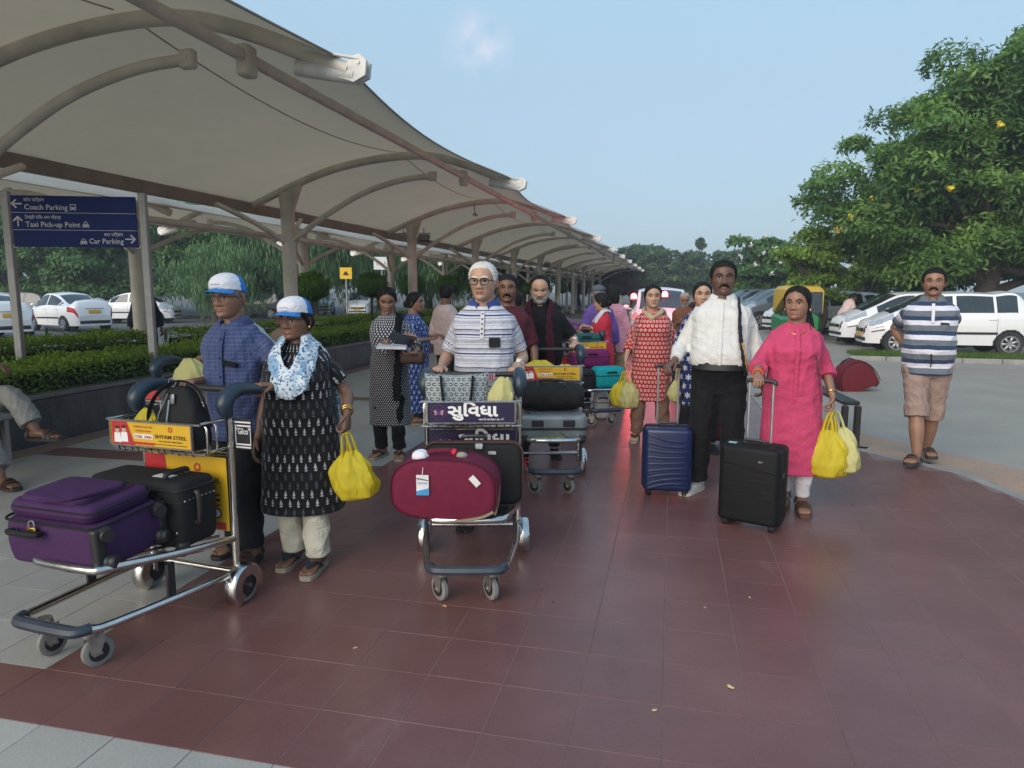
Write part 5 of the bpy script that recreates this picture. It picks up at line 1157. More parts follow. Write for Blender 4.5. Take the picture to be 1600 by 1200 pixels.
def foot_geo(g, A, yaw, L, m=0, h=None, toes=True, pitch=0):
    """bare foot under ankle point A (joint centre); toes towards -y turned by yaw"""
    f = np.array([math.sin(yaw), -math.cos(yaw), 0]); s = np.array([math.cos(yaw), math.sin(yaw), 0]); z = np.array([0, 0, 1.]); A = np.asarray(A, float); zf = A[2]-.045*L/.24*1.2 if h is None else A[2]-h
    base = np.array([A[0], A[1], 0]); k = L; R = []; a = np.arange(12)*2*math.pi/12
    for t, w, top in ((-.26, .05, .12), (-.22, .115, .22), (-.12, .135, .30), (.02, .135, .32), (.16, .140, .27), (.34, .165, .19), (.5, .185, .135), (.60, .18, .10), (.68, .15, .075), (.72, .09, .05)):
        zc = top*k/2; R.append(base+f*k*t+z*(zf+zc)+np.cos(a)[:, None]*s*k*w+np.sign(np.sin(a))[:, None]*(np.abs(np.sin(a))**.8)[:, None]*z*zc)
    g.loft(R, True, True, m)
    if toes:
        for q, (o, r, t) in enumerate(((-.12, .052, .70), (-.045, .038, .71), (.025, .035, .69), (.085, .033, .655), (.14, .030, .61))):
            g.ball(base+f*k*t+s*k*o*(1)+z*(zf+r*k*.9), k*r*1.15, 8, 6, m)
def shoe_geo(g, base, yaw, L, w=.17, mu=0, ms=1, high=.30):
    f = np.array([math.sin(yaw), -math.cos(yaw), 0]); s = np.array([math.cos(yaw), math.sin(yaw), 0]); z = np.array([0, 0, 1.]); a = np.arange(14)*2*math.pi/14; k = L; R = []; S = []
    base = np.asarray(base, float)
    for t, ww, top in ((-.30, .07, .20), (-.27, .13, .30), (-.14, .155, high+.06), (.0, .155, high+.04), (.16, .155, high-.04), (.34, .175, .22), (.52, .19, .165), (.64, .18, .14), (.72, .13, .11), (.755, .06, .08)):
        z0 = .035*k; zc = (top*k-z0)/2; R.append(base+f*k*t+z*(z0+zc)+np.cos(a)[:, None]*s*k*ww*.93+np.sign(np.sin(a))[:, None]*(np.abs(np.sin(a))**.75)[:, None]*z*zc)
        S.append((base+f*k*t, s*k*ww))
    g.loft(R, True, True, mu)
    top = [c+q*sg for sg in (1, -1) for c, q in (S if sg > 0 else S[::-1])]; n = len(top)
    g.loft([[p+z*.002 for p in top], [p+z*.105*k for p in top]], True, True, ms)
def sandal_geo(g, base, yaw, L, strap='thong', ms=0, mt=1):
    f = np.array([math.sin(yaw), -math.cos(yaw), 0]); s = np.array([math.cos(yaw), math.sin(yaw), 0]); z = np.array([0, 0, 1.]); base = np.asarray(base, float); k = L
    S = [(t, w) for t, w in ((-.30, .09), (-.25, .145), (-.1, .15), (.1, .15), (.3, .175), (.5, .20), (.66, .185), (.76, .13), (.79, .05))]
    top = [base+f*k*t+s*k*w*sg for sg in (1, -1) for t, w in (S if sg > 0 else S[::-1])]; g.loft([[p+z*.002 for p in top], [p+z*.026 for p in top]], True, True, ms)
    b = base+z*.026
    if strap == 'thong':
        for sg in (1, -1): g.tube([b+f*k*.58+z*.03*1.1, b+f*k*.42+s*sg*k*.10+z*.052, b+f*k*.16+s*sg*k*.16+z*.008], .013, 6, mt, sub=4, flat=.5)
    else:
        for t, hh in ((.46, .038), (.34, .052)):
            g.tube([b+f*k*t+s*k*.19*math.cos(q)*1.0+z*(hh*math.sin(q)*1.15) for q in np.linspace(0, math.pi, 9)], .018, 6, mt, flat=.55)
        g.tube([b-f*k*.22+s*k*.155*math.cos(q)+f*k*.0+z*(.055*math.sin(q)*1.2+.01) for q in np.linspace(0, math.pi, 9)], .012, 6, mt, flat=.6)

# ------------------------------------------------------------------ people: body and clothes
TORM = [(.44, .070, .055, 0), (.47, .086, .064, .004), (.50, .096, .071, .006), (.54, .097, .072, .004), (.58, .093, .068, 0), (.63, .089, .064, -.002), (.68, .094, .066, -.002), (.73, .103, .070, 0), (.77, .108, .068, .002), (.80, .099, .058, .005), (.82, .076, .046, .008), (.838, .050, .037, .010), (.86, .035, .034, .008)]
TORF = [(.44, .074, .060, 0), (.47, .092, .070, .006), (.50, .102, .077, .008), (.54, .100, .074, .004), (.58, .090, .066, 0), (.63, .082, .060, -.002), (.68, .087, .066, -.006), (.73, .093, .078, -.010), (.77, .095, .066, 0), (.80, .088, .053, .005), (.82, .068, .043, .008), (.838, .044, .034, .010), (.86, .031, .030, .008)]
def ell(c, w, d, n=28, e=.88):
    a = np.arange(n)*2*math.pi/n; x = np.sin(a); y = -np.cos(a); p = lambda t: np.sign(t)*np.abs(t)**e
    return np.stack([c[0]+w*p(x), c[1]+d*p(y), np.full(n, c[2])], 1)
def folds(V, N, amp, seed, vert=0.0, fn=1.0):
    r = np.random.default_rng(seed); d = np.zeros(len(V)); W = V+.03*np.sin(V[:, [1, 2, 0]]*9+seed)
    for i in range(9):
        wl = r.uniform(.055, .19)/fn; k = r.normal(0, 1, 3); k[2] *= (1-vert)*1.0+.12*vert; k[:2] *= .7+.6*vert; k = k/np.linalg.norm(k)*2*math.pi/wl
        ph = W@k+r.uniform(0, 6.3)+1.2*np.sin(W@(r.normal(0, 1, 3)*7)+r.uniform(0, 6))
        gate = .5+.5*np.sin(V@(r.normal(0, 1, 3)*8)+r.uniform(0, 6)); d += (1-2*np.abs(np.sin(ph*.5))**.8)*gate*wl
    d *= amp/ (np.std(d)+1e-9); return V+N*d[:, None]
def bone2(a, t, l1, l2, pole):
    v = t-a; D = np.linalg.norm(v)
    if D > (l1+l2)*.995: t = a+v/D*(l1+l2)*.995; v = t-a; D = np.linalg.norm(v)
    u = v/D; x = (l1*l1-l2*l2+D*D)/(2*D); hh = math.sqrt(max(l1*l1-x*x, 1e-8)); p = np.asarray(pole, float); p = nrm(p-u*np.dot(p, u))
    return a+u*x+p*hh, t
def bend_path(S, E, W, n=8):
    S, E, W = map(np.asarray, (S, E, W)); P = []
    for t in np.linspace(0, .8, n//2): P.append(S*(1-t)+E*t)
    a = S*.16+E*.84; b = E*.84+W*.16; P += [a*.25+E*.5+b*.25]
    for t in np.linspace(.2, 1, n//2): P.append(E*(1-t)+W*t)
    return np.array(P)
def path_cut(P, t0, t1, n=10):
    L = np.concatenate([[0], np.cumsum(np.linalg.norm(np.diff(P, axis=0), axis=1))]); q = np.linspace(t0, t1, n)*L[-1]
    return np.stack([np.interp(q, L, P[:, k]) for k in range(3)], 1)

def person(label, x, y, h, rz=0, sex='m', sk='brown', girth=1.0, belly=0, lean=0, headyaw=0, headpitch=0, hands=(None, None), feet=None, top=None, bottom=None, shoe=None, hair=None, face=None,
           near=True, hip=None, seed=0, z0=0.0, group=None, turn=0, bust=1.0, glow=None):
    root = thing('person', label, 'person', (x, y, z0), rz, group)
    Mw = np.array(Matrix.Rotation(R_(rz), 3, 'Z')); Mi = Mw.T; loc = np.array([x, y, z0])
    toL = lambda p: Mi@(np.asarray(p, float)-loc)
    vox = .0105 if near else .017; TOR = TORF if sex == 'f' else TORM; sw = (.086 if sex == 'f' else .096)*h*(1+.3*(girth-1)); vdir = lambda v: Mi@np.asarray(v, float)
    hipc = np.array([0, 0, .52*h]) if hip is None else toL(hip); hip0 = np.array([0, 0, .52*h])
    def T(p):
        p = np.asarray(p, float); one = p.ndim == 1; p = np.atleast_2d(p).copy(); w = sstep(p[:, 2], .50*h, .66*h); q = p-hip0; th = R_(lean)*w; tw = R_(turn)*w
        yy = q[:, 1]*np.cos(th)-q[:, 2]*np.sin(th); zz = q[:, 1]*np.sin(th)+q[:, 2]*np.cos(th); xx = q[:, 0]*np.cos(tw)-yy*np.sin(tw); y2 = q[:, 0]*np.sin(tw)+yy*np.cos(tw)
        o = np.stack([xx, y2, zz], 1)+hipc; return o[0] if one else o
    def torso(g, ease=0, z_lo=.44, z_hi=.86, bell=True, m=0, flare=None, n=30):
        zs = [r for r in TOR if z_lo <= r[0] <= z_hi]; zz = np.linspace(max(z_lo, .44), z_hi, 16); R = []
        A = np.array(TOR)
        def ring(zf, extra=0, dx=0):
            w = np.interp(zf, A[:, 0], A[:, 1])*h*girth; d = np.interp(zf, A[:, 0], A[:, 2])*h*girth; yo = np.interp(zf, A[:, 0], A[:, 3])*h
            if zf > .80: w = np.interp(zf, A[:, 0], A[:, 1])*h*(1+.3*(girth-1)); d = np.interp(zf, A[:, 0], A[:, 2])*h*(1+.3*(girth-1))
            b = belly*h*GA(zf-.605, .062); bu = (bust-1)*.026*h*GA(zf-.722, .042)
            return (w+ease+b*.45+extra, d+ease+b*.5+bu*.5+extra, yo-b*.55-bu*.5)
        if flare:
            zl = z_lo; top_z = .62 if sex == 'f' else .56; w0, d0, y0 = ring(top_z); w1, d1 = flare; 
            for t in np.linspace(0, 1, 12)[:-1]:
                zf = zl+(top_z-zl)*t; u = t**1.0; wm = ring(max(.5, zf)) if zf > .44 else ring(.5)
                w = w1*h*(1-u)+wm[0]*u; d = d1*h*(1-u)+wm[1]*u; yo = wm[2]*u; R.append(T(ell((0, yo, zf*h), max(w, wm[0]*.98 if zf > .46 else 0), max(d, wm[1]*.98 if zf > .46 else 0), n)) if zf > .5 else ell((hipc[0], hipc[1]+yo, zf*h+hipc[2]-.52*h), w, d, n))
            zz = np.linspace(top_z, z_hi, 12)
        for zf in zz:
            w, d, yo = ring(zf); R.append(T(ell((0, yo, zf*h), w, d, n)))
        g.loft(R, True, True, m)
    # joints
    S = [T(np.array([sg*sw, .006*h, .797*h])) for sg in (-1, 1)]; Si = [T(np.array([sg*sw*.45, .006*h, .792*h])) for sg in (-1, 1)]
    la, lf = .172*h, .150*h; arms = []
    for k, sg in enumerate((-1, 1)):
        spec = hands[k] or {}
        if 'at' in spec:
            t = toL(spec['at']); hd = nrm(vdir(spec.get('d', (0, -.6, -.6)))); wtarget = t-hd*.105*h*.55
        else:
            hd = nrm(np.array([sg*.04, -.12, -1])); wtarget = S[k]+np.array([sg*.055*h*girth, -.03*h, -.305*h])
        pole = vdir(spec['pole']) if 'pole' in spec else np.array([sg*.16, .9, -.25]); E, Wr = bone2(S[k], wtarget, la, lf, pole)
        if 'at' not in spec: hd = nrm(Wr-E+np.array([0, -.03, 0]))
        arms.append((S[k], E, Wr, hd, vdir(spec['n']) if 'n' in spec else np.array([-sg, .25, 0]), spec.get('curl', .35), spec.get('side', None)))
    legs = []
    feet = feet or [(-.085*h*.62/.62, 0, -.12), (.085*h, 0, .12)]
    for k, sg in enumerate((-1, 1)):
        fx, fy, fyaw = feet[k][:3]; fz = feet[k][3] if len(feet[k]) > 3 else 0; Hh = hipc+np.array([sg*.050*h, 0, -.015*h]); An = np.array([fx, fy, .045*h+fz])
        Kn, An = bone2(Hh, An, .238*h, .230*h, np.array([sg*.12, -1, .15])); legs.append((Hh, Kn, An, fyaw))
    armr = np.array([.033, .030, .027, .0235, .0225, .0245, .0215, .0165, .0150])*h*(girth**.6)*(.93 if sex == 'f' else 1)
    def armpath(k, t0=0, t1=1, n=12):
        s, e, w = arms[k][:3]; P = bend_path(Si[k]*.35+s*.65, e, w, 10); return path_cut(P, t0, t1, n)
    armrad = lambda t: np.interp(t, np.linspace(0, 1, 9), armr)
    legr = np.array([.056, .054, .049, .042, .035, .034, .036, .029, .0215])*h*girth**.7
    def legpath(k, t0=0, t1=1, n=14):
        a, b, c, _ = legs[k]; return path_cut(bend_path(a, b, c, 12), t0, t1, n)
    legrad = lambda t: np.interp(t, np.linspace(0, 1, 9), legr)
    # body: one skin through torso, neck, arms and legs
    hs = (.141 if sex == 'm' else .144)*h/.225; Hc = T(np.array([0, -.010*h, 1.0*h-.1125*hs]))
    Hc = Hc+np.array([0, 0, 0]); hr = eul(0, 0, headyaw)@eul(headpitch+lean*.25, 0, 0)
    g = G(); torso(g, -.026); nb = T(np.array([0, .012*h, .815*h])); hb = Hc+hr@np.array([0, .028*hs/1, -.05*hs])
    g.tube([nb, nb*.5+hb*.5+np.array([0, -.002*h, 0]), hb], [.044*h*girth**.5, .037*h*girth**.5, .037*h*girth**.5], 16, sub=3)
    for k in (0, 1):
        tt = np.linspace(0, 1, 16); cv = (top or {}).get('sl', (.42, .42))[k] if top else 0; P = armpath(k, 0, 1, 16); g.tube(P, armrad(tt)*np.where(tt < cv-.05, .74, 1), 12, round_end=True); lc = bottom.get('t1', .97) if bottom else 0; P = legpath(k, 0, 1, 16); g.tube(P, legrad(tt)*np.where(tt < lc-.04, .78, 1), 12, round_end=True)
    V, N, F = remesh(g, vox*1.15, 2); gb = G(); gb.add(V, F)
    hd = get_head(near, (face or {}).get('jaw', 1.0), (face or {}).get('nose', 1.0)); HX = (hr*hs, Hc)
    V, F = hd.base(); gb.add(V, F, 0, HX)
    for sg in (-1, 1):   # ears
        q = G(); q.tube([np.array([sg*(.073+.010*math.sin(t)), .006+.012*(1-math.cos(t)), -.002+.030*math.cos(t)+.0]) for t in np.linspace(0, math.pi, 9)], [.004, .006, .0065, .0065, .006, .0055, .0055, .006, .005], 6); q.ball((sg*.073, .010, -.004), (.006, .014, .022), 8, 6); gb.add(q.V, q.F, 0, HX)
    for k, sg in enumerate((-1, 1)):
        s, e, w, dd, pn, curl, sd = arms[k]
        side = sd if sd is not None else (1 if np.dot(np.cross(nrm(dd), nrm(pn-nrm(dd)*np.dot(pn, nrm(dd)))), np.array([0, -1, .3])) > 0 else -1)
        hand_geo(gb, w, dd, pn, .108*h, side, curl, k=7 if near else 5)
    st = shoe or {}
    for k in (0, 1):
        if st.get('t') not in ('shoe',) : foot_geo(gb, legs[k][2], legs[k][3], .152*h, 0, h=.045*h-(.024 if st else 0), toes=near)
    body = gb.obj('body', SK[sk], root, smooth=True, angle=180)
    # clothes ------------------------------------------------------------
    def garment(name, g, m, amp=.0035, vert=0, arm_ts=(0, 0), fn=1.0, sd=0, vx=None):
        V, N, F = remesh(g, vx or vox, 2); L = V.copy(); V = V+0; zf_ = sstep(V[:, 2]-V[:, 2].min(), .0, .045); V = V*(1-zf_[:, None])+zf_[:, None]*folds(V, N, amp*.62, seed+sd+3, vert, fn*1.35)
        me = mk_mesh(name, V, F, None, True, 180); uv = np.zeros((len(V), 3), np.float32)
        yc = np.interp(V[:, 2], [0, hipc[2], T(np.array([0, 0, .8*h]))[2]], [hipc[1], hipc[1], T(np.array([0, 0, .8*h]))[1]])
        uv[:, 0] = np.arctan2(V[:, 0]-hipc[0], -(V[:, 1]-yc))*.135*h/1.0; uv[:, 1] = V[:, 2]
        for k in (0, 1):
            if arm_ts[k] <= 0: continue
            P = armpath(k, 0, 1, 24); D = np.linalg.norm(V[:, None]-P[None], axis=2); i = D.argmin(1); dist = D[np.arange(len(V)), i]
            sg = (-1, 1)[k]; sel = (dist < armrad(i/23)*1.7+.012) & (i >= 3)
            Tn = np.gradient(P, axis=0); Tn /= np.linalg.norm(Tn, axis=1)[:, None]; q = V-P[i]; u = nrm(np.array([0, -1, .2])); ux = np.cross(Tn[i], u); uy = np.cross(ux, Tn[i])
            ang = np.arctan2(np.sum(q*ux, 1), np.sum(q*uy, 1)); uv[sel, 0] = ang[sel]*.05; uv[sel, 1] = T(np.array([0, 0, .8*h]))[2]-(i[sel]/23)*(la+lf)+np.sum(q*Tn[i], 1)[sel]*.6
        at = me.attributes.new('puv', 'FLOAT_VECTOR', 'POINT'); at.data.foreach_set('vector', uv.ravel()); me.materials.append(m); return link(name, me, root)
    if bottom:
        e = bottom.get('ease', .010); t1 = bottom.get('t1', .97); g = G(); torso(g, e*.7, .44, bottom.get('waist', max(.49, (top or {}).get('z_lo', .55)+.05) if top else .6)); c0 = hipc+np.array([0, 0, -.05*h])
        for k in (0, 1):
            P = legpath(k, 0, t1); t = np.linspace(0, t1, 14); r = legrad(t)+e*np.interp(t, [0, .4, 1], [.8, 1, 1]); r = np.maximum(r, bottom.get('hem', .036)*h*(t > .45)); r[t < .1] *= 1.04; g.tube(P, r, 14)
        garment(bottom.get('name', 'trousers'), g, bottom['m'], bottom.get('amp', .0042), .25, sd=11, vx=vox)
    if top:
        e = top.get('ease', .016); g = G(); torso(g, e, top.get('z_lo', .47), .846, flare=top.get('flare'))
        ts = top.get('sl', (.42, .42))
        for k in (0, 1):
            if ts[k] <= 0: continue
            P = armpath(k, 0, ts[k], 11); t = np.linspace(0, ts[k], 11); r = armrad(t)+np.interp(t, [0, .3, 1], [e*.25, e*.65, e*top.get('cuff', .7)]); 
            if top.get('wide'): r += np.interp(t, [0, .15, ts[k]], [0, .004, top['wide']])
            g.tube(P, r, 14)
        garment(top.get('name', 'shirt'), g, top['m'], top.get('amp', .004), top.get('vert', .15), ts, sd=5)
        if top.get('collar'):
            cm = top['collar']; g = G(); a = np.concatenate([np.linspace(-2.75, 2.75, 23)]); R = []
            for zf, wr, dr, drop in ((.822, .047, .043, 0), (.848, .043, .042, .0), (.868, .0405, .039, 0), (.864, .049, .047, 0), (.838, .066, .064, .020), (.834, .064, .062, .020)):
                P = np.stack([wr*h*np.sin(a), .010*h+dr*h*np.cos(a)*1.0, np.full(len(a), zf*h)], 1); fr = np.clip((np.abs(a)-1.7)/1.05, 0, 1); P[:, 2] -= h*(.014*fr+drop*fr*2.1); P[:, 1] -= h*.006*fr; R.append(T(P))
            g.loft(R, False, False); g.obj('collar', cm, root, angle=60)
        if top.get('placket') is not None:
            g = G(); A = np.array(TOR); P = []
            for zf in np.linspace(.825, top.get('placket'), 12):
                d = np.interp(zf, A[:, 0], A[:, 2])*h*(girth if zf < .8 else 1+.3*(girth-1)); yo = np.interp(zf, A[:, 0], A[:, 3])*h; b = belly*h*GA(zf-.605, .062); bu = (bust-1)*.026*h*GA(zf-.722, .042)
                P.append(T(np.array([.004, yo-b*.55-bu*.5-(d+e+b*.5+bu*.5)-.0055, zf*h])))
            g.tube(P, .014, 6, flat=.25, up=(0, -1, 0)); g.obj('placket', top['m'], root)
            g = G()
            for q in P[1:-1:2]: g.ball(q+np.array([0, -.004, 0]), (.006, .003, .006), 8, 5)
            g.obj('buttons', top.get('btn', M_WHITE), root)
    if st:
        for k in (0, 1):
            b = np.array([legs[k][2][0], legs[k][2][1], legs[k][2][2]-.045*h]); g = G(); L = .158*h
            if st['t'] == 'shoe': shoe_geo(g, b, legs[k][3], L); g.obj('shoe', [st['m'], st['sole']], root)
            else: sandal_geo(g, b, legs[k][3], L, st['t']); g.obj('sandal', [st['sole'], st['m']], root)
    # hair and face ------------------------------------------------------
    hairm = (hair or {}).get('m', M_HAIRB); A_, Z_ = np.abs(hd.A), hd.Zg
    def hp(name, m, off, mt, lo=.002, noise=0):
        V, F = hd.patch(m, off, lo)
        if not len(F): return None
        if noise: V = V+RNG.normal(0, noise, V.shape)
        q = G(); q.add(V, F, 0, HX); return q.obj(name, mt, root, angle=180)
    sty = (hair or {}).get('t', 'short')
    fz = (hair or {}).get('line', .072); aw = np.array([0, .5, .9, 1.15, 1.35, 1.6, 1.9, 2.3, math.pi])
    if sty == 'short': hl = np.interp(A_, aw, [fz, fz-.004, fz-.012, .03, -.012, -.006, -.022, -.055, -.062])
    elif sty == 'bald': hl = np.interp(A_, aw, [.10, .098, .085, .055, -.012, -.006, -.022, -.055, -.062])
    else: hl = np.interp(A_, aw, [fz+.012, fz+.002, fz-.022, .018, .0, -.03, -.06, -.08, -.085])
    hl = hl+.0025*np.sin(hd.A*37)+.002*np.sin(hd.A*61+1); hm = (.30*sstep(Z_-hl, -.001, .004)+.70*sstep(Z_-hl, .0, .032))*(1+.10*np.sin(hd.A*23)*np.sin(Z_*210)); th = (hair or {}).get('th', .011)
    if sty == 'parted': hm = hm*(1-.75*GA(hd.X, .0025)*(hd.front > -.2)*(Z_ > .03))
    if sty != 'none': hp('hair', hm, th, hairm, .0015, .0011)
    if sty in ('parted', 'bun', 'long', 'bob'):
        q = G()
        if sty == 'bun' or (sty == 'parted' and not (hair or {}).get('plait')): q.ball((0, .110, -.02), (.045, .036, .042), 14, 9)
        if sty == 'long' or (hair or {}).get('plait'): q.tube([(0, .075, .0), (.012, .115, -.05), (.028*(hair or {}).get('ps', 1), .115, -.12), (.045*(hair or {}).get('ps', 1), .09, -.22), (.05*(hair or {}).get('ps', 1), .09, -.33)], [.045, .05, .04, .033, .015], 10, sub=4)
        if sty == 'bob':
            R = []
            for z, w, yf, yb in ((.06, .085, -.02, .11), (.0, .092, -.02, .118), (-.06, .094, -.02, .115), (-.12, .085, -.005, .10), (-.15, .06, .02, .085)):
                a = np.arange(18)*2*math.pi/18; R.append(np.stack([w*np.sin(a), (yf+yb)/2+(yb-yf)/2*np.cos(a), np.full(18, z)], 1))
            q.loft(R[::-1])
        if q.F: o = G(); o.add(q.V, q.F, 0, HX); o.obj('gathered_hair', hairm, root)
    fc = face or {}; up = np.array(hd.front > .15)
    sock = lambda cx, cz, rx, rz_: ((hd.ax-cx)/rx)**2+((Z_-cz)/rz_)**2
    hp('eye', up*sstep(-sock(.031, .0035, .0130, .0050), -1.2, -.75), .0012, M_EYEW, .002)
    hp('iris', up*sstep(-sock(.031, .0038, .0070, .0058), -1.35, -.7), .0020, M_IRIS, .002)
    lidz = .0098-.5*((hd.ax-.031)/.0145)**2*.011
    hp('lashes', up*(hd.ax > .0145)*(hd.ax < .0475)*sstep(-np.abs(Z_-lidz), -.0019, -.0009), .0014, M_HAIRB, .001)
    bz = .0235+.006*sstep(hd.ax, .012, .034)-.009*sstep(hd.ax, .036, .054)
    hp('eyebrow', up*sstep(hd.ax, .011, .015)*sstep(-hd.ax, -.054, -.047)*sstep(-np.abs(Z_-bz), -.0052, -.0028), .0022, fc.get('brow', M_HAIRB), .001)
    lz = -.0615; lw = .0245
    hp('lips', up*sstep(-(hd.ax/lw)**2-((Z_-lz)/.0095)**2, -1.15, -.8), .0006, fc.get('lip', M_LIP), .001)
    hp('mouth_line', up*(hd.ax < .022)*sstep(-np.abs(Z_-(-.0615+.004*(hd.ax/.022)**2*(1 if fc.get('smile') else -.3))), -.0018, -.0008), .0010, M_DARK if not fc.get('smile') else M_WHITE, .0012)
    if fc.get('moustache'):
        mz = -.0495-.010*sstep(hd.ax, .012, .034); hp('moustache', up*sstep(-hd.ax, -.035, -.029)*sstep(-np.abs(Z_-mz), -.0092, -.0055), .0065, fc['moustache'], .002, .0006)
    if fc.get('beard'):
        lo = np.interp(A_, [0, .35, .7, 1.1, 1.45, 1.6, 3.2], [-.070, -.066, -.052, -.030, .01, -.05, -.2]); b = sstep(lo-Z_, 0, .006)*(A_ < 1.6)*sstep(1.6-A_, 0, .12); chin = sstep(-Z_, .105, .112)
        hp('beard', b*(1-chin*.4), fc.get('bth', .007), fc['beard'], .002, .0009)
    if fc.get('bindi'): hp('bindi', up*sstep(-((hd.X/.0035)**2+((Z_-.034)/.0065)**2), -1.4, -.8), .001, mat('bindi_red', (.35, .01, .02), .5), .001)
    if fc.get('glasses'):
        q = G(); yv = -.104
        for sg in (-1, 1):
            q.tube([(sg*.033+.0235*np.sign(math.cos(t))*abs(math.cos(t))**.6, yv+.004*abs(math.cos(t)), .002+.0175*np.sign(math.sin(t))*abs(math.sin(t))**.6) for t in np.linspace(0, 2*math.pi, 25)[:-1]], fc.get('gw', .0026), 6, closed=True)
            q.tube([(sg*.056, yv+.006, .008), (sg*.072, -.05, .008), (sg*.078, .012, .004)], .0022, 6)
        q.tube([(-.010, yv, .007), (0, yv-.003, .010), (.010, yv, .007)], .0024, 6); o = G(); o.add(q.V, q.F, 0, HX); gl = o.obj('glasses', M_BLACK, root)
    if fc.get('cap'):
        cwh, cbl = fc['cap']; cm = sstep(Z_-np.interp(A_, [0, 1.2, 2.2, math.pi], [.050, .040, .022, .012]), 0, .004)
        V, F = hd.patch(cm, .0125, .004); cx = np.array([V[[i for i in f]].mean(0) for f in F]); q = G()
        for f, c in zip(F, cx): q.F.append(list(f)); q.M.append(1 if (c[1] > .0+.25*(c[2]-.06) or c[2] < .0) else 0)
        q.V = V.tolist(); lift = np.array(q.V); lift[:, 2] += .010*sstep(lift[:, 2], .04, .10); lift[:, 1] -= .012*sstep(lift[:, 2], .05, .09)*(lift[:, 1] < 0); o = G(); o.V = (lift@(hr*hs).T+Hc).tolist(); o.F = q.F; o.M = q.M
        cap = o.obj('cap', [cwh, cbl], root, angle=70)
        q = G(); R = []
        for t, in zip(np.linspace(0, 1, 7)):
            a = np.linspace(-1.15, 1.15, 15); R.append(np.stack([(.080+.004*t)*np.sin(a), -.082*np.cos(a)-.070*t*np.cos(a*1.05)**.8, .053-.010*t-.020*(np.sin(a)**2)*(.5+t*.5)+0*a], 1))
        top_ = R; bot = [r-np.array([0, 0, .004]) for r in R]; q.loft(top_, False, False, 0); q.loft([r for r in bot[::-1]], False, False, 1); q.loft([top_[-1], bot[-1]], False, False, 1)
        for e_ in (0, -1): q.loft([[r[e_] for r in top_], [r[e_] for r in bot]], False, False, 1)
        o = G(); o.V = (np.array(q.V)@(hr*hs).T+Hc).tolist(); o.F = q.F; o.M = q.M; o.obj('brim', [cbl, cbl], cap, angle=50)
        V, F = textgeo('FORTUNE', .0115, .03, 1, 'CENTER', .062); V[:, 2] += .070; yfz = np.interp(V[:, 2], HZ, HYF); wz = np.interp(V[:, 2], HZ, HWX)
        V[:, 1] = -(yfz+.0245)*np.sqrt(np.clip(1-(V[:, 0]/(wz+.014))**2, .05, 1)); V[:, 2] += .004; q = G(); q.add(V, F, 0, HX); q.obj('lettering', mat('cap_print_blue', (.02, .05, .2), .6), cap, smooth=False)
    if fc.get('flatcap'):
        q = G(); q.ball((0, .004, .062), (.098, .118, .055), 20, 10); q.ball((0, -.085, .043), (.066, .052, .012), 14, 6); o = G(); o.add(q.V, q.F, 0, HX); o.obj('cap', fc['flatcap'], root)
    if fc.get('earring'):
        q = G()
        for sg in (-1, 1): q.ball((sg*.084, .008, -.040), (.0055, .0055, .010), 8, 6)
        o = G(); o.add(q.V, q.F, 0, HX); o.obj('earrings', mat('gold', (.7, .45, .12), .3, 1), root)
    return dict(root=root, T=T, arms=arms, legs=legs, h=h, Hc=Hc, hr=hr, hs=hs, hip=hipc, Mw=Mw, loc=loc, girth=girth, belly=belly, armpath=armpath, armrad=armrad, TOR=np.array(TOR), turn=turn)
def bangle(p, k, m, r=1.35, t=.93, name='bracelet', w=.004):
    P = p['armpath'](k, t-.02, t+.02, 3); c = P[1]; d = nrm(P[2]-P[0]); u = nrm(np.cross(d, (0.2, 1, .1))); v = np.cross(d, u); R = p['armrad'](t)*r
    g = G(); g.tube([c+R*(math.cos(a)*u+math.sin(a)*v) for a in np.linspace(0, 2*math.pi, 17)[:-1]], w, 6, closed=True); return g.obj(name, m, p['root'])
def watch(p, k, strap, dial):
    P = p['armpath'](k, .88, .96, 3); c = P[1]; d = nrm(P[2]-P[0]); u = nrm(np.cross(d, (0.2, 1, .1))); v = np.cross(d, u); R = p['armrad'](.92)*1.12
    g = G(); g.tube([c+R*(math.cos(a)*u+math.sin(a)*v) for a in np.linspace(0, 2*math.pi, 19)[:-1]], .008, 6, closed=True, flat=.5); w = g.obj('watch', strap, p['root'])
    o = nrm(np.array([0, -.6, .8])-d*np.dot(d, (0, -.6, .8))); g = G(); g.tube([c+o*R*.9, c+o*(R*1.0+.012)], .017, 14); g.obj('dial', dial, w)
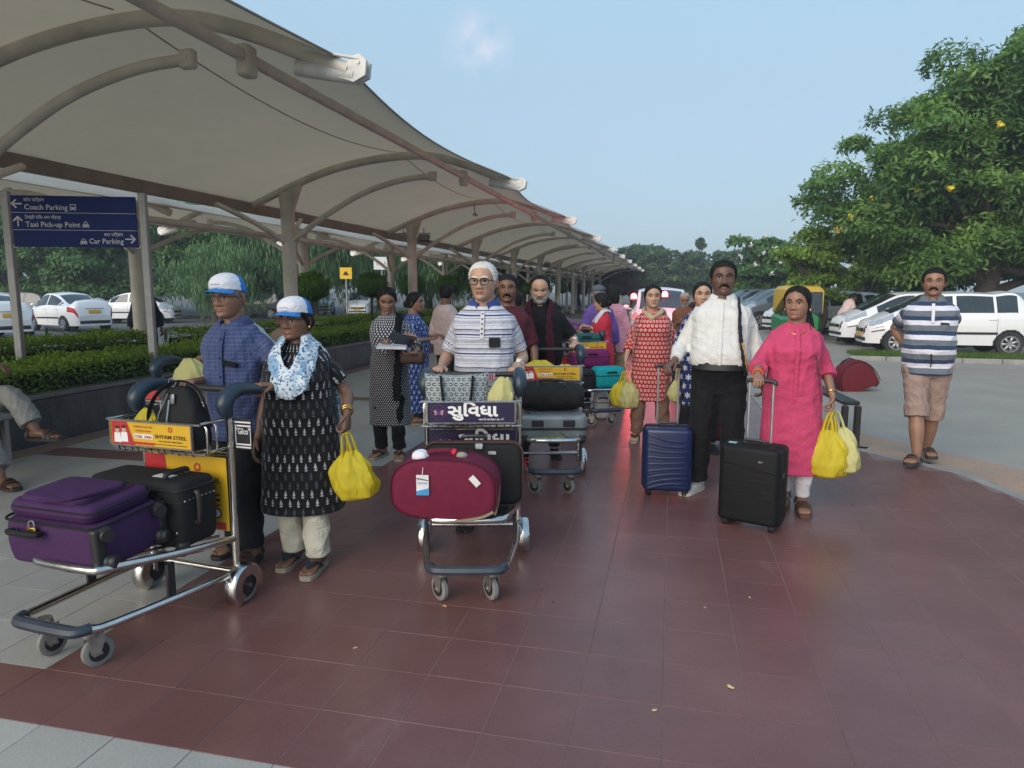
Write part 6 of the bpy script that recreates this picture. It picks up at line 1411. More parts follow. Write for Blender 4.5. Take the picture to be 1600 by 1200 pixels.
def drape(p, pts, w, th, m, name='scarf', amp=.004, seed=1, sub=5, voxel=.010, up=(0, 0, 1)):
    """folded cloth band along pts given in standing-torso fractions of the height"""
    h = p['h']; P = np.array([p['T'](np.array(q[:3])*h) for q in pts]); W = np.array([(q[3] if len(q) > 3 else w) for q in pts]); P, W = catmull(P, W, sub); g = G(); n = 14
    T_ = np.gradient(P, axis=0); T_ /= np.linalg.norm(T_, axis=1)[:, None]; R = []; a = np.arange(n)*2*math.pi/n
    c = p['T'](np.array([0, .005, .70])*h)
    for i in range(len(P)):
        out = P[i]-np.array([c[0], c[1], P[i][2]]) if P[i][2] < p['T'](np.array([0, 0, .80])*h)[2] else (P[i]-p['T'](np.array([0, .008, .80])*h))
        out = out-T_[i]*np.dot(out, T_[i]); out = nrm(out); sd = np.cross(T_[i], out); R.append(P[i]+np.cos(a)[:, None]*sd*W[i]+np.sin(a)[:, None]*out*th)
    g.loft(R); V, N, F = remesh(g, voxel, 1); V = folds(V, N, amp, seed, .7, 1.5); me = mk_mesh(name, V, F, None, True, 180)
    uv = np.stack([V[:, 0]*.8+V[:, 1]*.6, V[:, 2], 0*V[:, 0]], 1).astype(np.float32); at = me.attributes.new('puv', 'FLOAT_VECTOR', 'POINT'); at.data.foreach_set('vector', uv.ravel())
    me.materials.append(m); return link(name, me, p['root'])
# ------------------------------------------------------------------ the people
HN = lambda at, d=(0, -.5, -.5), n=(0, 0, -1), curl=.7, **k: dict(at=at, d=d, n=n, curl=curl, **k)
def on_trolley(x, y, rz, lx, ly, z):
    c, s = math.cos(R_(rz)), math.sin(R_(rz)); return (x+lx*c-ly*s, y+lx*s+ly*c, z)
DN = dict(d=(0, -.15, -1), curl=.75)
SH_BLK = dict(t='shoe', m=F_BLACK, sole=M_SOLE_B)
# 1 blue-shirted man at the left trolley
p1 = person('elderly man in blue checked shirt and white-blue cap pushing the left trolley', -2.37, 3.42, 1.60, 0, 'm', 'brown', .96, .012, 3, headyaw=-3, headpitch=2,
    hands=(HN(on_trolley(-2.31, 2.87, -6, -.20, .25, 1.045), (.25, -.85, .1), (0, -.1, -1), .75), HN(on_trolley(-2.31, 2.87, -6, .235, .252, 1.045), (-.35, -.9, .1), (0, -.1, -1), .8)),
    feet=[(-.10, .06, -.1), (.10, -.10, .15)], top=dict(m=C_CHECK, z_lo=.435, ease=.026, sl=(.50, .50), wide=.014, collar=C_CHECK, placket=.48, amp=.0050, btn=F_CHAR, flare=(.112, .090)),
    bottom=dict(m=F_CHAR, ease=.016, hem=.046, amp=.005), shoe=dict(t='strap', m=M_LEATH, sole=M_SOLE_B), hair=dict(m=M_SALT, th=.006), face=dict(cap=(F_CAPW, F_CAPB), glasses=1, gw=.0016, jaw=.96, moustache=None, brow=M_SALT), seed=1)
watch(p1, 1, M_GOLD, M_WHITE)
# 2 woman with the cap
p2 = person('woman in black block-printed kurta and cap holding a yellow bag', -1.96, 3.36, 1.475, 14, 'f', 'dark', 1.14, .032, 0, headyaw=-20, headpitch=3,
    hands=(None, HN((-1.655, 3.30, .79), (.02, -.12, -1), (-1, .1, 0), .8)), feet=[(-.07, .05, -.2), (.085, -.06, -.15)], bust=1.7,
    top=dict(name='kurta', m=C_BLOCK, z_lo=.225, flare=(.155, .125), ease=.020, sl=(.40, .40), wide=.016, amp=.0045, vert=.5), bottom=dict(m=F_CREAM, ease=.018, hem=.050, amp=.006),
    shoe=dict(t='thong', m=F_DKBLUE, sole=M_SOLE_T), hair=dict(t='bun', m=M_HAIRB), face=dict(cap=(F_CAPW, F_CAPB), jaw=1.12, earring=1, glasses=1, gw=.0012), seed=2)
drape(p2, [(.115, .085, .50), (.110, .075, .66), (.082, .055, .80), (.050, .005, .862), (.058, -.080, .80), (.030, -.140, .715), (-.012, -.142, .70), (-.058, -.085, .80), (-.055, .01, .858), (-.075, .065, .80), (-.085, .085, .66)], .066, .016, C_DUP, 'scarf', .004, 3)
drape(p2, [(.13, .03, .76), (.140, .055, .66), (.155, .06, .50), (.150, .065, .36)], .05, .013, C_DUP, 'scarf_end', .004, 4)
bangle(p2, 1, M_GOLD, 1.25, .90, w=.004); bangle(p2, 1, M_GOLD, 1.25, .94, w=.004)
# 3 polka dot woman reading
p3 = person('woman in black and white dotted kurta looking down at an open book', -2.50, 5.86, 1.55, 8, 'f', 'brown', 1.0, .012, 0, headyaw=14, headpitch=20,
    hands=(HN((-2.37, 5.60, 1.045), (.75, -.35, -.25), (.1, -.1, -1), .45), HN((-2.25, 5.62, .985), (-.85, -.3, .0), (0, 0, 1), .5)), feet=[(-.085, 0, -.3), (.085, -.03, .2)], bust=1.5,
    top=dict(name='kurta', m=C_POLKA, z_lo=.20, flare=(.125, .10), ease=.018, sl=(.66, .66), wide=.010, amp=.004, vert=.5), bottom=dict(m=F_BLACK, ease=.014, hem=.042), shoe=dict(t='thong', m=M_LEATH, sole=M_SOLE_T),
    hair=dict(t='parted', m=M_HAIRB, plait=1, th=.012), face=dict(jaw=.96), seed=3)
drape(p3, [(.085, -.055, .86), (.080, -.085, .74), (.085, -.105, .62), (.075, -.12, .46), (.075, -.12, .36)], .048, .014, F_BLACK, 'scarf', .004, 5)
bangle(p3, 0, M_GOLD, 1.2, .92, w=.003)
# 4 woman in blue print turned away
p4 = person('woman in blue printed kurta turned to the right, behind the dotted kurta', -2.86, 7.45, 1.50, 118, 'f', 'brown', 1.12, .03, 0, headyaw=-22, hands=(HN((-2.55, 7.35, 1.0), (.8, .2, .1), (0, 0, 1), .6), HN((-2.55, 7.5, 1.03), (.8, -.2, .1), (0, 0, -1), .6)),
    top=dict(name='kurta', m=C_BLUEP, z_lo=.10, flare=(.14, .12), ease=.02, sl=(.5, .5), vert=.5), bottom=dict(m=F_DKBLUE), shoe=dict(t='thong', m=M_LEATH, sole=M_SOLE_T), hair=dict(t='bun', m=M_HAIRB, th=.014), face={}, seed=4, near=False)
drape(p4, [(.10, .06, .30), (.10, .07, .60), (.06, .04, .84), (.0, -.05, .82), (-.08, -.08, .66)], .06, .014, F_DBLUE, 'scarf', .004, 6, voxel=.016)
# 5 man in pale pink, back
p5 = person('man in pale pink shirt with his back turned, behind the woman in blue print', -2.83, 8.5, 1.60, 150, 'm', 'dark', 1.0, .01, 0, headyaw=30, top=dict(m=F_PALE, z_lo=.44, ease=.025, sl=(.9, .9), wide=.012, flare=(.108, .085)), bottom=dict(m=F_CHAR), shoe=SH_BLK, hair=dict(th=.012), face=dict(jaw=.95), seed=5, near=False)
# 6 central white-haired man
p6 = person('white-haired man in striped polo and dark glasses pushing the middle trolley', -1.17, 4.30, 1.70, 8, 'm', 'light', 1.0, .022, 4, headyaw=-8, headpitch=-1,
    hands=(HN(on_trolley(-1.10, 3.77, 13.7, -.23, .25, 1.045), (.05, -.95, -.05), (0, -.1, -1), .8), HN(on_trolley(-1.10, 3.77, 13.7, .235, .25, 1.045), (-.1, -.95, -.05), (0, -.1, -1), .8)),
    feet=[(-.10, -.05, -.1), (.10, .20, .1)], top=dict(m=C_POLO, z_lo=.44, ease=.024, sl=(.46, .46), wide=.007, amp=.0045, collar=F_DBLUE, placket=.73, flare=(.112, .098), btn=F_CHAR), bottom=dict(m=F_TAN, ease=.016, hem=.046),
    shoe=SH_BLK, hair=dict(t='short', m=M_HAIRW, line=.080, th=.008), face=dict(glasses=1, gw=.0036, jaw=1.0, nose=1.15, brow=M_HAIRW), seed=6)
watch(p6, 1, M_SOLE_W, M_WHITE)
# 7 man behind
p7 = person('man with moustache in maroon shirt, only his head showing behind the white-haired man', -1.36, 5.75, 1.655, 0, 'm', 'dark', 1.0, .01, 0, headyaw=10, top=dict(m=F_MOSS, z_lo=.45, ease=.022, sl=(.5, .5), wide=.016), bottom=dict(m=F_CHAR), shoe=SH_BLK, hair=dict(th=.012), face=dict(moustache=M_HAIRB), seed=7, near=False)
# 8 bearded man
p8 = person('bearded man in black shirt with a maroon scarf leaning on the third trolley', -1.17, 6.22, 1.66, 10, 'm', 'light', 1.10, .030, 8, headyaw=-2, headpitch=10,
    hands=(HN(on_trolley(-.99, 5.66, 14, -.20, .25, 1.04), (.05, -.9, -.3), (0, -.1, -1), .7), HN(on_trolley(-.99, 5.66, 14, .225, .25, 1.04), (-.1, -.9, -.3), (0, -.1, -1), .7)),
    top=dict(m=F_BLACK, z_lo=.44, ease=.024, sl=(.50, .50), wide=.018, collar=F_BLACK), bottom=dict(m=F_CHAR), shoe=SH_BLK, hair=dict(t='bald', m=M_HAIRB, line=.09, th=.010), face=dict(beard=M_HAIRG, moustache=M_SALT, jaw=1.08, brow=M_SALT), seed=8)
drape(p8, [(.055, -.115, .50), (.055, -.10, .66), (.058, -.065, .78), (.062, .01, .858), (.0, .065, .862), (-.062, .01, .858), (-.058, -.065, .78), (-.030, -.105, .66), (-.028, -.125, .50)], .055, .018, F_MAR, 'scarf', .004, 8)
watch(p8, 1, M_STEEL, M_WHITE)
# 9 stooping woman in purple
p9 = person('woman in purple plaid stooping over the fourth trolley, face hidden', -1.22, 8.85, 1.52, -35, 'f', 'brown', 1.08, .02, 38, headpitch=22, hands=(HN((-1.05, 8.45, .95), (.3, -.6, -.6)), HN((-.92, 8.5, .98), (.2, -.6, -.6))), top=dict(m=C_PLAID, z_lo=.44, ease=.022, sl=(.8, .8), wide=.012), bottom=dict(m=F_CHAR), shoe=SH_BLK, hair=dict(t='bun'), face={}, seed=9, near=False)
# 10 man with cap and rucksack
p10 = person('man in grey flat cap and violet shirt seen from behind, rucksack strap on his shoulder', -.95, 9.25, 1.60, 196, 'm', 'mid', 1.05, .02, 2, headyaw=-12, top=dict(m=F_PURP, z_lo=.45, ease=.024, sl=(.9, .9), wide=.014), bottom=dict(m=F_CHAR), shoe=SH_BLK, hair=dict(m=M_SALT, th=.008), face=dict(flatcap=F_MAGE), seed=10, near=False)
drape(p10, [(-.060, .10, .68), (-.070, .085, .78), (-.068, .01, .852), (-.06, -.07, .78), (-.07, -.08, .64)], .024, .010, F_BLACK, 'rucksack_strap', .001, 10, voxel=.012)
# 11 woman in red kurta, black leggings
p11 = person('woman in plain red kurta and black leggings turned left beside the fourth trolley', -.82, 8.62, 1.49, -78, 'f', 'mid', 1.0, .014, 2, headyaw=-28, headpitch=6, hands=(HN((-1.08, 8.50, 1.10), (-.7, -.2, .1), (0, 0, -1), .6), HN((-1.06, 8.62, 1.06), (-.8, .2, .1), (0, 0, 1), .6)),
    top=dict(name='kurta', m=F_RED, z_lo=.30, flare=(.10, .095), ease=.016, sl=(.72, .72), wide=.008, vert=.4), bottom=dict(m=F_BLACK, ease=.008, hem=.032), shoe=dict(t='shoe', m=F_BLACK, sole=M_SOLE_W), hair=dict(t='bun', m=M_HAIRB, th=.015), face={}, seed=11, near=False)
drape(p11, [(.06, -.07, .76), (.055, .0, .855), (.0, .055, .855), (-.055, .0, .85), (-.055, -.07, .76)], .035, .016, F_LILAC, 'scarf', .003, 11, voxel=.012)
bangle(p11, 1, M_GOLD, 1.3, .92, w=.005)
# 12 pink top, back
p12 = person('woman with black bobbed hair in pink check top and tan trousers, back turned', -.80, 9.75, 1.60, 186, 'f', 'mid', 1.08, .01, 0, headyaw=-10, top=dict(m=C_PCHK, z_lo=.42, ease=.03, sl=(.9, .9), wide=.014, flare=(.125, .10)), bottom=dict(m=F_TAN, ease=.02, hem=.05), shoe=dict(t='shoe', m=F_BLACK, sole=M_SOLE_B), hair=dict(t='bob', m=M_HAIRB, th=.014), face={}, seed=12, near=False)
# 13 red floral
p13 = person('woman in red flower-print kurta and beige scarf carrying pale yellow bags', -.19, 7.10, 1.575, 2, 'f', 'mid', 1.10, .022, 0, headyaw=6, headpitch=-2, bust=1.6, hands=(HN((-.44, 7.03, .74), (.0, -.1, -1), (1, .1, 0), .8), HN((.10, 7.02, .74), (.02, -.1, -1), (-1, .1, 0), .8)),
    top=dict(name='kurta', m=C_FLORAL, z_lo=.27, flare=(.125, .10), ease=.019, sl=(.78, .78), wide=.012, vert=.45), bottom=dict(m=F_SKIN, ease=.016, hem=.042), shoe=dict(t='thong', m=M_LEATH, sole=M_SOLE_T), hair=dict(t='parted', m=M_HAIRB, th=.012), face=dict(smile=1, bindi=1, jaw=1.02), seed=13)
drape(p13, [(.115, .05, .62), (.098, .045, .76), (.07, .02, .845), (.045, -.045, .828), (.0, -.075, .80), (-.045, -.045, .828), (-.06, .02, .85), (-.0, .06, .855), (.07, .05, .84)], .030, .017, F_BEIGE, 'scarf', .004, 13)
drape(p13, [(-.075, -.045, .83), (-.085, -.085, .72), (-.105, -.08, .60), (-.118, -.04, .50)], .010, .005, M_LEATH, 'bag_strap', .0, 14)
# 14 brown shirt man with phone
p14 = person('grey-bearded man in brown shirt looking down at a phone', .19, 11.7, 1.50, 4, 'm', 'brown', 1.05, .02, 3, headpitch=28, hands=(HN((.15, 11.42, 1.03), (.5, -.6, .1), (0, -.2, 1), .5), HN((.26, 11.42, 1.03), (-.5, -.6, .1), (0, -.2, 1), .5)), top=dict(m=F_BROWN, z_lo=.45, ease=.024, sl=(.55, .55), wide=.014), bottom=dict(m=F_DKBLUE), shoe=SH_BLK, hair=dict(t='bald', m=M_HAIRG, th=.008), face=dict(beard=M_HAIRG, moustache=M_HAIRG), seed=14, near=False)
# 15 woman half hidden behind the white shirt
p15 = person('woman in navy flower-print kurta almost hidden behind the white-shirted man', .27, 6.75, 1.60, 5, 'f', 'mid', 1.0, .01, 0, hands=(HN((.05, 6.62, .80), (0, -.1, -1), (1, 0, 0), .8), None), top=dict(name='kurta', m=C_NAVYF, z_lo=.28, flare=(.12, .10), ease=.018, sl=(.6, .6), vert=.4), bottom=dict(m=F_CHAR), shoe=SH_BLK, hair=dict(t='bun'), face={}, seed=15, near=False)
# 16 white shirt man
p16 = person('man with thick moustache in white shirt holding the navy suitcase handle', .36, 5.36, 1.735, -6, 'm', 'deep', 1.06, .040, -2, headyaw=8, headpitch=0,
    hands=(HN((-.035, 5.12, .965), (-.55, -.65, -.35), (.1, -.2, -1), .75), HN((.66, 5.22, .80), (.1, -.3, -1), (-1, 0, 0), .5)), feet=[(-.14, -.03, -.45), (.12, .04, .1)],
    top=dict(m=F_WHITE, z_lo=.56, ease=.022, sl=(.92, .92), wide=.008, cuff=.5, amp=.0045, collar=F_WHITE, placket=.57), bottom=dict(m=F_BLACK, ease=.020, hem=.052, waist=.58, amp=.005), shoe=dict(t='shoe', m=M_SNEAK, sole=M_SOLE_W),
    hair=dict(t='short', m=M_HAIRB, th=.013, line=.075), face=dict(moustache=M_HAIRB, jaw=1.06, nose=1.15), seed=16)
g = G(); g.loft([p16['T'](ell((0, -.055*p16['h']*(.034/.034)*.34, z*p16['h']), .1175*p16['h'], .1025*p16['h'], 30)) for z in (.548, .572)], False); g.obj('belt', M_BLACK, p16['root'])
drape(p16, [(.066, .02, .852), (.072, -.055, .80), (.080, -.098, .70), (.096, -.100, .60), (.112, -.06, .52)], .024, .007, fabric('dark_strap_webbing', (.018, .022, .035)), 'rucksack_strap', .0008, 16)
drape(p16, [(.090, -.104, .665), (.103, -.105, .60), (.122, -.065, .52)], .013, .005, mat('yellow_webbing', (.45, .25, .03), .6), 'strap_edge', .0005, 17)
# 17 pink dress woman
p17 = person('smiling woman in bright pink kurta holding the black suitcase and yellow bags', .83, 5.06, 1.545, -4, 'f', 'brown', 1.08, .022, 0, headyaw=-20, headpitch=-1, bust=1.7, hands=(HN((.56, 4.66, .945), (.0, -.75, -.25), (.1, -.2, -1), .85), HN((1.085, 5.02, .72), (.03, -.1, -1), (-1, .1, 0), .8)),
    feet=[(-.01, .09, -.2), (.095, -.04, .05)], top=dict(name='kurta', m=F_PINK, z_lo=.175, flare=(.135, .115), ease=.020, sl=(.70, .70), wide=.020, vert=.5, amp=.005, collar=None, placket=.30, btn=F_PINK), bottom=dict(m=F_WLEG, ease=.008, hem=.032, t1=.95), shoe=dict(t='strap', m=M_LEATH, sole=mat('brown_sole', (.09, .045, .028), .6)),
    hair=dict(t='parted', m=M_HAIRB, th=.013, plait=1, ps=1.6), face=dict(smile=1, bindi=1, jaw=1.0, earring=1), seed=17)
drape(p17, [(.052, .01, .852), (.068, -.06, .78), (.088, -.095, .66), (.108, -.065, .54), (.115, -.02, .46)], .009, .006, M_LEATH, 'bag_strap', .0, 18)
bangle(p17, 1, M_GOLD, 1.35, .93, w=.004); bangle(p17, 0, mat('orange_thread', (.6, .10, .03), .8), 1.25, .91, w=.007)
drape(p17, [(.048, -.01, .835), (.035, -.05, .812), (.0, -.068, .796), (-.035, -.05, .812), (-.048, -.01, .835)], .005, .003, M_GOLD, 'necklace', .0, 19, voxel=.004)
# 18 striped shirt and shorts
p18 = person('man in wide-striped polo and knee-length shorts walking with hands behind his back', 2.23, 6.80, 1.715, -14, 'm', 'brown', 1.06, .030, 1, headyaw=-4, headpitch=-2,
    hands=(HN((2.20, 7.02, .92), (.5, .3, -.4), (0, 1, 0), .6, pole=(-.42, .9, -.3)), HN((2.34, 7.02, .93), (-.5, .3, -.4), (0, 1, 0), .6, pole=(.42, .9, -.3))), feet=[(-.04, -.25, -.35), (.06, .20, .2)],
    top=dict(m=C_RUGBY, z_lo=.46, ease=.024, sl=(.44, .44), wide=.014, amp=.005, collar=fabric('grey_collar', (.13, .15, .18)), placket=.73, flare=(.115, .10)), bottom=dict(name='shorts', m=F_KHAKI, ease=.024, t1=.60, hem=.060, amp=.0065), shoe=dict(t='strap', m=M_LEATH, sole=M_SOLE_B),
    hair=dict(t='short', m=M_HAIRB, th=.013, line=.073), face=dict(moustache=M_HAIRB), seed=18)
drape(p18, [(.005, -.112, .575), (.008, -.122, .54), (.006, -.118, .505)], .007, .004, F_CHAR, 'drawstring', 0, 20, voxel=.005)
# 19 seated person on the planter edge at the left border
p19 = person('person in grey trousers sitting cross-legged, cut by the left border', -5.66, 4.40, 1.70, 90, 'm', 'dark', 1.0, .01, 4, hip=(-5.63, 4.42, .53), hands=(HN((-5.36, 4.60, .90), (.8, .1, -.2), (0, 0, -1), .4), HN((-5.40, 4.48, .88), (.8, .1, -.2), (0, 0, -1), .4)), feet=[(-.20, -.62, -.2), (.16, -.60, .25, .30)],
    top=dict(m=F_OFFW, z_lo=.47, ease=.024, sl=(.5, .5)), bottom=dict(m=F_GREYT, ease=.026, hem=.054, t1=.90, amp=.006, waist=.52), shoe=dict(t='strap', m=M_LEATH, sole=M_SOLE_B), hair={}, face=dict(moustache=M_HAIRB), seed=19)
def low_seat():
    root = thing('steel_seat', 'low steel seat at the left border under the seated person', 'seat', (-5.80, 4.42, 0), 0)
    g = G(); g.box((0, 0, .43), (.36, .9, .05), bev=.012); g.obj('seat', M_GALV, root, smooth=False)
    for x in (-.14, .14):
        for y in (-.38, .38): g = G(); g.box((x, y, .2), (.04, .04, .41)); g.obj('leg', M_GALV, root, smooth=False)
low_seat()
# 20 dark figure by the thick column
p20 = person('person in dark blue clothes standing half behind the thick column', -9.42, 10.9, 1.68, 40, 'm', 'deep', 1.0, .02, 0, top=dict(m=F_DKBLUE, z_lo=.45, ease=.03, sl=(.9, .9), wide=.016), bottom=dict(m=F_BLACK), shoe=SH_BLK, hair=dict(th=.012), face={}, seed=21, near=False)
# 21 off-white shirt man with T5
p21 = person('man in off-white shirt behind the blue-shirted man, hand on a trolley handle', -3.13, 4.60, 1.56, -12, 'm', 'brown', 1.2, .01, 8, headpitch=12, headyaw=20, hands=(HN(on_trolley(-3.16, 4.05, 2, -.10, .25, 1.05), (.3, -.85, .0), (0, -.1, -1), .7), HN(on_trolley(-3.16, 4.05, 2, .22, .25, 1.05), (-.2, -.85, 0), (0, -.1, -1), .7)), top=dict(m=F_OFFW, z_lo=.45, ease=.026, sl=(.5, .5), wide=.022), bottom=dict(m=F_CHAR), shoe=SH_BLK, hair=dict(m=M_SALT, th=.008), face={}, seed=22)
p22 = person('man in grey cap peering out between the blue-shirted man and the woman in the cap', -3.0, 5.0, 1.45, -8, 'm', 'dark', 1.0, .01, 0, headyaw=-25, top=dict(m=F_TAN, z_lo=.45, ease=.022, sl=(.5, .5)), bottom=dict(m=F_CHAR), shoe=SH_BLK, hair=dict(m=M_SALT, th=.006), face=dict(flatcap=F_MAGE), seed=23)
# far people
p23 = person('person in pale shirt leaning over the silver car on the right', 5.25, 23.6, 1.62, 120, 'm', 'dark', 1.0, 0, 32, top=dict(m=F_PALE, z_lo=.45, ease=.03, sl=(.9, .9), wide=.02), bottom=dict(m=F_CHAR), shoe=SH_BLK, hair={}, face={}, seed=24, near=False, z0=RZ)
p24 = person('far person in black and red top beyond the brown-shirted man', .55, 17.2, 1.50, 20, 'm', 'dark', 1.0, 0, 0, top=dict(m=F_BLACK, z_lo=.45, ease=.03, sl=(.9, .9)), bottom=dict(m=F_CHAR), shoe=SH_BLK, hair={}, face={}, seed=25, near=False)
drape(p24, [(.09, -.07, .70), (.0, -.095, .72), (-.09, -.07, .70)], .03, .012, F_RED, 'chest_band', 0, 25, voxel=.016)
p25 = person('far dim person under the canopy end left of the woman in red', -2.0, 26, 1.66, 160, 'm', 'dark', 1.0, 0, 0, top=dict(m=F_GREYT, z_lo=.45, ease=.03, sl=(.9, .9)), bottom=dict(m=F_CHAR), shoe=SH_BLK, hair={}, face={}, seed=26, near=False)
p26 = person('woman with dark hair seen between the moustached man and the bearded man', -1.72, 7.6, 1.50, 170, 'f', 'brown', 1.0, 0, 0, top=dict(m=F_BLACK, z_lo=.30, flare=(.12, .1), ease=.02, sl=(.6, .6)), bottom=dict(m=F_CHAR), shoe=SH_BLK, hair=dict(t='bun'), face={}, seed=27, near=False)
p27 = person('person in pale blue shirt turned away behind the moustached man', -1.58, 7.0, 1.52, 200, 'm', 'brown', 1.0, 0, 0, top=dict(m=F_OFFW, z_lo=.45, ease=.02, sl=(.6, .6)), bottom=dict(m=F_CHAR), shoe=SH_BLK, hair=dict(t='short'), face={}, seed=28, near=False)
# ------------------------------------------------------------------ luggage
def bagcloth(name, c, rough=.75, b=.5): return mat(name, c, rough, var=.14, nscale=22, bump=b, bscale=420, spec=.3)
M_PURPLE = bagcloth('purple_nylon', (.050, .016, .075)); M_BNYL = bagcloth('black_nylon', (.012, .012, .013)); M_MARN = bagcloth('maroon_canvas', (.135, .008, .034)); M_MARC = bagcloth('maroon_case_cloth', (.16, .012, .022))
M_NAVYS = mat('navy_glossy_shell', (.008, .017, .070), .28, var=.12, spec=.5); M_BSHELL = mat('black_matt_shell', (.007, .007, .008), .55, var=.1, bump=.2, bscale=500, spec=.2); M_SILV = mat('silver_grey_shell', (.22, .25, .26), .4, .3); M_MAGB = bagcloth('magenta_nylon', (.16, .010, .10)); M_TEAL = bagcloth('teal_nylon', (.0, .30, .33)); M_DTEAL = bagcloth('dark_teal_nylon', (.012, .09, .09))
M_TAG = mat('airline_tag', (.62, .62, .62), .5); M_TAGB = mat('tag_blue', (.03, .25, .50), .5); M_ALU = mat('aluminium_tube', (.55, .55, .55), .35, .9)
def place(P, lx, ly, z): return on_trolley(P[0], P[1], P[2], lx, ly, z)
TP = {1: (-2.31, 2.87, -6), 2: (-1.10, 3.77, 13.7), 3: (-.99, 5.66, 14), 4: (-1.06, 8.35, 30), 5: (-3.16, 4.05, 2)}
def zipline(g, d, r, z, m=0, off=.003, w=.004):
    x, y = d[0]/2+off, d[1]/2+off; P = []
    for cx, cy, a0 in ((1, 1, 0), (-1, 1, 90), (-1, -1, 180), (1, -1, 270)):
        for i in range(6): a = R_(a0+18*i); P.append(((x-r)*cx+r*math.cos(a), (y-r)*cy+r*math.sin(a), z))
    g.tube(P, w, 6, m, closed=True)
def wheel_knob(par, c, ax, m=M_BLACK):
    g = G(); g.ball(c, (.034, .034, .034), 12, 8); g.lathe([(.004, -.014), (.026, -.014), (.030, -.006), (.030, .006), (.026, .014), (.004, .014)], 16, (ax, np.array(c)+ax@np.array([0, 0, .022]))); return g.obj('wheel', m, par)
# purple case lying flat across the deck of the left trolley
def purple():
    root = thing('soft_suitcase', 'purple soft suitcase lying flat on the left trolley with a brass padlock', 'suitcase', place(TP[1], -.085, -.47, .395), -5)
    root.rotation_euler = (R_(4), R_(0), R_(-5)); d = (.50, .36, .20)
    g = G(); g.rbox((0, 0, .10), d, .05, rv=.03, bulge=.006); g.obj('shell', M_PURPLE, root)
    g = G(); g.rbox((-.01, 0, .235), (.46, .32, .075), .05, rv=.028, bulge=.004); g.obj('expander', M_PURPLE, root)
    g = G(); g.rbox((-.03, -.01, .275), (.34, .26, .035), .05, rv=.016); g.obj('front_pocket', M_PURPLE, root)
    g = G(); zipline(g, d, .05, .197, 0, .002, .006); zipline(g, (.46, .32), .05, .250, 0, .002, .004); zipline(g, (.34, .26), .05, .280, 0, .001, .003); g.obj('zips', M_BNYL, root)
    X = rot('Y', 90)
    for y in (-.135, .135):
        for z in (.045, .165): wheel_knob(root, (.256, y, z), X@rot('X', 20 if z > .1 else -20))
    g = G()
    for y in (-.17, .17): g = G(); g.rbox((.24, y*.94, .10), (.045, .05, .19), .015, rv=.015); g.obj('corner_guard', M_BLACK, root)
    g = G(); g.tube([(-.16, -.195, .16), (-.155, -.225, .165), (-.02, -.225, .165), (-.015, -.195, .16)], .013, 8, sub=4); g.obj('side_handle', M_BNYL, root)
    g = G(); g.tube([(-.05, -.166, .29), (.10, -.14, .30), (.16, .02, .302)], .010, 6, sub=4, flat=.5); g.obj('top_strap', M_PURPLE, root)
    pl = thing('padlock', 'small brass padlock hanging on the purple suitcase zip', 'padlock', (0, 0, 0)); pl.location = Vector(place(TP[1], -.085, -.47, .395))+Vector((-.075, -.205, .155)); 
    g = G(); g.box((0, 0, 0), (.042, .014, .034), bev=.004); g.obj('body', M_GOLD, pl); g = G(); g.tube([(-.013, 0, .016), (-.013, 0, .034), (0, 0, .044), (.013, 0, .034), (.013, 0, .016)], .0032, 6, sub=3); g.obj('shackle', M_STEEL, pl)
purple()
def black_case_T1():
    root = thing('soft_suitcase', 'black soft suitcase standing behind the purple one on the left trolley', 'suitcase', place(TP[1], -.04, -.165, .365), -6)
    d = (.55, .235, .305); g = G(); g.rbox((0, 0, .1525), d, .045, rv=.03, bulge=.006); g.obj('shell', M_BNYL, root)
    g = G(); zipline(g, d, .045, .27, 0, .002, .005); zipline(g, d, .045, .22, 0, .002, .004); g.obj('zips', M_BLACK, root)
    g = G(); g.tube([(.15, -.06, .305), (.15, -.055, .328), (.15, .055, .328), (.15, .06, .305)], .012, 8, sub=4); g.tube([(.275, -.03, .25), (.295, -.028, .24), (.295, -.028, .12), (.275, -.03, .11)], .012, 8, sub=3); g.obj('handle', M_BLACK, root)
    g = G()
    for t in np.linspace(-.25, .25, 8): g.ball((t, -.119, .08+.0*t), (.006, .004, .006), 8, 5); g.ball((.277, t*.35, .22), (.004, .006, .006), 8, 5)
    g.obj('rivets', M_STEEL, root); g = G(); g.box((.10, -.02, .3065), (.10, .05, .002)); g.obj('label', M_TAG, root, smooth=False)
    for x in (-.25, .25): wheel_knob(root, (x, -.09, -.005), np.eye(3))
black_case_T1()
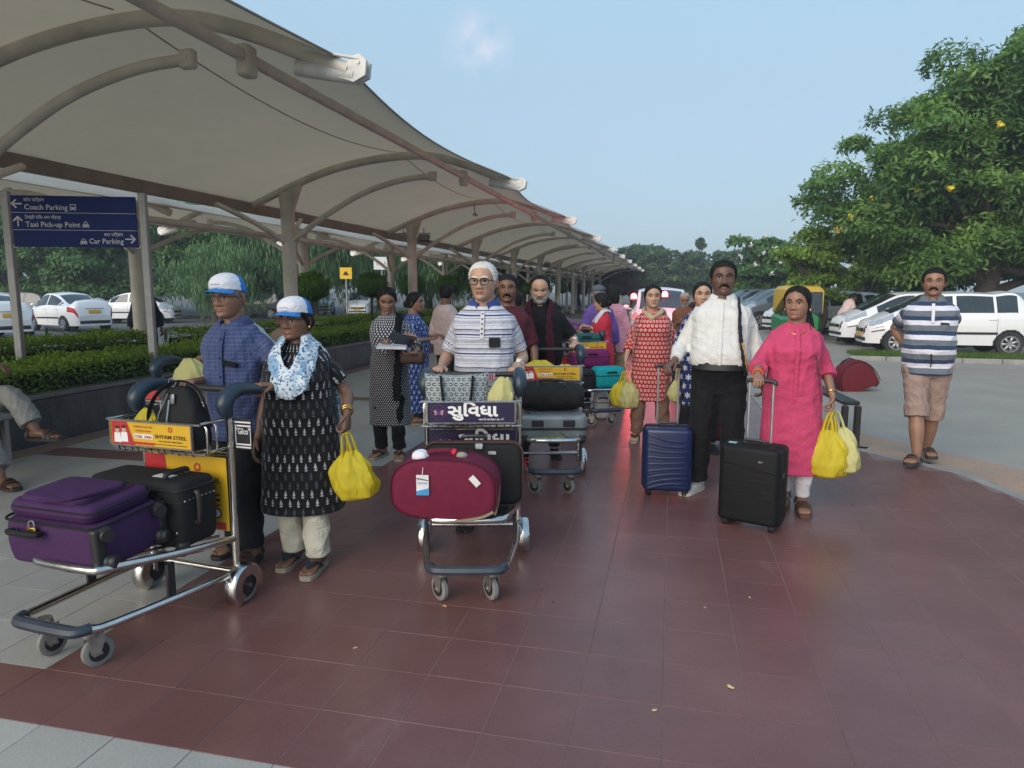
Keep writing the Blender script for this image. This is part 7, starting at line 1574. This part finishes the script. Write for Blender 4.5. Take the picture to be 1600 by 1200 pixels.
def shoulder_bag():
    root = thing('shoulder_bag', 'black shoulder bag standing in the left trolley basket', 'bag', place(TP[1], .055, -.06, .778), -6)
    R = []
    for z, w, d in ((0, .14, .085), (.05, .148, .092), (.14, .128, .08), (.22, .10, .062), (.275, .075, .045), (.30, .05, .03)): R.append(np.array([(x*1, y, z) for x, y, _ in ell((.012*math.sin(z*9), 0, z), w, d, 24, .72)]))
    g = G(); g.loft(R); V, N, F = remesh(g, .009, 1); V = folds(V, N, .003, 77, .3, 1.3); g = G(); g.add(V, F); g.obj('body', M_BNYL, root, angle=180)
    g = G(); g.tube([(.0, -.098, .03), (.0, -.088, .15), (.0, -.066, .24)], .004, 5); g.tube([(-.09, -.075, .06), (-.06, -.07, .17), (-.02, -.052, .27)], .005, 5); g.obj('zips', M_STEEL, root)
    g = G(); g.tube([(-.145, -.03, .02), (-.135, -.06, .16), (-.07, -.06, .27), (.02, -.02, .325), (.09, .03, .27), (.13, .05, .1)], .015, 8, sub=5, flat=.35); g.obj('strap', M_BNYL, root)
    g = G(); g.tube([(-.01+.020*math.cos(a), -.03, .318+.020*math.sin(a)) for a in np.linspace(0, 6.28, 13)[:-1]], .004, 6, closed=True); g.box((.02, -.065, .245), (.022, .01, .05), bev=.004); g.obj('clasps', M_STEEL, root)
shoulder_bag()
def carrier_mat(name, c, tr):
    n = NB(name); v = n.coord(); f = n.noise(26, 5, v, .7); n.set(Base_Color=n.ramp(f, [(.3, tuple(x*.82 for x in c)), (.7, c)]), Roughness=.38); n.b.inputs['Specular IOR Level'].default_value = .35; n.bump(n.noise(38, 5, n.vmap(v, (1, 1, .35)), .7), .9, .012)
    t = n.node('ShaderNodeBsdfTranslucent'); n.put(t.inputs[0], c); m = n.node('ShaderNodeMixShader'); m.inputs[0].default_value = tr; n.t.links.new(n.b.outputs[0], m.inputs[1]); n.t.links.new(t.outputs[0], m.inputs[2]); n.t.links.new(m.outputs[0], n.out.inputs[0]); return n.mat
M_YBAG = carrier_mat('yellow_plastic_bag', (.86, .72, .05), .45); M_PBAG = carrier_mat('pale_yellow_bag', (.78, .74, .34), .42)
def carrier(label, loc, rz, w, hgt, d, m, seed, tilt=0, handles=True, group=None, open_=1.0):
    """plastic carrier hanging from (0,0,0) downwards"""
    root = thing('carrier_bag', label, 'carrier bag', loc, rz, group); root.rotation_euler = (0, R_(tilt), R_(rz)); r = np.random.default_rng(seed); R = []; n = 48; hz = .26*hgt if handles else .02; a = np.arange(n)*2*math.pi/n
    for t in np.linspace(0, 1, 26):
        z = -hz-(hgt-hz)*t; k = np.interp(t, [0, .12, .35, .7, .92, 1], [.30, .55, .90, 1.0, .86, .45]); kd = np.interp(t, [0, .12, .35, .7, .92, 1], [.18, .45, .85, 1.05, .92, .35])
        wr = 1+.07*np.sin(a*5+seed+t*4)+.05*np.sin(a*9-t*9+seed*2)+.03*np.sin(a*17+t*13)+.05*(1-t)*np.sin(a*13+seed); R.append(np.stack([w/2*k*np.cos(a)*wr+.01*math.sin(t*5+seed), d/2*kd*np.sign(np.sin(a))*np.abs(np.sin(a))**.85*wr, z+.006*np.sin(a*4+seed)*(t < .95)+0*a], 1))
    g = G(); g.loft(R); g.obj('bag_body', m, root, angle=70)
    if handles:
        for s in (-1, 1):
            g = G(); g.tube([(s*w*.16, s*.012, -hz-.02), (s*w*.13, s*.012, -hz*.6), (s*.02, s*.008, -.006), (0, s*.006, .004), (-s*.006, s*.006, -.004), (s*w*.03, -s*.012, -hz*.6), (s*w*.06, -s*.014, -hz-.02)], [.022, .016, .010, .008, .010, .014, .020], 8, sub=4, flat=.45); g.obj('bag_handle', m, root)
    return root
carrier('bright yellow carrier bag held by the woman in the cap', (-1.655, 3.29, .775), 20, .235, .36, .16, M_YBAG, 3, -8)
carrier('bright yellow carrier bag held by the pink-dressed woman', (1.075, 5.00, .70), 8, .30, .45, .2, M_YBAG, 5, 3); carrier('pale yellow carrier bag beside the bright one in the pink-dressed woman\'s hand', (1.115, 5.06, .70), -25, .26, .43, .17, M_PBAG, 8, -9)
carrier('yellow carrier bag in the red-dressed woman\'s hand, nearer the trolleys', (-.455, 7.06, .71), 15, .20, .37, .15, M_YBAG, 9, 8); carrier('pale yellow carrier bag in the red-dressed woman\'s hand, against her kurta', (-.415, 7.0, .71), -10, .20, .37, .15, M_PBAG, 12, -4)
carrier('pale bag hanging between the red-dressed woman and the white-shirted man', (.08, 6.80, .78), 5, .17, .33, .12, M_PBAG, 14, 0)
def standing_bag(label, loc, rz, w, h, d, m, seed):
    r = carrier(label, (loc[0], loc[1], loc[2]+h), rz, w, h, d, m, seed, 0, False); return r
standing_bag('yellow bag in the left trolley basket, left of the black shoulder bag', place(TP[1], -.115, -.10, .775), -6, .15, .21, .10, M_YBAG, 21)
standing_bag('flattened yellow packet under the advert board of the left trolley basket', place(TP[1], -.04, -.12, .774), -6, .26, .035, .10, M_YBAG, 23)
standing_bag('cream bag on the half hidden trolley behind the black shoulder bag', place(TP[5], .0, -.02, .85), 10, .22, .24, .14, M_PBAG, 25)
standing_bag('pale yellow bag standing in the middle trolley basket right of the tote', place(TP[2], .165, -.075, .775), 14, .155, .285, .12, M_PBAG, 27)
standing_bag('heap of yellow carrier bags in the bearded man\'s trolley basket', place(TP[3], -.07, -.08, .775), 14, .34, .20, .18, M_YBAG, 29); standing_bag('second yellow bag at the right end of the bearded man\'s basket', place(TP[3], .13, -.07, .775), 10, .22, .165, .16, M_YBAG, 31); standing_bag('yellow scrap of bag under the silver case on the bearded man\'s trolley', place(TP[3], -.02, -.56, .40), 14, .25, .03, .1, M_YBAG, 33)
# maroon holdall on the middle trolley
def holdall():
    root = thing('holdall', 'maroon holdall with white airline tag lying on the front of the middle trolley', 'bag', place(TP[2], -.105, -.545, .405), 8); root.scale = (.9, .9, .9)
    def outline(s, n=44):
        P = []
        for t in np.linspace(0, 2*math.pi, n, endpoint=False):
            c, sn = math.cos(t), math.sin(t); x = .295*np.sign(c)*abs(c)**.62; z = (.175 if sn > 0 else .16)*np.sign(sn)*abs(sn)**(.72 if sn > 0 else .55); x *= 1-.10*max(0, sn)**2; P.append((x*s, z*(.96*s+.04)+.165-.02*x))
        return P
    R = []
    for y, s in ((-.135, .86), (-.130, .93), (-.115, .97), (-.08, .995), (.0, 1.02), (.08, .995), (.115, .97), (.135, .86)): R.append([(x, y-.012*(1-(x/.3)**2)*(y < -.1), z) for x, z in outline(s)])
    g = G(); g.loft(R); g.obj('body', M_MARN, root, angle=60)
    g = G()
    for y in (-.118, .118): g.tube([(x, y, z) for x, z in outline(.985)], .006, 6, closed=True)
    g.obj('piping', bagcloth('dark_maroon_piping', (.06, .004, .016)), root)
    g = G(); g.tube([(.27, -.125, .06), (.20, -.14, .03), (.06, -.145, .008), (-.02, -.14, .002)], [.022, .02, .014, .01], 8, sub=4, flat=.4); g.tube([(.27, -.11, .04), (.285, -.08, .10), (.284, -.03, .18)], .016, 8, sub=3, flat=.4); g.obj('loose_strap', bagcloth('khaki_webbing', (.23, .20, .13)), root)
    g = G(); g.tube([(-.11, -.03, .335), (-.09, -.035, .362), (-.02, -.035, .372), (.03, -.035, .368), (.05, -.03, .335)], .014, 8, sub=4); g.obj('handle', M_MARN, root)
    g = G(); g.tube([(.035, -.035, .367), (.055, -.036, .362)], .02, 10); g.obj('red_thread', mat('red_thread', (.5, .01, .03)), root); g = G(); g.ball((.085, -.03, .345), (.035, .02, .02), 10, 6); g.obj('grey_thread', mat('grey_thread', (.25, .25, .21)), root)
    t = thing('luggage_tag', 'white and blue luggage tag hanging on the maroon holdall', 'tag', tuple(Vector(place(TP[2], -.105, -.545, .405))+Vector((-.077, -.149, .186))), 8)
    g = G(); g.box((0, 0, 0), (.062, .004, .10), bev=.002); c = g.obj('card', M_TAG, t, smooth=False); g = G(); flat(g, [(-.03, -.05), (.03, -.05), (.03, -.014), (-.03, -.03)], -.0035, 0); txt(g, 'FORTUNE', 0, -.0035, .006, .008, 1, 'CENTER', .045); flat(g, [(-.028, .03), (.028, .022), (.028, .026), (-.028, .036)], -.0035, 2); g.obj('print', [M_TAGB, M_TAGB, M_INK], c, smooth=False)
    g = G(); g.tube([(0, -.002, .048), (.002, .01, .09), (.0, .06, .14)], .002, 5, sub=3); g.obj('string', M_TAG, t)
    g = G(); g.box((.175, -.152, .235), (.062, .003, .034), r=eul(0, 48, 0)); g.obj('sticker', M_TAG, root, smooth=False)
    c = thing('cap', 'white and blue cap tied to the handle of the maroon holdall', 'cap', tuple(Vector(place(TP[2], -.105, -.545, .405))+Vector((-.122, -.045, .293))), 8); g = G(); g.ball((0, 0, .01), (.046, .05, .034), 14, 8); g.obj('crown', F_CAPW, c); g = G(); g.ball((.05, -.01, .0), (.035, .03, .006), 12, 5); g.obj('brim', F_CAPB, c)
holdall()
def black_case_T2():
    root = thing('soft_suitcase', 'black suitcase leaning upright behind the maroon holdall', 'suitcase', place(TP[2], .015, -.255, .375), 13.7); root.rotation_euler = (R_(-7), 0, R_(13.7))
    g = G(); d = (.53, .335, .19); g.rbox((0, 0, 0), d, .06, rt=rot('X', 90), rv=.03, k=5); g2 = G(); g2.V = (np.array(g.V)+[0, 0, .168]).tolist(); g2.F = g.F; g2.M = g.M; g2.obj('shell', M_BNYL, root)
    g = G()
    for yy in (-.097, -.03): 
        P = [(x, yy, z+.168) for x, z in [((.265-.06)*cx+.06*math.cos(R_(a0+18*i)), (.168-.06)*cz+.06*math.sin(R_(a0+18*i))) for cx, cz, a0 in ((1, 1, 0), (-1, 1, 90), (-1, -1, 180), (1, -1, 270)) for i in range(6)]]; g.tube(P, .005, 6, closed=True)
    g.obj('piping', bagcloth('brown_piping', (.07, .035, .03)), root)
    g = G(); g.tube([(-.06, 0, .335), (-.055, -.01, .36), (.055, -.01, .36), (.06, 0, .335)], .011, 8, sub=4); g.obj('handle', M_BLACK, root); g = G(); g.box((0.03, -.105, .315), (.045, .012, .035), bev=.006); g.obj('lock', M_STEEL, root)
    g = G(); g.box((.10, -.1, .28), (.045, .006, .02), bev=.002); g.obj('badge', M_STEEL, root)
    rb = thing('ribbon', 'red ribbon tied to the right side of the black suitcase on the middle trolley', 'ribbon', place(TP[2], .285, -.25, .60), 13); g = G()
    for k in range(6): a = k*1.05; g.tube([(0, 0, 0), (.028*math.cos(a), -.012, .028*math.sin(a)), (.006*math.cos(a+.5), -.004, .006*math.sin(a+.5))], .006, 5, sub=3, flat=.4)
    g.tube([(0, 0, 0), (.01, 0, -.04), (.0, 0, -.09)], .008, 5, sub=2, flat=.3); g.obj('bow', mat('red_ribbon', (.45, .01, .03), .5), rb)
black_case_T2()
def p_mono(n, u, v):
    cu, cv, par, ci, ri = cells(n, u, v, .030, .027); r = n.math('SQRT', n.math('ADD', n.math('MULTIPLY', cu, cu), n.math('MULTIPLY', cv, cv))); alt = n.math('SUBTRACT', n.math('MULTIPLY', n.math('MODULO', ci, 2), 2), 1)
    ring = n.math('MULTIPLY', band(n, r, .19, .36), n.math('SUBTRACT', 1, n.math('MULTIPLY', n.math('GREATER_THAN', n.math('MULTIPLY', cu, alt), .05), n.math('LESS_THAN', n.math('ABSOLUTE', cv), .14)))); base = n.mix(n.noise(7, 2, n.coord()), (.20, .235, .25), (.36, .40, .42))
    fl = n.math('MULTIPLY', n.math('GREATER_THAN', n.noise(13, 2, n.vmap(n.attr('puv').outputs['Vector'], loc=(3.1, 1.2, 0))), .56), n.math('LESS_THAN', v, .085)); base = n.mix(n.math('MULTIPLY', fl, .75), base, (.40, .10, .13)); return n.mix(ring, base, (.018, .02, .028))
C_MONO = cloth('monogram_tote_cloth', p_mono, .5)
def tote():
    root = thing('tote_bag', 'grey tote bag printed with C letters and dark handles in the middle trolley basket', 'bag', place(TP[2], -.085, -.075, .778), 13.7); R = []
    for z, w, d in ((0, .16, .062), (.03, .165, .066), (.14, .172, .062), (.23, .178, .05), (.27, .18, .040), (.272, .176, .036), (.21, .165, .036)): R.append([(x, y, z+(.018*(x/.18)**2 if z > .15 else 0)) for x, y, _ in ell((0, 0, 0), w, d, 36, .6)])
    g = G(); g.loft(R); me = g.mesh('body', True, 60); V = np.array(g.V); uv = np.stack([V[:, 0]+.3*V[:, 1], V[:, 2], 0*V[:, 0]], 1).astype(np.float32); at = me.attributes.new('puv', 'FLOAT_VECTOR', 'POINT'); at.data.foreach_set('vector', uv.ravel()); me.materials.append(C_MONO); link('body', me, root)
    g = G(); g.tube([(-.085, -.060, .28), (-.075, -.078, .18), (-.055, -.084, .08), (-.015, -.086, .036), (.03, -.086, .038), (.065, -.083, .09), (.085, -.076, .19), (.093, -.060, .28)], .0165, 8, sub=5, flat=.4); g.obj('handle', M_BNYL, root)
    g = G(); g.tube([(-.085, .05, .19), (-.07, .06, .22), (.0, .07, .24), (.07, .06, .22), (.09, .05, .19)], .010, 8, sub=4, flat=.5); g.obj('handle', M_BNYL, root)
    fl = G(); fl.loft([[(x, y, z) for x, y in ((.155, -.02), (.155, .02), (.215, .01), (.215, -.01))] for z in (.25, .285)]); me = fl.mesh('corner_flap', False); V = np.array(fl.V); at = me.attributes.new('puv', 'FLOAT_VECTOR', 'POINT'); at.data.foreach_set('vector', V.astype(np.float32).ravel()); me.materials.append(C_MONO); link('corner_flap', me, root)
tote()
def duffel_T3():
    root = thing('holdall', 'black holdall lying on top of the silver case on the bearded man\'s trolley', 'bag', place(TP[3], -.01, -.36, .60), 14); R = []
    for x, s in ((-.26, .55), (-.25, .8), (-.22, .95), (-.1, 1.03), (.05, 1.04), (.2, .98), (.25, .82), (.262, .55)): R.append([(x, .15*s*math.cos(t), .105+.105*s*np.sign(math.sin(t))*abs(math.sin(t))**.8) for t in np.linspace(0, 2*math.pi, 24, endpoint=False)])
    g = G(); g.loft(R); V, N, F = remesh(g, .010, 1); V = folds(V, N, .003, 5, .2, 1.2); g = G(); g.add(V, F); g.obj('body', M_BNYL, root, angle=180)
    g = G(); g.tube([(-.24, -.0, .212), (0, 0, .224), (.24, 0, .212)], .006, 6); g.tube([(-.1, -.1, .19), (-.09, -.05, .235), (.09, -.05, .235), (.1, -.1, .19)], .009, 7, sub=4); g.tube([(-.23, -.12, .03), (-.10, -.165, -.06), (.05, -.185, -.14), (.14, -.18, -.19), (.22, -.13, -.10), (.25, -.1, .02)], .011, 7, sub=5, flat=.4); g.obj('straps', M_BLACK, root)
    s = thing('hard_suitcase', 'silver-grey hard case flat on the bearded man\'s trolley deck under the black holdall', 'suitcase', place(TP[3], .0, -.37, .385), 14); s.rotation_euler = (R_(4), 0, R_(14)); d = (.52, .36, .21); g = G(); g.rbox((0, 0, .105), d, .05, rv=.035); g.obj('shell', M_SILV, s)
    g = G(); zipline(g, d, .05, .105, 0, .003, .010); g.obj('seam', M_BLACK, s); 
    for q in (-.12, .12): g = G(); g.box((q, -.185, .15), (.09, .02, .05), bev=.006); g.obj('latch', M_BLACK, s)
    for x in (-.22, .22): wheel_knob(s, (x, -.17, .02), np.eye(3))
duffel_T3()
def pile_T4():
    def soft(label, loc, rz, d, m, r=.05, name='soft_suitcase'):
        root = thing(name, label, 'bag', loc, rz); g = G(); g.rbox((0, 0, d[2]/2), d, r, rv=min(.05, d[2]*.4), bulge=.008); g.obj('shell', m, root); g = G(); zipline(g, d, r, d[2]*.6, 0, .005, .006); g.obj('zip', M_BNYL, root); g = G(); g.tube([(-.05, -d[1]/2, d[2]*.75), (-.045, -d[1]/2-.02, d[2]*.78), (.045, -d[1]/2-.02, d[2]*.78), (.05, -d[1]/2, d[2]*.75)], .009, 6, sub=3); g.obj('handle', M_BNYL, root)
    soft('magenta soft bag lying in the middle of the fourth trolley', place(TP[4], .02, -.18, .62), 30, (.46, .24, .22), M_MAGB); soft('bright teal bag at the front of the fourth trolley', place(TP[4], .12, -.50, .42), 30, (.36, .24, .24), M_TEAL, .07); soft('dark teal bag in the basket of the fourth trolley', place(TP[4], .0, -.06, .86), 30, (.40, .17, .16), M_DTEAL); soft('black bag low on the fourth trolley next to the teal one', place(TP[4], -.16, -.45, .40), 30, (.20, .30, .24), M_BNYL)
    soft('clear-wrapped pale bundle beside the wheel of the fourth trolley', (-.80, 8.25, .0), 20, (.16, .20, .34), mat('clear_wrap', (.5, .5, .52), .15), .06)
pile_T4()
# wheeled cases standing on the tiles
def case(name, label, loc, rz, d, shell, handle_h, ribs=0, wheels=M_BLACK):
    root = thing(name, label, 'suitcase', loc, rz); w, dp, h = d; wz = .045; g = G(); g.rbox((0, 0, wz+h/2), d, .045, rv=.032, k=5); yq = -dp/2
    if ribs:   # moulded fan of ridges on the front
        for k in range(ribs):
            t = k/(ribs-1); z0 = wz+.06+(h-.15)*t; z1 = wz+.02+(h-.06)*t**1.15
            P = [(-w/2+.03+(w-.06)*u, yq-.000-.004*math.sin(math.pi*u), z1*(1-u)+z0*u+.045*math.sin(u*math.pi)*(.5-t)) for u in np.linspace(0, 1, 9)]; g.tube(P, [.004]+[.0115]*7+[.004], 8, flat=.7, up=(0, -1, 0))
    g.obj('shell', shell, root, angle=40)
    g = G(); R = []
    zz = G(); 
    P = [((w/2+.002)*a, 0, wz+h/2+(h/2+.002)*b) for a, b in ((-1, -.9), (-1, 0), (-1, .9), (-.9, 1), (0, 1), (.9, 1), (1, .9), (1, 0), (1, -.9), (.9, -1), (0, -1), (-.9, -1))]; g.tube(P, .0065, 6, closed=True); g.obj('zip', M_BNYL, root)
    for sx in (-1, 1):
        for sy in (-1, 1):
            x, y = sx*(w/2-.045), sy*(dp/2-.045); g = G(); g.lathe([(.022, .028), (.026, .05), (.024, .062)], 12, (np.eye(3), (x, y, 0))); g.box((x, y+.008, .036), (.036, .02, .03), bev=.005); wo = g.obj('wheel_housing', M_BLACK, root)
            g = G()
            for q in (-.009, .009): g.lathe([(.002, -.006), (.022, -.006), (.0255, -.003), (.0255, .003), (.022, .006), (.002, .006)], 16, (rot('Y', 90)@rot('X', sx*18), (x+q, y+.012, .026)))
            g.obj('wheel', wheels, wo)
    hw = .075; g = G()
    for s in (-1, 1): g.tube([(s*hw, dp/2-.035, wz+h-.02), (s*hw, dp/2-.035, handle_h)], .0085, 8)
    g.obj('telescopic_tube', M_ALU, root); g = G(); g.tube([(-hw-.012, dp/2-.035, handle_h-.012), (-hw, dp/2-.035, handle_h+.01), (hw, dp/2-.035, handle_h+.01), (hw+.012, dp/2-.035, handle_h-.012)], .015, 10, sub=3); g.obj('grip', M_BLACK, root)
    g = G(); g.tube([(-.06, 0, wz+h), (-.055, 0, wz+h+.022), (.055, 0, wz+h+.022), (.06, 0, wz+h)], .009, 8, sub=4); g.obj('carry_handle', M_BLACK, root)
    return root, wz, h
case('hard_suitcase', 'navy hard suitcase with fanned ridges held by the white-shirted man', (-.005, 5.22, 0), 4, (.355, .235, .475), M_NAVYS, .955, 9)
b, wz, h = case('hard_suitcase', 'black matt cabin suitcase held by the pink-dressed woman', (.545, 4.60, 0), -22, (.385, .25, .50), M_BSHELL, .935, 0)
g = G(); g.tube([(-.15, -.127, wz+h-.11), (.0, -.1285, wz+h-.13), (.17, -.127, wz+h-.155)], .003, 5)
for k in range(9): g.box((-.0, -.1255, wz+.06+k*.036), (.32, .004, .006), bev=.0015)
g.obj('moulded_lines', M_BSHELL, b, smooth=False); g = G(); g.box((.075, -.128, wz+h-.085), (.035, .004, .014), bev=.001); bd = g.obj('badge', M_BLACK, b, smooth=False); g = G(); txt(g, 'SKY', .075, -.1305, wz+h-.089, .008, 0, 'CENTER', .026); g.obj('lettering', M_STEEL, bd, smooth=False); g = G(); g.box((-.13, -.03, wz+h+.001), (.05, .035, .003)); g.obj('sticker', mat('pale_blue_sticker', (.35, .55, .6), .5), b, smooth=False)
g = G()
for z in (.36, .38): g.box((.194, -.02, z), (.004, .04, .008))
g.obj('side_badge', M_STEEL, b, smooth=False)
c, wz, h = case('soft_suitcase', 'tall maroon suitcase standing behind the white-shirted man', (.37, 7.15, 0), -8, (.42, .27, .585), M_MARC, .80, 0); g = G(); g.rbox((0, -.14, wz+.25), (.34, .03, .40), .03, rv=.012, rt=None); g.obj('front_pocket', M_MARC, c); g = G(); g.box((.0, -.157, wz+.13), (.02, .004, .07)); g.obj('label', M_TAG, c, smooth=False)
def road_bag():
    root = thing('holdall', 'dark red wheeled bag tilted on the road beyond the black bench', 'bag', (2.93, 11.9, RZ), 10); root.rotation_euler = (0, R_(-24), R_(10)); R = []
    for y, s in ((-.17, .80), (-.155, .93), (-.11, .99), (0, 1.0), (.11, .99), (.155, .93), (.17, .80)): R.append([(.02+x*s, y, .06+z*s) for x, z in [(.30*np.sign(math.cos(t))*abs(math.cos(t))**.8, .0+.44*max(0, math.sin(t))**.8 - (.05 if math.sin(t) < 0 else 0)) for t in np.linspace(0, 2*math.pi, 32, endpoint=False)]])
    g = G(); g.loft(R); g.obj('body', bagcloth('dark_red_nylon', (.115, .010, .016)), root, angle=60); g = G(); g.tube([(-.1, -.02, .50), (-.06, -.02, .535), (.06, -.02, .535), (.1, -.02, .50)], .01, 7, sub=3); g.obj('handle', M_BNYL, root); g = G(); g.tube([(.02+.30*math.cos(t), -.158, .06+.42*math.sin(t)**.8 if math.sin(t) > 0 else .06) for t in np.linspace(0, math.pi, 20)], .007, 6); g.obj('piping', M_BNYL, root)
    for y in (-.13, .13): g = G(); g.lathe([(.004, -.015), (.045, -.015), (.05, 0), (.045, .015), (.004, .015)], 16, (rot('X', 90), (.24, y, .03))); g.obj('wheel', M_RUB, root)
road_bag()
# things carried or tucked into pockets
def at_chest(p, xf, zf, off=.0): 
    A = p['TOR']; h = p['h']; d = np.interp(zf, A[:, 0], A[:, 2])*h*p['girth']; w = np.interp(zf, A[:, 0], A[:, 1])*h*p['girth']; b = p['belly']*h*GA(zf-.605, .062); y = np.interp(zf, A[:, 0], A[:, 3])*h-b*.55-(d+.026+b*.5)*math.sqrt(max(0, 1-(xf*h/(w+.026+b*.45))**2))**.88-off
    q = p['T'](np.array([xf*h, y, zf*h])); return p['loc']+p['Mw']@q
def pocket_phone(p, xf, zf, rz, label, size=(.072, .010, .062), tilt=0, m=M_BLACK, glass=True):
    q = at_chest(p, xf, zf, .004); root = thing('phone', label, 'phone', tuple(q), rz); root.rotation_euler = (R_(-6), R_(tilt), R_(rz)); g = G(); g.box((0, 0, 0), size, bev=.004); g.obj('case', m, root, smooth=False)
    if not glass: return
    g = G(); g.box((0, -size[1]/2-.0008, 0), (size[0]*.88, .001, size[2]*.8)); g.obj('glass', mat('phone_glass', (.01, .01, .012), .3, spec=.25), root, smooth=False)
pocket_phone(p6, .048, .715, 20, 'black phone in the breast pocket of the striped polo'); pocket_phone(p1, .036, .712, 4, 'dark spectacle case in the blue shirt pocket', (.085, .020, .028), 10, F_BLACK, False); pocket_phone(p18, .056, .725, 4, 'dark pen case in the pocket of the wide-striped shirt', (.07, .012, .022), 4, glass=False)
g = G(); gl = thing('phone', 'phone held in both hands by the brown-shirted man', 'phone', (.20, 11.36, 1.07), 4); g.box((0, 0, 0), (.075, .012, .15), r=eul(-50, 0, 0), bev=.004); g.obj('case', M_BLACK, gl, smooth=False); g = G(); g.box((0, .008, .006), (.066, .003, .14), r=eul(-50, 0, 0)); g.obj('screen', mat('phone_glass', (.01, .01, .012)), gl, smooth=False)
def book():
    root = thing('book', 'white open book with a dark and pink cover held by the dotted-kurta woman', 'book', (-2.30, 5.58, 1.035), 18); g = G()
    g.loft([[(-.17, -.10, 0), (.08, -.12, -.005), (.08, .10, .0), (-.17, .11, .012)], [(-.17, -.10, .022), (.08, -.12, .016), (.08, .10, .022), (-.17, .11, .034)]]); g.obj('pages', mat('paper', (.60, .63, .68), .7), root, smooth=False)
    g = G(); g.box((.035, .02, .075), (.20, .14, .006), r=eul(-32, 24, 12)); g.obj('cover', mat('dark_cover', (.03, .035, .06), .4), root, smooth=False); g = G(); g.box((.10, .05, .085), (.12, .11, .012), r=eul(-30, 12, 10), bev=.003); g.obj('back_cover', mat('pink_cover', (.40, .22, .20), .5), root, smooth=False)
    hb = thing('handbag', 'brown handbag under the arm of the woman in the dotted kurta', 'bag', (-2.21, 5.70, .945), 10); g = G(); g.rbox((0, 0, 0), (.22, .09, .12), .03, rv=.03); g.obj('body', M_LEATH, hb); g = G(); g.tube([(-.09, 0, .05), (-.05, -.03, .12), (.05, -.03, .12), (.09, 0, .05)], .008, 6, sub=4); g.obj('handle', M_LEATH, hb)
book()
# ------------------------------------------------------------------ haze between here and the far trees
HAZE = 0.0020
if HAZE:
    g = G(); g.box((0, 75, 6), (420, 360, 20)); hz = g.obj('haze', None, smooth=False); hz.data.materials.clear(); hm = bpy.data.materials.new('haze_air'); hm.use_nodes = True; t = hm.node_tree; t.nodes.clear(); o = t.nodes.new('ShaderNodeOutputMaterial'); pv = t.nodes.new('ShaderNodeVolumePrincipled'); pv.inputs['Color'].default_value = (.80, .88, 1, 1); pv.inputs['Density'].default_value = HAZE; pv.inputs['Anisotropy'].default_value = .2; t.links.new(pv.outputs[0], o.inputs['Volume']); hz.data.materials.append(hm); hz['kind'] = 'stuff'; hz['label'] = 'thin evening haze'
